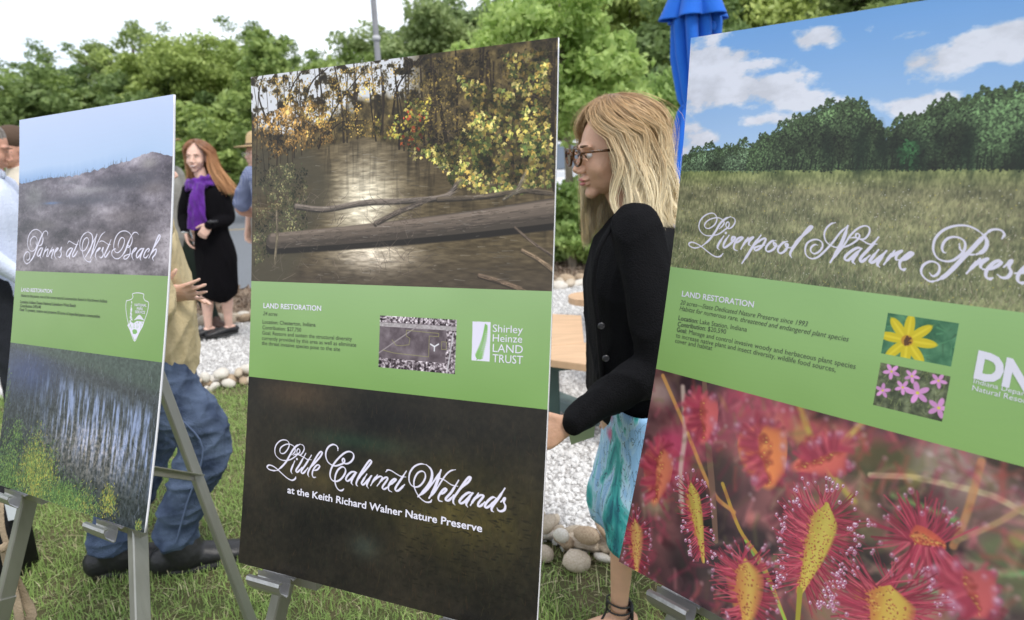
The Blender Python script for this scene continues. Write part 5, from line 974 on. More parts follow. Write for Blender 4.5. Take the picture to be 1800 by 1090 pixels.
    L_([(.05, .66), (.2, .70), (.66, .72), (.66, .33), (.78, .33), (.78, .27), (.36, .25), (.36, .36), (.41, .40), (.40, .52), (.30, .55), (.23, .55), (.17, .45)], .9, (150, 146, 96)); L_([(.68, .48), (.73, .52), (.78, .47)], 2.4, (225, 225, 230)); L_([(.73, .52), (.73, .60)], 2.2, (225, 225, 230)); L_([(.82, .42), (.88, .42), (.88, .56), (.82, .56), (.82, .42)], .9, (150, 146, 96))
    q = U([(830.7, 565), (862.5, 566.2), (860.6, 635.6), (828.9, 633.4)]); p.poly(q, LILAC); gb = c8(126, 176, 98)
    a_, b_ = q[0], q[2]; def_ = lambda fx, fy: a_+np.array([fx, fy])*(b_-a_)
    st = [def_(.30, .98), def_(.45, .75), def_(.62, .45), def_(.70, .18), def_(.72, .05)]; p.line(st, [1.6, 1.6, 1.3, 1, .8], gb, 1, 1, None, 6); S2 = crom(st, 6)
    for k in range(1, 24): 
        b3 = S2[int(k)]; l_ = 17*(1-k/26)+3
        for sg in (-1, 1): a = -1.05+sg*.95; e3 = b3+np.array([math.cos(a), math.sin(a)*.75])*l_; p.line([b3, (b3+e3)/2+np.array([0, 1.5]), e3], [2.0, 2.3, .8], gb, 1, 1)
    # title
    o, sc = (460, 760), 7.5
    A = [(1.25, [(395, 295), (432, 262), (440, 225), (425, 185), (370, 155), (310, 160), (255, 195), (238, 240), (255, 275), (300, 270), (345, 215), (362, 160), (340, 112), (290, 97), (235, 115), (190, 165), (172, 230), (185, 300), (235, 350), (300, 370), (370, 360), (430, 325), (475, 285), (500, 262), (500, 230), (480, 215), (462, 245), (475, 285), (510, 295), (545, 255), (560, 210), (545, 170), (505, 155)]),
         (1.8, [(505, 155), (455, 180), (410, 230), (370, 300), (325, 380), (270, 445), (205, 500)]), (1.6, [(205, 500), (150, 502), (95, 485), (70, 455), (95, 430), (150, 445), (205, 485), (270, 545), (340, 605), (400, 630), (440, 610), (447, 585)]),
         (1.8, [(435, 375), (395, 470), (385, 510), (400, 545)]), (1.8, [(580, 275), (500, 420), (455, 490), (455, 520), (480, 515), (530, 460)]), (1.8, [(655, 300), (580, 420), (525, 500), (525, 535), (555, 530), (610, 465)]), (1.3, [(415, 300), (455, 285), (500, 300), (560, 330), (600, 355), (655, 360)]),
         (1.7, [(640, 470), (700, 400), (770, 320), (797, 265), (775, 255), (735, 300), (670, 410), (620, 500), (608, 550), (622, 585)]), (1.6, [(670, 505), (730, 490), (762, 450), (750, 428), (715, 440), (675, 500), (665, 555), (680, 590), (712, 590)]),
         (1.7, [(1003, 240), (1000, 195), (970, 165), (930, 160), (880, 190), (848, 250), (845, 320), (870, 385), (915, 425), (970, 440), (1030, 425), (1080, 400), (1092, 370), (1085, 345), (1068, 350), (1062, 375), (1080, 405), (1130, 410), (1180, 380), (1210, 330), (1205, 280), (1160, 252), (1100, 265), (1030, 320), (960, 400), (915, 480), (900, 560), (920, 620), (970, 645), (1030, 625), (1080, 570), (1105, 510), (1090, 465), (1050, 455), (1000, 500), (970, 570), (965, 650), (985, 720), (1020, 760), (1055, 765), (1080, 745)]),
         (1.8, [(1255, 530), (1220, 518), (1175, 525), (1125, 575), (1108, 620), (1130, 640), (1175, 610), (1240, 530), (1195, 610), (1180, 660), (1200, 692)]), (1.8, [(1260, 640), (1300, 570), (1370, 490), (1440, 400), (1440, 370), (1415, 375), (1360, 450), (1290, 560), (1250, 650), (1248, 690), (1265, 708)]),
         (1.8, [(1385, 548), (1335, 630), (1315, 670), (1330, 690), (1370, 660), (1440, 570)]), (1.8, [(1450, 570), (1400, 650), (1385, 700), (1405, 735)]), (1.8, [(1525, 560), (1480, 620), (1435, 700)]), (1.7, [(1470, 650), (1530, 590), (1575, 580), (1585, 610), (1520, 705)]), (1.7, [(1540, 680), (1600, 610), (1650, 590), (1655, 620), (1600, 700), (1590, 735), (1620, 745), (1680, 700)]), (1.7, [(1680, 700), (1730, 660), (1770, 620), (1745, 612), (1700, 650), (1670, 710), (1675, 760), (1715, 785)])]
    script_title(p, A, o, sc, dots=[(2.2, (463, 350))])
    B = [(1.9, [(405, 285), (330, 400), (265, 500), (265, 540), (300, 540), (345, 500), (382, 462)]), (1.4, [(135, 295), (160, 270), (210, 280), (280, 325), (340, 355), (400, 362)]),
         (1.5, [(740, 662), (720, 690), (660, 690), (590, 640), (530, 550), (505, 460), (515, 380), (555, 310), (610, 285), (650, 310), (655, 370), (620, 440), (570, 485), (510, 492), (460, 455), (440, 390), (455, 300), (510, 225), (590, 190), (670, 200)]), (2.6, [(670, 200), (730, 260), (745, 340), (720, 430), (660, 520), (560, 620)]), (1.5, [(560, 620), (650, 560), (730, 470), (800, 370), (862, 270)]), (2.6, [(862, 270), (820, 400), (770, 530), (705, 640)]), (1.3, [(705, 640), (780, 560), (860, 430), (930, 330), (990, 280), (1055, 265)]),
         (1.8, [(835, 590), (890, 575), (935, 530), (920, 512), (875, 545), (830, 620), (835, 670), (880, 685)]), (2.0, [(1095, 405), (1000, 560), (930, 640), (930, 670), (970, 665), (1030, 600)]), (1.4, [(830, 385), (870, 385), (920, 410), (1000, 465), (1085, 485)]), (1.9, [(1060, 590), (1130, 500), (1220, 430), (1255, 370), (1230, 365), (1180, 420), (1090, 550), (1030, 640), (1025, 700), (1048, 730)]),
         (2.0, [(1290, 575), (1220, 570), (1150, 620), (1105, 680), (1120, 710), (1170, 690), (1230, 630), (1280, 570)]), (2.0, [(1280, 580), (1210, 680), (1195, 725), (1215, 758)]), (2.0, [(1355, 575), (1290, 670), (1250, 735)]), (1.9, [(1300, 670), (1360, 610), (1410, 600), (1420, 620), (1360, 700), (1350, 745), (1390, 740), (1440, 690)]), (2.0, [(1590, 640), (1540, 630), (1470, 690), (1440, 750), (1465, 765), (1520, 730), (1590, 650)]), (2.1, [(1705, 510), (1620, 640), (1540, 750), (1530, 800), (1555, 822)]), (2.0, [(1650, 690), (1705, 640), (1690, 690), (1710, 740), (1700, 790), (1660, 812), (1620, 805), (1600, 770)])]
    script_title(p, B, (660, 790), 7.5); return p

# ---- board 3: meadow and sky above, sundew below
def paint3():
    p = Print(3); r_ = p.r; xx, yy = p.grid(); U = p.U; y0, y1 = green_band(p, (150, 188, 122), (130, 168, 92), 2); clip = (0, y0)
    hz = U([(1200, 300), (1800, 285)]); hy = np.interp(np.arange(p.w), hz[:, 0], hz[:, 1]); hor = int(hy.mean()); c1, c2 = p.noise(260, 7, .8, 1.9, seed=41), p.noise(90, 6, 1, 1.7, seed=43)
    t = np.clip(yy/hor, 0, 1)[..., None]; sky_ = c8(122, 176, 240)*(1-t)+c8(190, 216, 248)*t; p.a[:y0] = sky_[:y0]; cl = np.zeros((p.h, p.w), np.float32)
    for (cx, cy, rx, ry, am) in ((1240, 150, 110, 90, .62), (1330, 90, 150, 26, .7), (1420, 70, 110, 30, .72), (1350, 110, 100, 24, .7), (1350, 155, 120, 36, .85), (1400, 170, 80, 26, .8), (1230, 240, 110, 40, .7), (1640, 105, 130, 32, .85), (1720, 85, 90, 30, .9), (1780, 60, 60, 28, .8), (1600, 65, 60, 14, .55), (1620, 185, 80, 18, .7), (1320, 215, 120, 22, .55)):
        q = U([(cx, cy), (cx+rx, cy), (cx, cy+ry)]); cl = np.maximum(cl, am*np.exp(-(((xx-q[0, 0])/(abs(q[1, 0]-q[0, 0])+1))**2+((yy-q[0, 1])/(abs(q[2, 1]-q[0, 1])+1))**2)*1.1))
    cl = np.clip((cl+(c1-.5)*1.5+(c2-.5)*1.0-.24)*4.2, 0, 1)*(yy < hor); sh_ = .90+.1*np.clip((c2-.35)*3, 0, 1); p.fill(cl*.93, (c8(246, 245, 255)*sh_[..., None]).astype(np.float32))
    # field
    f1, f2 = p.noise(90, 5, 1, 3, seed=45), p.noise(7, 3, 1.4, .6, seed=46); gm = (yy >= hy[None]) & (yy < y0); d = np.clip((yy-hy[None])/(y0-hy[None]), 0, 1)[..., None]
    fc_ = c8(110, 122, 72)*(1-np.clip(d*5, 0, 1))+np.clip(d*5, 0, 1)*(c8(130, 126, 94)*(1-d)+c8(114, 120, 84)*d); fc_ = fc_*1.06+(f1[..., None]-.5)*c8(90, 84, 60)+(f2[..., None]-.5)*c8(90, 84, 64); p.fill(gm.astype(np.float32), fc_)
    # tree line
    n3c = np.clip((p.noise(70, 4, seed=49)-.5)*2.6+.5, 0, 1)
    def mass(poly, n, s_, base):
        P_ = U(poly); p.poly(P_, c8(*base)*.75)
        lo_, hi_ = P_.min(0), P_.max(0)
        for k in range(n):
            q = r_.uniform(lo_, hi_); ins = False
            for j in range(len(P_)):
                (xa, ya), (xb, yb) = P_[j], P_[j-1]
                if (ya > q[1]) != (yb > q[1]) and q[0] < (xb-xa)*(q[1]-ya)/(yb-ya)+xa: ins = not ins
            if ins: tt = (q[1]-lo_[1])/(hi_[1]-lo_[1]); p.ellipse(q+r_.normal(0, 4, 2), s_*r_.uniform(.4, 1.1), s_*r_.uniform(.3, .7), r_.uniform(0, 3), c8(*base)*(r_.uniform(.35, 1.75)*(1.1-.45*tt))*(.55+.9*n3c[int(np.clip(q[1], 0, p.h-1)), int(np.clip(q[0], 0, p.w-1))]), .8, 1.3, clip)
    mass([(1198, 275), (1225, 268), (1262, 262), (1300, 258), (1322, 262), (1330, 300), (1198, 300)], 2200, 3.4, (84, 102, 76)); mass([(1310, 300), (1318, 262), (1340, 240), (1362, 238), (1380, 222), (1410, 205), (1432, 202), (1470, 182), (1500, 180), (1525, 196), (1540, 215), (1556, 228), (1560, 297)], 7000, 4.4, (70, 88, 58))
    mass([(1556, 297), (1560, 235), (1585, 215), (1610, 210), (1630, 195), (1660, 182), (1700, 178), (1730, 170), (1760, 160), (1800, 160), (1850, 150), (1960, 150), (1960, 300), (1700, 296)], 11000, 4.4, (66, 84, 56)); mass([(1582, 296), (1580, 262), (1592, 246), (1612, 250), (1618, 296)], 400, 6, (56, 98, 58))
    for k in range(4200):
        xp = r_.uniform(1200, 1950); top_ = np.interp(xp, [1198, 1262, 1300, 1322, 1340, 1362, 1380, 1410, 1432, 1470, 1500, 1525, 1540, 1556, 1585, 1610, 1630, 1660, 1700, 1760, 1800, 1950], [275, 262, 258, 262, 240, 238, 222, 205, 202, 182, 180, 196, 215, 230, 215, 210, 195, 182, 178, 160, 160, 150]); w3 = math.sin(xp*.21)*4+math.sin(xp*.53+1)*3+math.sin(xp*.09)*5
        q = U([(xp, top_+w3+abs(r_.normal(0, 9))-9)])[0]; p.ellipse(q, r_.uniform(1.5, 4), r_.uniform(1, 3), r_.uniform(0, 3), c8(58, 74, 46)*r_.uniform(.5, 1.7), .8, 1.2, clip)
    for k in range(26):
        xp = r_.uniform(1420, 1900); q = U([(xp, r_.uniform(250, 285))])[0]; p.ellipse(q, r_.uniform(5, 16), r_.uniform(20, 60), r_.normal(0, .2), c8(20, 34, 24), .4, 14, clip)
    for k in range(60): b = U([(r_.uniform(1340, 1800), 297)])[0]; p.seg(b, b+np.array([r_.normal(0, 5), -r_.uniform(15, 50)]), 2, 1.2, c8(28, 36, 26), .8, 1, clip)
    for k in range(5200):
        x = r_.uniform(0, p.w); t_ = r_.uniform(.1, 1)**.7; y = hor+(y0-hor)*t_; l_ = 4+22*t_*r_.uniform(.4, 1); a = -1.57+r_.normal(0, .45); c = [(176, 166, 134), (150, 140, 108), (104, 110, 76), (88, 94, 66), (196, 188, 160), (124, 106, 88)][r_.integers(6)]; p.seg((x, y), (x+math.cos(a)*l_, y+math.sin(a)*l_), .9, .4, c8(*c)*r_.uniform(.75, 1.1), .55, 1, clip)
    for k in range(500): x = r_.uniform(0, p.w); y = r_.uniform(hor+40, y0); p.ellipse((x, y), 1.6, 1.4, 0, c8(*[(214, 206, 190), (205, 190, 90), (224, 220, 214)][r_.integers(3)]), .7, 1, clip)
    # lower print: sundews
    bot = slice(y1, p.h); m1, m2, m3 = p.noise(170, 3, seed=51), p.noise(260, 3, seed=52), p.noise(90, 3, seed=53); im = np.zeros_like(p.a); im[:] = c8(92, 60, 62); im += (m1[..., None]-.5)*c8(150, 90, 80); im += np.clip(m2-.5, 0, 1)[..., None]*c8(70, 90, 40)*2; im -= np.clip(m3-.55, 0, 1)[..., None]*2.2*c8(90, 80, 70); p.a[bot] = np.clip(im[bot], .06, 1); cb = (y1, p.h)
    def soft(px, rx, ry, a, col, al, sf): q = U([px])[0]; p.ellipse(q, rx, ry, a, c8(*col), al, sf, cb)
    for (px, rx, ry, col, al) in (((1240, 760), 90, 60, (150, 60, 80), .6), ((1330, 720), 110, 60, (190, 80, 100), .65), ((1180, 800), 60, 70, (190, 60, 100), .7), ((1420, 760), 110, 40, (200, 110, 90), .6), ((1500, 780), 90, 34, (206, 96, 100), .6), ((1260, 850), 60, 90, (60, 46, 44), .8), ((1160, 690), 40, 30, (200, 180, 170), .5), ((1560, 830), 80, 60, (84, 96, 50), .6), ((1660, 830), 70, 60, (176, 160, 150), .6), ((1620, 900), 90, 70, (48, 38, 34), .75), ((1330, 960), 60, 50, (44, 34, 36), .8), ((1520, 1000), 70, 60, (40, 30, 34), .8), ((1740, 900), 90, 80, (140, 110, 104), .6), ((1780, 1000), 70, 70, (96, 112, 70), .7), ((1700, 1040), 90, 50, (92, 84, 80), .6), ((1150, 880), 40, 40, (214, 200, 150), .4), ((1220, 990), 80, 40, (54, 44, 44), .75), ((1560, 800), 60, 26, (60, 64, 36), .6)): soft(px, rx*1.25, ry*1.25, 0, col, al, 40)
    for a, w_, col, sf in (([(1165, 660), (1200, 740), (1250, 860), (1290, 900)], 7, (206, 150, 80), 5), ([(1400, 700), (1440, 800), (1500, 880)], 9, (176, 160, 70), 12), ([(1460, 800), (1560, 700), (1600, 690)], 8, (196, 170, 90), 10), ([(1530, 835), (1600, 838), (1660, 850), (1740, 870), (1800, 900)], 8, (196, 176, 140), 6), ([(1725, 810), (1700, 900), (1675, 960)], 9, (190, 130, 84), 6), ([(1570, 870), (1620, 890), (1680, 915)], 8, (110, 150, 84), 12), ([(1640, 1040), (1720, 1010), (1800, 1008)], 7, (110, 160, 100), 10), ([(1680, 950), (1750, 920), (1800, 890)], 7, (170, 140, 100), 6), ([(1200, 680), (1204, 760), (1196, 830), (1200, 900)], 9, (200, 180, 165), 10), ([(1270, 850), (1300, 930), (1340, 990), (1380, 1090)], 6, (196, 160, 60), 2.5), ([(1380, 1090), (1350, 1020), (1310, 950)], 4, (130, 190, 70), 2)): p.line(U(a), w_, c8(*col), .8, sf, cb, 6)
    p.line(U([(1238, 672), (1243, 760), (1252, 860), (1258, 950)]), [9, 11, 11, 9], c8(112, 84, 70), .95, 3, cb, 6)
    for k in range(34): q = U([(r_.uniform(1130, 1790), r_.uniform(700, 1080))])[0]; p.ellipse(q, r_.uniform(8, 34), r_.uniform(5, 20), r_.uniform(0, 3), c8(*[(210, 90, 110), (226, 120, 110), (170, 60, 84), (200, 170, 80), (150, 60, 70), (220, 160, 150)][r_.integers(6)]), .35, 14, cb)
    for k in range(560):
        q = U([(r_.uniform(1110, 1850), r_.uniform(680, 1100))])[0]; a = r_.normal(-1.3, .9); l_ = r_.uniform(25, 90); b_ = q+np.array([math.cos(a), math.sin(a)])*l_; c = [(170, 54, 84), (186, 86, 106), (110, 34, 54), (206, 130, 132), (176, 74, 66), (110, 110, 64), (84, 70, 52), (170, 150, 120)][r_.integers(8)]
        p.line([q, (q+b_)/2+r_.normal(0, 6, 2), b_], [5, 5, 4], c8(*c), .38, 16, cb)
        if r_.random() < .15: p.ellipse(b_, 7, 7, 0, c8(214, 190, 205), .25, 9, cb)
    def sundew(tip, base, w0, n, L0, sharp, seed, wid=1.0, bc=(160, 138, 62)):
        rr = np.random.default_rng(seed); a, b = U([tip, base]); ax = b-a; ln = np.hypot(*ax); ax = ax/ln; nx = np.array([-ax[1], ax[0]]); sf = 1.2/sharp; prof = lambda t: 1.95*w0*np.clip(np.sqrt(np.clip(t, 0, 1)/.16), .25, 1)*np.clip(np.sin(np.pi*np.clip(t*.62+.17, 0, 1))**.8*(1-.78*t), .12, 1)
        hairs = []
        for k in range(int(n*1.7)):
            t = rr.uniform(0, .95)**1.25; sg = 1 if k % 2 else -1; e_ = a+ax*ln*t+nx*sg*prof(t)*rr.uniform(.55, 1.0); tilt = (.5-t)*1.7+rr.normal(0, .22); d = nx*sg*math.cos(tilt)-ax*math.sin(tilt)
            if t < .07: d = -ax+nx*rr.normal(0, .7); d /= np.hypot(*d)
            l_ = L0*rr.uniform(.6, 1.15)*(1-.3*t); m_ = e_+d*l_*.5+ax*l_*.08; f_ = e_+d*l_+ax*l_*rr.uniform(-.05, .28); hairs.append((e_, m_, f_))
        for e_, m_, f_ in hairs[::2]: p.line([e_, m_, f_], [1.9*wid, 1.3*wid, .9*wid], c8(*[(152, 50, 72), (174, 64, 84), (124, 38, 54)][rr.integers(3)])*rr.uniform(.85, 1.1), .9, sf, cb, 3)
        for t in np.linspace(0, 1, 40):
            c = a+ax*ln*t; w_ = prof(t); p.ellipse(c, w_, ln/40*1.4, math.atan2(nx[1], nx[0]), c8(*bc)*(1.0+.12*t), 1, sf*2, cb); p.ellipse(c+nx*w_*.75, w_*.35, ln/40*1.4, math.atan2(nx[1], nx[0]), c8(170, 74, 62), .45, w_*.3, cb); p.ellipse(c-nx*w_*.35, w_*.3, ln/40*1.6, math.atan2(nx[1], nx[0]), c8(206, 192, 96), .35, w_*.3, cb)
        for k in range(int(n*.9)):
            t = rr.uniform(.02, .97); o_ = rr.uniform(-.9, .9); c = a+ax*ln*t+nx*prof(t)*o_; p.ellipse(c, 1.7, 2.5, rr.uniform(0, 3), c8(130, 50, 44)*rr.uniform(.8, 1.3), .8, sf, cb); 
            if rr.random() < .35: p.ellipse(c+2, 4, 3, 0, c8(214, 190, 90), .45, 2, cb)
        for e_, m_, f_ in hairs[1::2]: p.line([e_, m_, f_], [1.9*wid, 1.3*wid, 1.0*wid], c8(*[(164, 56, 78), (188, 84, 98), (134, 42, 60)][rr.integers(3)])*rr.uniform(.85, 1.1), .95, sf, cb, 3)
        for e_, m_, f_ in hairs:
            if rr.random() < .38*min(1, .3+sharp): dl = min(1, .25+sharp*.75); s_ = rr.uniform(2.4, 5.6)*wid; p.ellipse(f_, s_, s_*1.2, 0, c8(200, 150, 175), .85*dl, sf, cb); p.ellipse(f_, s_*.62, s_*.8, 0, c8(130, 60, 90), .8*dl, sf, cb); p.ellipse(f_+np.array([-s_*.3, -s_*.4]), s_*.38, s_*.38, 0, c8(246, 244, 252), .95*dl, sf*.8, cb)
    sundew((1160, 790), (1150, 880), 16, 60, 60, .07, 1, 1.8, (190, 110, 80)); sundew((1335, 755), (1350, 850), 22, 60, 60, .06, 2, 2.0, (204, 120, 70)); sundew((1600, 945), (1660, 960), 18, 80, 110, .3, 3, 1.6, (180, 84, 60)); sundew((1480, 790), (1400, 820), 12, 60, 50, .07, 8, 1.8, (196, 96, 84)); sundew((1230, 700), (1235, 770), 14, 50, 50, .06, 12, 2, (190, 90, 90)); sundew((1690, 1010), (1720, 1080), 14, 50, 60, .08, 13, 2, (170, 80, 80))
    sundew((1213, 850), (1236, 985), 20, 90, 50, 1, 4); sundew((1115, 915), (1118, 1010), 20, 70, 55, .4, 5, 1.2, (176, 130, 80)); sundew((1308, 985), (1310, 1110), 34, 100, 80, .3, 6, 1.4, (178, 132, 66)); sundew((1560, 1030), (1540, 1140), 46, 130, 110, .6, 7, 1.1, (180, 140, 60)); sundew((1452, 888), (1405, 1040), 33, 190, 92, 1.2, 9, 1.0, (172, 152, 66))
    p.line(U([(1406, 1036), (1402, 1090), (1398, 1140)]), [8, 7, 7], c8(150, 140, 50), 1, 2, cb, 5)
    # two small pictures
    def rect(q4):
        q = U(q4); X0, X1 = int((q[0, 0]+q[3, 0])/2), int((q[1, 0]+q[2, 0])/2); Y0, Y1 = int((q[0, 1]+q[1, 1])/2), int((q[2, 1]+q[3, 1])/2); return X0, Y0, X1, Y1
    X0, Y0, X1, Y1 = rect([(1560.6, 549.7), (1684.5, 569.1), (1673.4, 645), (1549.8, 621.2)]); w_, h_ = X1-X0, Y1-Y0; sub = p.noise(40, 4, seed=61)[Y0:Y1, X0:X1, None]; keep_ = p.a.copy(); p.a[Y0:Y1, X0:X1] = c8(66, 118, 84)+(sub-.5)*c8(110, 110, 90)
    for k in range(30): x = X0+r_.uniform(0, w_); y = Y0+r_.uniform(0, h_); p.seg((x, y), (x+r_.normal(0, 30), y+r_.normal(0, 30)), 2.5, .6, c8(90, 150, 104)*r_.uniform(.5, 1.1), .6, 3)
    cc = np.array([X0+.34*w_, Y0+.58*h_])
    for a in (-1.57, -.75, -.02, .85, 1.5, 2.25, 3.2, -2.3):
        e_ = cc+np.array([math.cos(a), math.sin(a)])*h_*.34; p.ellipse(e_, h_*.30, h_*.115, a, c8(206, 186, 30), 1, 2); p.ellipse(e_, h_*.27, h_*.03, a, c8(226, 206, 50), .8, 3)
    p.ellipse(cc, h_*.13, h_*.13, 0, c8(190, 140, 40), 1, 3); [p.ellipse(cc+r_.normal(0, h_*.05, 2), 3, 3, 0, c8(90, 56, 30), .9, 1) for _ in range(24)]
    mk = np.ones(p.a.shape[:2], bool); mk[Y0:Y1, X0:X1] = False; p.a[mk] = keep_[mk]
    X0, Y0, X1, Y1 = rect([(1547.2, 637.2), (1669.6, 662.1), (1657.4, 742.1), (1535.7, 712.4)]); w_, h_ = X1-X0, Y1-Y0; keep_ = p.a.copy(); p.a[Y0:Y1, X0:X1] = c8(84, 92, 66)+(p.noise(14, 3, seed=62)[Y0:Y1, X0:X1, None]-.5)*c8(120, 120, 96)
    for k in range(160): x = X0+r_.uniform(0, w_); y = Y0+r_.uniform(0, h_); a = r_.normal(-1.5, .6); p.seg((x, y), (x+math.cos(a)*20, y+math.sin(a)*20), 1.3, .5, c8(120, 130, 80)*r_.uniform(.4, 1.2), .6, 1)
    for fx, fy, s_ in ((.18, .15, .16), (.10, .62, .15), (.48, .16, .14), (.85, .14, .15), (.38, .45, .15), (.60, .50, .22), (.92, .72, .20)):
        cc = np.array([X0+fx*w_, Y0+fy*h_]); a0 = r_.uniform(0, 1.2)
        for j in range(5): a = a0+j*1.257; e_ = cc+np.array([math.cos(a), math.sin(a)])*s_*h_*.62; p.ellipse(e_, s_*h_*.55, s_*h_*.27, a, c8(216, 150, 206)*r_.uniform(.92, 1.06), 1, 2)
        p.ellipse(cc, s_*h_*.16, s_*h_*.16, 0, c8(210, 200, 80), 1, 2)
    mk = np.ones(p.a.shape[:2], bool); mk[Y0:Y1, X0:X1] = False; p.a[mk] = keep_[mk]
    # title
    C = [(1.25, [(480, 315), (520, 280), (545, 230), (500, 180), (430, 170), (340, 200), (290, 255), (300, 300), (350, 308), (420, 260), (450, 190), (430, 130), (380, 108), (300, 135), (235, 200), (213, 280), (235, 350), (300, 400), (380, 405), (470, 385), (550, 330), (600, 290), (612, 250), (600, 225), (575, 240), (570, 280), (600, 312), (650, 290), (688, 230), (680, 180), (630, 155)]), (1.8, [(630, 155), (560, 185), (490, 250), (430, 350), (350, 460), (250, 545)]), (1.5, [(250, 545), (160, 568), (90, 540), (85, 505), (130, 492), (200, 520), (260, 560), (360, 640), (430, 680), (490, 680), (530, 640)]),
         (2.0, [(540, 410), (480, 500), (458, 560), (480, 592)]), (1.9, [(610, 400), (550, 490), (535, 550), (560, 560), (640, 500), (690, 430), (655, 425), (645, 470), (690, 490)]), (1.8, [(680, 510), (740, 480), (790, 435), (770, 425), (720, 450), (680, 520), (675, 580), (720, 605)]), (1.9, [(860, 430), (820, 490), (765, 580)]), (1.8, [(800, 520), (860, 460), (930, 425), (880, 480), (870, 520), (890, 535)]), (2.1, [(1030, 400), (940, 520), (860, 650), (780, 770)]), (1.8, [(960, 520), (1030, 460), (1090, 440), (1080, 490), (1020, 570), (960, 600), (945, 570), (1000, 545), (1080, 530)]),
         (1.8, [(1225, 470), (1170, 480), (1110, 540), (1095, 590), (1130, 615), (1200, 580), (1230, 520), (1200, 500), (1210, 540), (1270, 540)]), (1.8, [(1380, 480), (1320, 500), (1260, 570), (1260, 620), (1300, 635), (1360, 590), (1385, 520), (1355, 520), (1370, 560), (1420, 560)]), (2.0, [(1430, 570), (1530, 450), (1660, 340), (1705, 290), (1680, 285), (1620, 350), (1530, 470), (1440, 590), (1415, 650), (1435, 695)])]
    script_title(p, C, (1200, 360), 7.5, dots=[(2.2, (568, 370))])
    D = [(1.5, [(205, 455), (160, 450), (115, 490), (115, 540), (160, 568), (220, 540), (265, 480), (260, 420), (210, 385), (140, 385), (65, 430), (38, 510), (55, 590), (120, 632), (200, 615), (290, 540), (400, 420), (500, 290), (600, 200)]), (2.6, [(600, 200), (550, 350), (480, 500), (370, 680)]), (1.4, [(370, 680), (470, 560), (560, 440), (640, 320), (740, 230), (830, 200), (885, 230), (880, 300), (830, 365), (770, 375), (710, 350), (710, 310), (740, 305), (755, 335), (720, 390), (640, 445), (550, 480), (450, 485), (370, 455), (310, 400), (290, 310), (320, 230), (380, 175), (438, 158)]),
         (2.0, [(790, 500), (730, 490), (650, 530), (570, 600), (565, 645), (610, 650), (690, 580), (780, 500)]), (2.1, [(780, 500), (690, 610), (665, 670), (695, 705)]), (2.1, [(1005, 350), (900, 480), (780, 610), (765, 665), (800, 665), (890, 590)]), (1.5, [(630, 360), (700, 355), (780, 385), (880, 440), (985, 440)]), (2.1, [(1005, 515), (920, 620), (890, 670), (920, 685), (990, 640), (1110, 530)]), (2.1, [(1110, 530), (1020, 650), (990, 710), (1020, 745)]), (2.1, [(1215, 530), (1150, 610), (1075, 710)]), (1.9, [(1130, 640), (1220, 570), (1310, 530), (1250, 580), (1235, 640), (1270, 650)]), (2.0, [(1270, 650), (1360, 640), (1455, 570), (1430, 550), (1370, 590), (1290, 670), (1290, 750), (1330, 780), (1360, 765)])]
    script_title(p, D, (1410, 370), 7.5)
    R_ = (2.2, [(1100, 670), (1010, 770), (890, 900)]); R2 = (2.0, [(960, 820), (1080, 730), (1220, 670), (1130, 740), (1110, 800), (1150, 840)]); E1 = (2.1, [(1150, 840), (1300, 820), (1430, 740), (1400, 700), (1310, 740), (1210, 850), (1195, 950), (1250, 990), (1300, 975)])
    E_ = [(1.7, [(560, 580), (520, 560), (500, 500), (530, 410), (600, 345), (700, 325), (800, 350), (860, 410), (865, 490), (830, 570), (760, 640), (660, 700), (550, 710), (440, 670), (380, 590), (360, 490), (390, 360), (480, 250), (600, 180), (750, 145), (900, 150), (1030, 200), (1130, 270)]), (2.5, [(1130, 270), (1200, 360), (1205, 460), (1150, 550), (1050, 600)]), (1.6, [(1050, 600), (950, 605), (860, 580), (790, 520), (775, 430)]), (1.7, [(1450, 350), (1485, 290), (1450, 230), (1370, 205), (1270, 220), (1190, 280)]), (2.6, [(1190, 280), (1080, 400), (950, 540), (850, 640), (700, 800), (550, 940), (430, 1010)]), (1.7, [(430, 1010), (320, 1030), (220, 970), (170, 880), (200, 780), (290, 720), (380, 720), (450, 770), (460, 850), (420, 920), (350, 945), (300, 890)]), R_, R2, E1, (2.1, [(1480, 800), (1600, 700), (1560, 790), (1590, 880), (1540, 960), (1450, 970), (1375, 920)])]
    script_title(p, E_, (1600, 380), 9)
    d1 = (buv(3, [(1600+1650/9, 380+900/9)])-buv(3, [(1600+1150/9, 380+840/9)]))[0]; script_title(p, [E1], (1600, 380), 9, d1); script_title(p, [R_, R2], (1600, 380), 9, d1*1.0+np.array([.055, .004])); script_title(p, [(2.1, [(1000, 700), (980, 800), (950, 880), (1060, 800), (1120, 700)])], (1600, 380), 9, d1*1.0+np.array([.085, .006])); script_title(p, [E1], (1600, 380), 9, d1+np.array([.072, .006])); return p

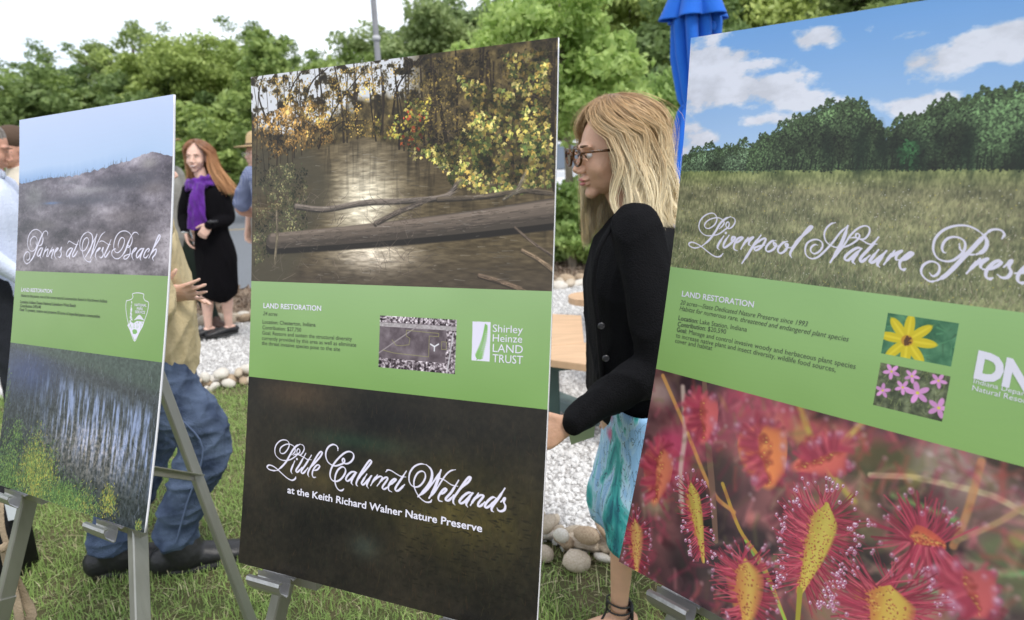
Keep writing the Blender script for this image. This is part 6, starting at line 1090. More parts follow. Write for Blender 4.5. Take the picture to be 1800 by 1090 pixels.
# ---- board 1: dunes above, pond below
def paint1():
    p = Print(1); r_ = p.r; xx, yy = p.grid(); U = p.U; y0, y1 = green_band(p, (128, 160, 94), (112, 152, 72), 3); clip = (0, y0)
    rl = U([(36, 322), (90, 312), (130, 308), (170, 298), (215, 285), (250, 272), (270, 266), (303, 274)]); ry = np.interp(np.arange(p.w), rl[:, 0], rl[:, 1])+(p.noise(30, 4, seed=71)[0]-.5)*16
    t = np.clip(yy/ry[None], 0, 1)[..., None]; p.a[:y0] = (c8(196, 210, 244)*(1-t)+c8(176, 200, 234)*t)[:y0]; low = np.clip((yy-ry[None]*.8)/(ry[None]*.2), 0, 1)[..., None]*np.clip(1-xx/p.w*1.1, 0, 1)[..., None]; p.a[:y0] = (p.a*(1-low*.7)+c8(110, 150, 205)*low*.7)[:y0]
    n1, n2, n3 = p.noise(260, 6, 1, 2.2, seed=72), p.noise(16, 4, 1, 1.4, seed=73), p.noise(90, 5, 1, 3, seed=74); g_ = c8(112, 103, 106)+(n1[..., None]-.5)*.85+(n2[..., None]-.5)*.20+(n3[..., None]-.5)*.32; g_[..., 2] += (.5-yy/p.h)*.10; m = np.clip((yy-ry[None])/3, 0, 1)*(yy < y0); p.fill(m, g_.astype(np.float32))
    def gl(px, sx, sy, col, ad): q = U([px])[0]; mm = np.exp(-((xx-q[0])/sx)**2-((yy-q[1])/sy)**2)*m*ad; p.put(mm, c8(*col))
    gl((225, 320), 230, 34, (58, 56, 68), .85); gl((150, 352), 300, 24, (70, 68, 80), .8); gl((155, 334), 190, 16, (156, 152, 156), .8); gl((262, 286), 60, 26, (158, 152, 150), .8); gl((130, 375), 120, 22, (70, 66, 66), .5); gl((220, 380), 180, 36, (124, 112, 112), .5); gl((75, 395), 120, 24, (64, 58, 56), .6); gl((90, 357), 60, 6, (90, 120, 170), .8); gl((270, 330), 100, 30, (110, 98, 96), .5); gl((60, 345), 90, 60, (96, 100, 92), .45); gl((200, 425), 260, 50, (122, 106, 104), .55); gl((250, 305), 110, 10, (76, 72, 82), .7); gl((120, 320), 90, 12, (84, 82, 90), .6)
    for k in range(3600):
        x = r_.uniform(0, p.w); y = r_.uniform(ry[int(x)], y0)+6; a = r_.uniform(-3, 0); l_ = r_.uniform(4, 16); p.seg((x, y), (x+math.cos(a)*l_, y+math.sin(a)*l_), 1, .5, c8(*[(150, 140, 140), (84, 76, 76), (124, 112, 110), (60, 58, 56)][r_.integers(4)]), .45, 1, clip)
    for k in range(90): x = r_.uniform(0, p.w*.75); y = ry[int(x)]+r_.uniform(-3, 8); p.seg((x, y), (x, y-r_.uniform(4, 22)), 1.2, .6, c8(84, 86, 96), .7, 1, clip)
    # pond
    m1, m2, m3 = p.noise(120, 4, 9, 1, seed=81), p.noise(200, 4, seed=82), p.noise(12, 3, seed=83); im = np.zeros_like(p.a); im[:] = c8(44, 52, 56); im += (m3[..., None]-.5)*c8(60, 60, 60); yt = (yy-y1)/(p.h-y1); xn = xx/p.w
    blue = np.exp(-((xn-.15)/.25)**2-((yt-.18)/.16)**2)[..., None]; im = im*(1-blue*.7)+c8(36, 56, 112)*blue*.7; ban = .85*np.clip(.5+(xn*.18+.01-yt)*16, 0, 1)[..., None]; im = im*(1-ban)+(c8(56, 74, 62)+(m3[..., None]-.5)*.2)*ban
    br = np.clip((m1-.42)*4, 0, 1)*np.clip((yt-.08-xn*.16)*9, 0, 1)*np.clip((.62+.25*xn-yt)*4, 0, 1)*np.clip((xn-.12)*3, .1, 1); im = im*(1-br[..., None]*.8)+c8(150, 168, 212)*br[..., None]*.8
    im += np.exp(-((xn-.62)/.3)**2-((yt-.62)/.2)**2)[..., None]*c8(54, 44, 36)*(m3[..., None]*2); p.a[y1:] = np.clip(im, .03, 1)[y1:]; cb = (y1, p.h)
    for k in range(1500):
        x = r_.uniform(.1, 1)*p.w; y = r_.uniform(y1+60, p.h); a = -1.57+r_.normal(0, .22 if y < y1+(p.h-y1)*.5 else .7); l_ = r_.uniform(10, 46); p.seg((x, y), (x+math.cos(a)*l_, y+math.sin(a)*l_), 1.0, .4, c8(*[(176, 184, 210), (60, 66, 66), (40, 50, 42), (120, 108, 100), (24, 28, 30), (52, 70, 48)][r_.integers(6)]), .5, 1, cb)
    def bush(px, rx, ry_, n, cols):
        q = U([px])[0]
        for k in range(n):
            d = np.clip(r_.normal(0, .55, 2), -1.5, 1.5); c = q+np.array([rx, ry_])*d; c[1] += abs(d[0])**2*ry_*.4; aa = -1.57+r_.normal(0, .7); l_ = r_.uniform(5, 17); p.seg(c, c+np.array([math.cos(aa), math.sin(aa)])*l_, 1.9, .8, c8(*cols[r_.integers(len(cols))])*r_.uniform(.5, 1.1), .85, 1, cb)
    gg = [(112, 152, 84), (136, 172, 92), (84, 122, 74), (150, 176, 88), (60, 92, 58)]; yl = [(196, 190, 96), (176, 176, 90), (206, 194, 80)]
    bush((10, 850), 190, 210, 4600, gg); bush((60, 820), 120, 140, 3000, gg+yl); bush((120, 880), 130, 80, 2200, gg); bush((90, 870), 170, 80, 1500, gg); bush((85, 830), 90, 110, 700, gg+yl); bush((30, 760), 60, 60, 240, gg); bush((150, 885), 110, 70, 700, gg+yl[:1]); bush((190, 880), 60, 60, 460, gg+yl*2); bush((60, 860), 60, 40, 260, yl*2+gg); bush((10, 690), 40, 90, 160, [(110, 140, 80), (80, 110, 70)]); bush((243, 925), 20, 26, 90, yl+gg); bush((110, 870), 60, 50, 260, gg)
    # arrowhead mark
    z = lambda a: U(np.asarray(a, float)/3.406+np.array([0, 460])); ol = [(757, 233), (753, 260), (756, 310), (768, 370), (785, 430), (805, 476), (825, 440), (850, 385), (872, 330), (885, 285), (888, 243), (868, 232), (858, 212), (860, 194), (828, 186), (800, 189), (792, 195), (796, 210), (784, 226), (757, 233)]; p.line(z(ol), 1.7, LILAC, 1, 1, None, 3)
    p.poly(z([(762, 380), (780, 362), (800, 368), (820, 355), (864, 360), (855, 388), (830, 432), (806, 474), (788, 432)]), LILAC); gb = c8(118, 170, 88); p.poly(z([(792, 412), (802, 404), (818, 408), (822, 424), (812, 434), (796, 432)]), gb)
    for k in range(34): b = z([(r_.uniform(770, 855), r_.uniform(365, 400))])[0]; p.seg(b, b+np.array([0, -r_.uniform(3, 8)]), 1.2, .5, gb, .9, 1)
    p.poly(z([(800, 352), (815, 335), (826, 322), (838, 318), (850, 332), (864, 352), (840, 345), (822, 345)]), LILAC, .9)
    tr = z([(788, 236), (782, 370)]); 
    for k in range(60): t_ = r_.uniform(0, 1); b = tr[0]+(tr[1]-tr[0])*t_; l_ = 3+13*t_; p.seg(b, b+np.array([r_.choice([-1, 1])*l_*r_.uniform(.4, 1), l_*.3]), 1.8, .7, LILAC, 1, 1)
    Fs = [(1.3, [(245, 520), (222, 470), (225, 390), (270, 325), (320, 310), (360, 360), (365, 450), (335, 560), (280, 620), (215, 610), (170, 530), (160, 430), (190, 290), (260, 190), (350, 160), (430, 200), (480, 290)]), (1.9, [(480, 290), (490, 380), (460, 480), (400, 510)]), (1.2, [(400, 510), (350, 480), (325, 400)]), (1.4, [(585, 285), (590, 230), (555, 190), (510, 210)]), (2.2, [(510, 210), (460, 300), (390, 470), (330, 640), (270, 770), (200, 860)]), (1.5, [(200, 860), (140, 890), (90, 830), (85, 740), (120, 660), (170, 635), (210, 690), (200, 780), (165, 815), (140, 785)]),
          (1.8, [(490, 555), (440, 560), (390, 630), (370, 710), (400, 725), (440, 670), (480, 570), (440, 690), (430, 740), (450, 775)]), (1.8, [(560, 530), (520, 640), (485, 740)]), (1.7, [(515, 660), (570, 590), (600, 580), (580, 680), (570, 735), (605, 720)]), (1.8, [(690, 540), (640, 640), (600, 740)]), (1.7, [(640, 660), (690, 600), (720, 590), (690, 680), (670, 750), (690, 790)]), (1.7, [(740, 660), (790, 600), (815, 560), (790, 560), (750, 620), (735, 710), (770, 785)]), (1.7, [(840, 620), (885, 540), (870, 620), (880, 690), (850, 750), (810, 740)]),
          (1.8, [(1130, 560), (1070, 560), (1010, 620), (985, 700), (1010, 740), (1070, 660), (1120, 570), (1070, 680), (1050, 750), (1070, 795)]), (1.9, [(1250, 390), (1180, 560), (1120, 690), (1125, 740), (1170, 710), (1225, 620)]), (1.3, [(1010, 460), (1050, 410), (1110, 440), (1180, 480), (1240, 480)]), (1.4, [(1525, 800), (1490, 850), (1420, 830), (1360, 750), (1325, 620), (1330, 480), (1370, 370), (1430, 335), (1465, 400), (1440, 500), (1380, 600), (1310, 610), (1275, 520), (1290, 380), (1360, 260), (1450, 210)]), (2.3, [(1450, 210), (1530, 270), (1545, 400), (1500, 560), (1390, 750)])]
    script_title(p, Fs, (35, 390), 12.108)
    Gs = [(1.4, [(0, 750), (90, 580), (170, 420), (245, 260)]), (2.4, [(245, 260), (170, 560), (105, 770)]), (1.3, [(105, 770), (190, 600), (270, 420), (340, 280), (420, 210)]), (1.7, [(225, 650), (290, 590), (315, 555), (280, 565), (230, 640), (215, 730), (240, 800)]), (1.7, [(335, 620), (380, 545), (365, 620), (380, 700), (340, 760), (290, 740)]), (1.9, [(545, 380), (480, 540), (410, 690), (420, 750), (460, 710), (520, 620)]), (1.3, [(295, 430), (340, 405), (400, 420), (490, 480), (540, 480)]),
          (1.4, [(700, 540), (700, 470), (730, 380), (780, 330), (830, 370), (820, 470), (770, 580), (700, 650), (640, 640), (605, 560), (610, 450), (650, 320), (730, 220), (840, 190), (930, 230), (985, 310), (995, 400), (960, 500), (900, 545), (900, 500), (940, 520), (955, 600), (940, 700), (880, 780), (820, 785), (830, 730), (890, 700), (1000, 670)]), (1.4, [(1135, 270), (1090, 225), (1030, 230), (970, 310)]), (2.2, [(970, 310), (900, 470), (850, 610), (780, 720)]), (1.4, [(780, 720), (700, 780), (620, 770), (565, 700), (570, 620), (630, 570), (650, 590)]),
          (1.7, [(1000, 670), (1060, 600), (1090, 555), (1050, 565), (1000, 640), (990, 730), (1020, 810)]), (1.8, [(1250, 560), (1170, 580), (1100, 660), (1085, 740), (1110, 760), (1170, 690), (1240, 570), (1190, 690), (1165, 770), (1185, 820)]), (1.7, [(1330, 640), (1360, 590), (1340, 565), (1290, 610), (1250, 690), (1245, 750), (1290, 760), (1340, 700)]), (1.8, [(1440, 570), (1500, 480), (1580, 350), (1590, 285), (1560, 290), (1500, 420), (1430, 600), (1350, 770)]), (1.8, [(1400, 680), (1450, 610), (1510, 580), (1490, 680), (1430, 760), (1450, 825)])]
    script_title(p, Gs, (150, 390), 12.108); return p

M_foam = mat('white_foam_core', (.80, .80, .84), .7, .3)
def print_mat(img, rough, spec_=.5):
    m = bpy.data.materials.new('satin_print'); m.use_nodes = True; n = m.node_tree.nodes; l = m.node_tree.links; b = n['Principled BSDF']; t = n.new('ShaderNodeTexImage'); t.image = img; t.interpolation = 'Linear'; l.new(t.outputs[0], b.inputs['Base Color'])
    b.inputs['Roughness'].default_value = rough; b.inputs['Specular IOR Level'].default_value = spec_
    tcx = n.new('ShaderNodeTexCoord'); nz_ = n.new('ShaderNodeTexNoise'); nz_.inputs['Scale'].default_value = 5; l.new(tcx.outputs['Object'], nz_.inputs['Vector']); bp = n.new('ShaderNodeBump'); bp.inputs['Strength'].default_value = .10; bp.inputs['Distance'].default_value = .02; l.new(nz_.outputs[0], bp.inputs['Height']); l.new(bp.outputs[0], b.inputs['Normal']); return m
TXT = {'w': mat('lilac_white_ink', (.74, .72, .82), .5), 'd': mat('dark_grey_ink', (.055, .065, .05), .5)}
def text_line(i, parent, s, p0, p1, cap, col='d', bold=0.0, ital=0.0):
    """one printed line: from p0 to p1 along the baseline, letter height set by cap (metres)"""
    fc = bpy.data.curves.new('lettering', 'FONT'); fc.body = s; fc.size = 1; fc.shear = ital; fc.offset = bold; fc.resolution_u = 3
    o = bpy.data.objects.new('t', fc); COL.objects.link(o); dg = bpy.context.evaluated_depsgraph_get(); me = bpy.data.meshes.new_from_object(o.evaluated_get(dg)); bpy.data.objects.remove(o)
    n = len(me.vertices); co = np.empty(n*3, np.float32); me.vertices.foreach_get('co', co); co = co.reshape(-1, 3).astype(float)
    a, b = buv(i, [p0, p1]); x0, x1 = co[:, 0].min(), co[:, 0].max(); t = (co[:, 0]-x0)/(x1-x0); u = a[0]+(b[0]-a[0])*t; v_ = a[1]+(b[1]-a[1])*t-co[:, 1]*cap/.729
    P = bsurf(i, u, v_, .0004)-np.array(parent.location); me.vertices.foreach_set('co', P.astype(np.float32).ravel()); me.update(); me.materials.clear(); me.materials.append(TXT[col])
    lo = bpy.data.objects.new('lettering', me); COL.objects.link(lo); lo.parent = parent
def make_board(i, label, painter, rough):
    x, y, z = bsurf(i, BW/2, BH)[()]; t = thing('display_board', label, 'display board', (x, y, z)); nu, nv = 8, 40; th = .0055
    us, vs = np.linspace(0, BW, nu+1), np.linspace(0, BH, nv+1); uu, vv = np.meshgrid(us, vs); Pf = bsurf(i, uu, vv).reshape(-1, 3)-np.array(t.location); q = [(j*(nu+1)+k, (j+1)*(nu+1)+k, (j+1)*(nu+1)+k+1, j*(nu+1)+k+1) for j in range(nv) for k in range(nu)]
    me = smooth(np_mesh('printed_sheet', Pf, np.array(q))); uvl = me.uv_layers.new(name='print'); vi = np.empty(len(me.loops), np.int32); me.loops.foreach_get('vertex_index', vi); uvl.data.foreach_set('uv', np.stack([uu.ravel()[vi]/BW, 1-vv.ravel()[vi]/BH], 1).astype(np.float32).ravel())
    pr = painter(); link('printed_sheet', me, t, print_mat(pr.image(), rough, {1: .5, 2: .32, 3: .42}[i]))
    F0 = bsurf(i, uu, vv, -.0004).reshape(-1, 3)-np.array(t.location); F1 = bsurf(i, uu, vv, -th).reshape(-1, 3)-np.array(t.location); N = len(F0); qq = [tuple(q_) for q_ in q]+[tuple(N+k for k in q_[::-1]) for q_ in q]
    ring = [k for k in range(nu+1)]+[j*(nu+1)+nu for j in range(1, nv+1)]+[nv*(nu+1)+k for k in range(nu-1, -1, -1)]+[j*(nu+1) for j in range(nv-1, 0, -1)]; qq += [(ring[k], ring[(k+1) % len(ring)], N+ring[(k+1) % len(ring)], N+ring[k]) for k in range(len(ring))]
    link('foam_core', np_mesh('foam_core', np.concatenate([F0, F1]), np.array(qq)), t, M_foam); return t
b1 = make_board(1, 'left display board: dunes photo above, green text band, pond photo below', paint1, .22)
b2 = make_board(2, 'middle display board: autumn creek photo above, green band, dark marsh below', paint2, .30)
b3 = make_board(3, 'right display board: meadow under blue sky above, red sundew plants below', paint3, .33)
T1, T2, T3 = (lambda *a, **k: text_line(1, b1, *a, **k)), (lambda *a, **k: text_line(2, b2, *a, **k)), (lambda *a, **k: text_line(3, b3, *a, **k))
T1('LAND RESTORATION', (37.6, 512.3), (91.6, 515.2), .0095, 'w', .018); T1('Home to the panne, one of the rarest natural communities found in Northwest Indiana', (37, 521.7), (188.2, 532.2), .0078, 'd', .006, .25)
T1('Location: Indiana Dunes National Lakeshore West Beach', (35.8, 532.8), (133, 539.9), .0078, 'd', .012); T1('Contribution: $49,648', (35.2, 539.9), (71.6, 542.2), .0078, 'd', .012); T1('Goal: To protect, restore and preserve 50 acres of imperiled panne communities', (34.6, 546.3), (175.6, 559), .0078, 'd', .012)
def nz1(x, y): return (x/3.406, 460+y/3.406)
T1('NATIONAL', nz1(807, 266), nz1(878, 270), .006, 'w', .02); T1('PARK', nz1(820, 288), nz1(858, 291), .006, 'w', .02); T1('SERVICE', nz1(809, 308), nz1(869, 312), .006, 'w', .02)
T2('LAND RESTORATION', (463.3, 541.3), (564.7, 546.6), .0098, 'w', .018); T2('24 acres', (462.4, 554), (487.9, 555.6), .0075, 'd', .0, .25); T2('Location: Chesterton, Indiana', (461.7, 568.7), (554.8, 574.3), .0075, 'd', .004); T2('Contribution: $27,750', (461.4, 578.6), (529.6, 583.3), .0075, 'd', .004)
T2('Goal: Restore and sustain the structural diversity', (461.1, 588), (618.9, 599.2), .0075, 'd', .002); T2('currently provided by this area as well as eliminate', (460.5, 597.3), (626.3, 609.7), .0075, 'd', .002); T2('the threat invasive species pose to the site', (460.2, 606), (598, 617.5), .0075, 'd', .002)
T2('Shirley', (866.2, 583.3), (919, 586.4), .0125, 'w'); T2('Heinze', (866.2, 600.4), (917.9, 602.6), .0125, 'w'); T2('LAND', (866.2, 618.5), (919, 621.6), .0135, 'w'); T2('TRUST', (865.6, 636.5), (919, 640.2), .0135, 'w')
T2('at the Keith Richard Walner Nature Preserve', (505.3, 866.3), (847.5, 935.5), .0128, 'w', .018)
T3('LAND RESTORATION', (1198.5, 520.7), (1324.6, 540.4), .0098, 'w', .018); T3('20 acres\u2014State Dedicated Nature Preserve since 1993', (1195.5, 534.9), (1419.5, 574.3), .0082, 'd', .0, .25); T3('Habitat for numerous rare, threatened and endangered plant species', (1194.4, 545.3), (1491.7, 600.7), .0082, 'd', 0, .25)
T3('Location:', (1192.5, 562.4), (1227, 568.6), .0082, 'd', .014); T3('Lake Station, Indiana', (1230, 569.0), (1312.7, 583.2), .0082); T3('Contribution:', (1191, 573.2), (1240.5, 581.3), .0082, 'd', .014); T3('$20,590', (1244, 582), (1275.9, 587.3), .0082)
T3('Goal:', (1189.5, 582.9), (1207, 586.4), .0082, 'd', .014); T3('Manage and control invasive woody and herbaceous plant species', (1211, 587.2), (1503.7, 648.7), .0082); T3('to increase native plant and insect diversity, wildlife food sources,', (1188, 592.9), (1468.7, 654), .0082); T3('cover and habitat', (1186.6, 602.2), (1251.7, 616), .0082)
T3('DNR', (1711.7, 661.4), (1866, 704), .033, 'w', .055); T3('Indiana Department of', (1711.3, 673.2), (1862, 712.5), .0062, 'w'); T3('Natural Resources', (1708.7, 685.6), (1836, 718), .0068, 'w')

# ------------------------------------------------------------------ easels
M_alu = mat('brushed_aluminium', (.34, .34, .31), .42, .5, .15, 30, var=.1, vscale=20, metal=.75, stretch=(1, 1, .1)); M_alu2 = mat('bright_aluminium', (.42, .42, .42), .35, .5, .1, 60, metal=.85)
def easel(i, label, ul, ur, rear_top, rear_foot, bar_z=.80, spread=.16):
    x, y, z, yaw, *_ = POSE[i]; uax = V(math.cos(yaw), math.sin(yaw), 0); back = V(-math.sin(yaw), math.cos(yaw), 0)
    base = bsurf(i, (ul+ur)/2, BH); t = thing('easel', label, 'easel', (base[0], base[1], 0)); zb = float(base[2])
    apex = bsurf(i, (ul+ur)/2, .10, -.05-.22*max(0, POSE[i][6]-.1)); legs = []
    for u, sg in ((ul, -1), (ur, 1)):
        tr_ = bsurf(i, u, BH, -.035); d = nrm(tr_-apex); foot = tr_+d*((tr_[2]-.0)/-d[2])+uax*sg*spread*.3; g = G(); mid = tr_+(foot-tr_)*.42
        tp = apex+uax*sg*.03; g.bar(tp, mid, .036, .022, uax); lg = g.out('leg', M_alu, t, False)
        g = G(); g.bar(mid+(tr_-foot)*.03, foot, .040, .026, uax); g.out('leg', M_alu, t, False); g = G(); g.bar(foot+V(0, 0, .03), foot, .044, .03, uax, .004); g.out('rubber_foot', M_sole, lg)
        g = G(); g.tube([mid+V(0, 0, -.05)-back*.016, mid+V(0, 0, -.05)-back*.021], [.006, .005], 12, uax, 1); g.out('rivet', M_alu2, t)
        # tray: bent sheet, trough for the board edge, open hook towards the viewer
        pr = [(.028, .004), (.010, .000), (-.004, -.002), (-.012, .010), (-.014, -.004), (-.026, -.030), (-.032, -.031), (-.050, -.008), (-.054, .008), (-.050, .016), (-.040, .015)]
        o_ = bsurf(i, u, BH, 0)+V(0, 0, -.004); v = []; L0, L1 = -.055, .022
        for sgn2 in (L0, L1): v += [o_+uax*sgn2+back*a*.72+V(0, 0, b*.72) for a, b in pr]
        for sgn2 in (L0, L1): v += [o_+uax*sgn2+back*(a*.72+.0008)+V(0, 0, b*.72-.0022) for a, b in pr]
        n = len(pr); qd = [(k, k+1, n+k+1, n+k) for k in range(n-1)]+[(2*n+k, 3*n+k, 3*n+k+1, 2*n+k+1) for k in range(n-1)]+[(k, 2*n+k, 2*n+k+1, k+1) for k in range(n-1)]+[(n+k, n+k+1, 3*n+k+1, 3*n+k) for k in range(n-1)]+[(0, n, 3*n, 2*n), (n-1, 3*n-1, 4*n-1, 2*n-1)]
        wpart('tray', v, np.array(qd), M_alu2, t, False); g = G(); g.box(o_+back*.022+V(0, 0, -.012), uax*.06, back*.009, V(0, 0, .011)); g.out('tray_bracket', M_alu, t, False); legs.append((tr_, foot, tp))
    g = G(); g.bar(rear_top, rear_foot, .030, .024, uax); rl_ = g.out('rear_leg', M_alu, t, False); g = G(); g.bar(rear_foot+V(0, 0, .03), rear_foot, .038, .03, uax); g.out('rubber_foot', M_sole, rl_)
    g = G(); g.bar(apex+V(0, 0, .03), rear_top+V(0, 0, .0), .03, .02, uax); g.bar(apex-uax*.05, apex+uax*.05, .03, .03); g.out('hinge', M_alu, t, False)
    f = (bar_z-rear_foot[2])/(rear_top[2]-rear_foot[2]); rp = rear_foot+(rear_top-rear_foot)*f; fr = (legs[0][0]+legs[1][0])/2; fr[2] = bar_z+.2; a, b = rp+nrm(rp-fr)*.022, (at(235, 824, 1.42) if i == 1 else bsurf(i, (ul+ur)/2, BH-.12, -.06))
    g = G(); g.bar(a-uax*.016, b-uax*.016, .004, .022); g.bar((a+b)/2*0+a+V(0, 0, .010)-uax*.004, b+V(0, 0, .010)-uax*.004, .024, .003); g.out('strut', M_alu2, t, False)
    g = G(); ft = legs[0][2]+(legs[0][1]-legs[0][2])*.42; ft2 = legs[1][2]+(legs[1][1]-legs[1][2])*.42; g.bar(ft+back*.016, ft2+back*.016, .004, .022); g.out('cross_brace', M_alu2, t, False)
    g = G(); g.tube([rp-uax*.022, rp-uax*.017], [.006, .006], 12, (0, 0, 1), 1); g.out('rivet', M_alu2, t); return t
def ub(i, px): return buv(i, [px])[0][0]
rt = at(196, 440, 1.86); rf = gp(449, 1112); easel(1, 'aluminium easel with a rear leg, carrying the left display board', ub(1, (36, 866)), ub(1, (203, 920)), rt, rf, .54)
ax2 = V(math.sin(.4346), math.cos(.4346), 0); p_ = bsurf(2, .3, .3, -.08); easel(2, 'aluminium easel carrying the middle display board', ub(2, (500, 1008)), .50, p_, V(*(p_+ax2*.42)[:2], 0))
ax3 = V(math.sin(.8572), math.cos(.8572), 0); p_ = bsurf(3, .3, .3, -.08); easel(3, 'aluminium easel carrying the right display board', ub(3, (1210, 1050)), .50, p_, V(*(p_+ax3*.25+V(.15, 0, 0))[:2], 0))

# black case with a pale flap and hanging canvas strap behind the left easel
M_case = mat('black_case_fabric', (.010, .010, .012), .7, .3, .3, 120); YC = 2.05; c0, c1 = gp(50, 1032), gp(-60, 1020)
t = thing('equipment_case', 'upright black case standing on the grass behind the left easel', 'case', (float(c0[0]-.15), float(c0[1]+.1), 0)); g = G(); zt = float(at(50, 872, c0[1])[2]); g.bar(V(c0[0]-.24, c0[1]+.09, .004), V(c0[0]-.24, c0[1]+.09, zt), .34, .18, (0, 1, 0), .015); g.out('case_body', M_case, t)
for k in (-.10, -.17, -.24): g = G(); g.bar(V(c0[0]+k, c0[1]-.003, .02), V(c0[0]+k, c0[1]-.003, zt-.02), .012, .008, (0, 1, 0)); g.out('rib', M_case, t)
g = G(); g.box(V(c0[0]-.03, c0[1]+.05, zt-.06), V(.022, .01, 0), V(-.002, .004, 0), V(.0, 0, .05)); g.out('flap', mat('pale_grey_card', (.6, .64, .68), .6), t, False)
M_strap = mat('tan_canvas_strap', (.36, .28, .19), .9, .2, .4, 200, var=.1, vscale=30); S_ = lambda px, py, Y: at(px, py, Y)
g = G(); g.tube([S_(1, 880, 1.72), S_(3, 925, 1.70), S_(12, 958, 1.69)], [(.009, .0015)]*3, 8, (1, 0, 0), 4); g.tube([S_(12, 958, 1.69), S_(2, 965, 1.68), S_(-6, 960, 1.7)], [(.012, .006)]*3, 8, (0, 0, 1), 3); g.tube([S_(14, 960, 1.70), S_(24, 1010, 1.72), S_(42, 1050, 1.73), S_(56, 1082, 1.72), S_(40, 1096, 1.71)], [(.014, .0015)]*5, 8, (1, .3, 0), 5); g.tube([S_(8, 965, 1.70), S_(22, 1030, 1.71), S_(34, 1085, 1.70), S_(36, 1130, 1.7)], [(.013, .0015)]*4, 8, (1, .2, .2), 5)
tag(g.out('canvas_strap', M_strap, None, loc=tuple(S_(14, 960, 1.70))), 'tan canvas strap tied and hanging beside the left easel leg', 'strap')
# ------------------------------------------------------------------ picnic tables, umbrella, cars
M_wood = mat('tan_composite_wood', (.62, .41, .25), .6, .35, .12, 60, var=.10, vscale=5, stretch=(1, 6, 1)); M_pg = mat('green_painted_steel', (.045, .085, .075), .5, .4, .1, 40, var=.15, vscale=6)
ZS = .46
M_blue = cloth('blue_canvas', (.012, .135, .62), .75, bump=.25, bscale=120, var=.12, vscale=3, sheen=.1)
# near table: a seat joint shows between the middle board and the blonde woman
def plank(t, px, z, th=.04):
    g = G(); v = [gp(*q, z)[:2] for q in px]; m_ = np.mean(v, 0); v = [q+(m_-q)/np.linalg.norm(m_-q)*.002 for q in v]; g.prism([tuple(q) for q in v], z-th, z); o = g.out('seat', M_wood, t, False); bv = o.modifiers.new('b', 'BEVEL'); bv.width = .005; bv.segments = 2
c = gp(1000, 640, 0); t = thing('picnic_table', 'picnic table with tan seats and green steel supports on the gravel', 'picnic table', (c[0], c[1], 0))
plank(t, [(905, 614), (905, 548), (1022, 554), (1027, 601)], ZS); plank(t, [(905, 624), (905, 615), (1027, 602), (1200, 616), (1200, 662)], ZS)
for a_, b_ in (((930, 640), (1040, 628)), ((1100, 650), (1190, 640))):
    g = G(); p0, p1 = gp(*a_, ZS-.08), gp(*b_, ZS-.08); g.bar(p0, p1, .14, .075); p2 = (p0+p1)/2; g.bar(V(p0[0]+.12, p0[1]+.02, ZS-.1), V(p0[0]+.12, p0[1]+.02, .0), .10, .07, (1, 0, 0)); g.out('seat_support', M_pg, t, False)
M_pg2 = mat('grey_green_steel', (.16, .22, .22), .55, .4, .1, 40, var=.15, vscale=6); g = G(); g.bar(gp(900, 672, .04), gp(1150, 772, .04), .10, .08); g.bar(gp(1100, 752, .04), gp(1100, 752, .04)+V(.6, .9, 0), .10, .08); g.out('ground_beam', M_pg2, t, False)
q = gp(1100, 752, .04)+V(.45, .65, 0); g = G(); g.tube([V(q[0], q[1], .02), V(q[0], q[1], .72)], [.05, .05], 14, sub=1); g.out('pedestal', M_pg, t); g = G(); g.prism([(q[0]+.42*math.cos(k*math.pi/3), q[1]+.42*math.sin(k*math.pi/3)) for k in range(6)], .722, .76); g.out('table_top', M_wood, t, False)
c = gp(1060, 520, ZS); t = thing('picnic_table', 'second picnic table behind the blonde woman, only a rounded seat end showing', 'picnic table', (c[0], c[1], 0)); cx_, cy_ = gp(1030, 520, ZS)[:2]
g = G(); g.prism([(cx_+.16*math.cos(a)*.8-.0, cy_+.16*math.sin(a)) for a in np.linspace(math.pi/2, 3*math.pi/2, 9)]+[(cx_+1.3, cy_-.16), (cx_+1.3, cy_+.16)], ZS-.045, ZS); g.out('seat', M_wood, t, False)
for dx in (.35, 1.1): g = G(); g.bar(V(cx_+dx, cy_, 0), V(cx_+dx, cy_, ZS-.046), .10, .06, (1, 0, 0)); g.out('leg', M_pg, t, False)
g = G(); g.prism([(cx_+.2, cy_+.35), (cx_+1.3, cy_+.35), (cx_+1.3, cy_+1.0), (cx_+.2, cy_+1.0)], .722, .76); g.bar(V(cx_+.75, cy_+.68, 0), V(cx_+.75, cy_+.68, .72), .1, .1, (1, 0, 0)); g.out('table_top', M_wood, t, False)

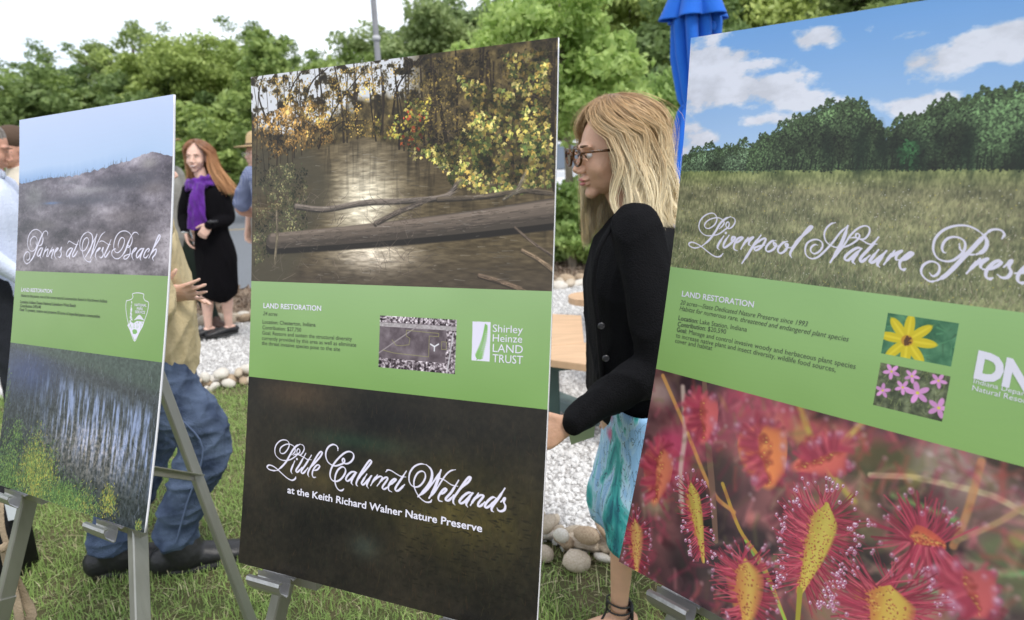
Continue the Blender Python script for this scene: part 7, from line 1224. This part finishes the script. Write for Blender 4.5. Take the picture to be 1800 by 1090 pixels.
# furled umbrella
p = at(1222, 60, 4.6); ux, uy = float(p[0]), 4.6; t = thing('patio_umbrella', 'tall furled bright blue patio umbrella tied with a strap', 'umbrella', (ux, uy, 0))
g = G(); g.tube([V(ux, uy, 0), V(ux, uy, 2.95)], [.021, .021], 14, sub=1); g.out('pole', mat('white_metal_pole', (.7, .7, .7), .4), t); g = G(); g.tube([V(ux, uy, 0), V(ux, uy, .10)], [.26, .24], 28, sub=1); g.out('base', mat('dark_base', (.08, .08, .08), .7), t)
def furl(name, prof, folds_, amp, seed, lean=0.0, ph=0.0):
    seg = 120; rows = 46; v = []; zs = np.linspace(prof[0][0], prof[-1][0], rows); rr = np.interp(zs, [q[0] for q in prof], [q[1] for q in prof]); am = np.interp(zs, [q[0] for q in prof], [q[2] for q in prof])
    for z, r0, a_ in zip(zs, rr, am):
        for k in range(seg):
            a = 2*np.pi*k/seg; w = abs(math.sin(a*folds_/2+ph+.5*math.sin(z*2+seed)))**.7; r_ = r0*(1-a_+2*a_*w)*(1+.06*math.sin(3*a+seed+z*3)); v.append((ux+r_*math.cos(a+.25*math.sin(z*1.7)), uy+r_*math.sin(a+.25*math.sin(z*1.7)), z))
    q = [(j*seg+k, j*seg+(k+1) % seg, (j+1)*seg+(k+1) % seg, (j+1)*seg+k) for j in range(rows-1) for k in range(seg)]; return wpart(name, v, np.array(q), M_blue, t)
zz = lambda py: float(at(1222, py, uy)[2])
cn = furl('canopy', [(zz(420), .175, .35), (zz(330), .150, .32), (zz(250), .115, .28), (zz(195), .085, .22), (zz(185), .072, .12), (zz(175), .085, .22), (zz(100), .120, .30), (zz(40), .125, .30), (zz(0), .10, .2), (zz(-60), .05, .1)], 8, 0, 1)
vl = furl('top_flap', [(zz(34), .178, .26), (zz(20), .165, .22), (zz(-20), .125, .14), (zz(-60), .08, .08), (zz(-90), .02, .0)], 6, 0, 4, ph=.6); vl.modifiers.new('s', 'SOLIDIFY').thickness = .003
g = G(); g.tube([V(ux+.078*math.cos(a), uy+.078*math.sin(a), zz(186)) for a in np.linspace(0, 6.2832, 25)], [(.012, .003)]*25, 8, (0, 0, 1), 1, False); g.tube([V(ux-.02, uy-.08, zz(188)), V(ux-.025, uy-.10, zz(200)), V(ux-.01, uy-.11, zz(214))], [(.010, .003)]*3, 8); g.out('tie_strap', M_blue, cn)
for a in (-2.9, -1.9, -.9): g = G(); c = V(ux+.13*math.cos(a), uy+.13*math.sin(a), zz(52)); g.ell(c, (.022, .02, .03)); g.tube([c, c+V(.008, 0, -.05), c+V(0, 0, -.09)], [(.01, .003)]*3, 8); g.out('tie_knot', M_blue, cn)

# parked cars behind the young maple
def car(label, x, y, rot, paint, L_=4.6, Wd=1.85, Ht=1.72, suv=True):
    t = thing('parked_car', label, 'car', (x, y, 0)); t.rotation_euler = (0, 0, rot); gl = bpy.data.materials.get('car_glass') or mat('car_glass', (.10, .13, .17), .05, .8); ty = bpy.data.materials['black_rubber']
    side = [(-.5, .30), (-.5, .52), (-.47, .58), (-.40, .60), (-.27, .64), (-.13, .96), (.02, 1.0), (.33, .99), (.44, .93), (.49, .62), (.5, .30)] if suv else [(-.5, .3), (-.5, .5), (-.45, .56), (-.25, .62), (-.10, .92), (.05, 1), (.2, .98), (.36, .68), (.48, .64), (.5, .3)]
    v = []; n = len(side)
    for wy, ins in ((-1, 1), (1, 1)):
        for a, b in side: tum = 1-.16*max(0, (b-.60)/.4); v.append((a*L_, wy*Wd/2*tum, b*Ht))
    q = [(k, k+1, n+k+1, n+k) for k in range(n-1)]+[(n-1, 0, n, 2*n-1)]; bm = bmesh.new(); vs = [bm.verts.new(c) for c in v]; [bm.faces.new([vs[i] for i in f]) for f in q]; bm.faces.new([vs[i] for i in range(n)]); bm.faces.new([vs[n+i] for i in range(n)][::-1])
    bmesh.ops.recalc_face_normals(bm, faces=bm.faces); me = bpy.data.meshes.new('body'); bm.to_mesh(me); bm.free(); body = link('body', me, t, paint); bv = body.modifiers.new('b', 'BEVEL'); bv.width = .05; bv.segments = 3; smooth(me)
    def quad(nm, pts, m): g = G(); g.add(pts, [(0, 1, 2, 3)]); vv, ff = g.data(); return link(nm, np_mesh(nm, vv, ff), t, m)
    quad('windscreen', [(-.262*L_-.012, -.74*Wd/2, .665*Ht+.01), (-.262*L_-.012, .74*Wd/2, .665*Ht+.01), (-.138*L_-.012, .68*Wd/2, .945*Ht+.01), (-.138*L_-.012, -.68*Wd/2, .945*Ht+.01)], gl)
    for s in (-1, 1):
        for a0, a1, b0, b1 in ((-.22, -.02, -.12, -.02), (.0, .19, .0, .19), (.21, .40, .21, .37)):
            yb = s*(Wd/2*(1-.16*.12)+.006); yt_ = s*(Wd/2*(1-.16*.82)+.006); quad('side_window', [(a0*L_, yb, .65*Ht), (a1*L_, yb, .65*Ht), (b1*L_, yt_, .93*Ht), (b0*L_, yt_, .93*Ht)], gl)
        for xx_ in (-.32, .31):
            g = G(); g.tube([V(xx_*L_, s*(Wd/2-.20), .33), V(xx_*L_, s*(Wd/2+.01), .33)], [.33, .33], 28, (0, 0, 1), 1); vv, ff = g.data(); w_ = link('wheel', smooth(np_mesh('wheel', vv, ff), False), t, ty)
            g = G(); g.tube([V(xx_*L_, s*(Wd/2-.02), .33), V(xx_*L_, s*(Wd/2+.02), .33)], [.2, .19], 20, (0, 0, 1), 1); vv, ff = g.data(); link('rim', np_mesh('rim', vv, ff), w_, M_alu2)
        g = G(); g.ell((-.487*L_, s*.36*Wd, .50*Ht), (.05, .16, .07)); vv, ff = g.data(); link('headlight', smooth(np_mesh('headlight', vv, ff)), t, mat('lamp_glass', (.8, .8, .8), .1)); g = G(); g.ell((-.2*L_, s*(Wd/2+.07), .68*Ht), (.06, .10, .07)); vv, ff = g.data(); link('mirror', smooth(np_mesh('mirror', vv, ff)), t, paint)
    g = G(); g.box((-.5*L_-.004, 0, .26*Ht), (.02, 0, 0), (0, Wd*.44, 0), (0, 0, .09)); vv, ff = g.data(); link('bumper', np_mesh('bumper', vv, ff), t, mat('dark_plastic', (.03, .03, .035), .6)); return t
p = at(1000, 300, 15.5); car('white sport utility vehicle parked behind the young maple trunk', float(p[0])+.2, 15.6, math.radians(62), mat('white_car_paint', (.75, .77, .80), .25, .5, coat=.6), Ht=1.86)
p = at(1035, 300, 13.6); car('dark blue car parked in front of the white sport utility vehicle', float(p[0])+1.1, 13.4, math.radians(20), mat('dark_blue_car_paint', (.012, .02, .06), .25, .5, coat=.6), Ht=1.45, suv=False)
p = at(297, 375, 17); car('grey car parked on the lot hidden behind the left board', float(p[0])-2.25, 17.0, math.radians(180), mat('grey_car_paint', (.12, .13, .15), .3, .5, coat=.5), Ht=1.5, suv=False)

# one group phrase for each set of alike things
for nm_, gr_ in (('broadleaf_tree', 'broadleaf trees beyond the parking lot'), ('open_tree', 'thin open trees beyond the parking lot'), ('tall_tree', 'tall trees beyond the parking lot'), ('round_shrub', 'light green shrubs beyond the lot'), ('understory_bush', 'dark undergrowth below the trees'), ('leafy_shrub', 'low shrubs on the mulch bed'), ('display_board', 'printed display boards on easels'), ('easel', 'aluminium display easels'), ('picnic_table', 'picnic tables on the gravel'), ('parked_car', 'cars parked on the lot'), ('rock_border', 'borders of rounded river stones'), ('person', 'people gathered behind the boards')):
    for o in list(bpy.data.objects):
        if o.parent is None and o.name.split('.')[0] == nm_: o['group'] = gr_
for o in bpy.data.objects:
    if 'sq' in o: del o['sq']
    if 'skin' in o: del o['skin']
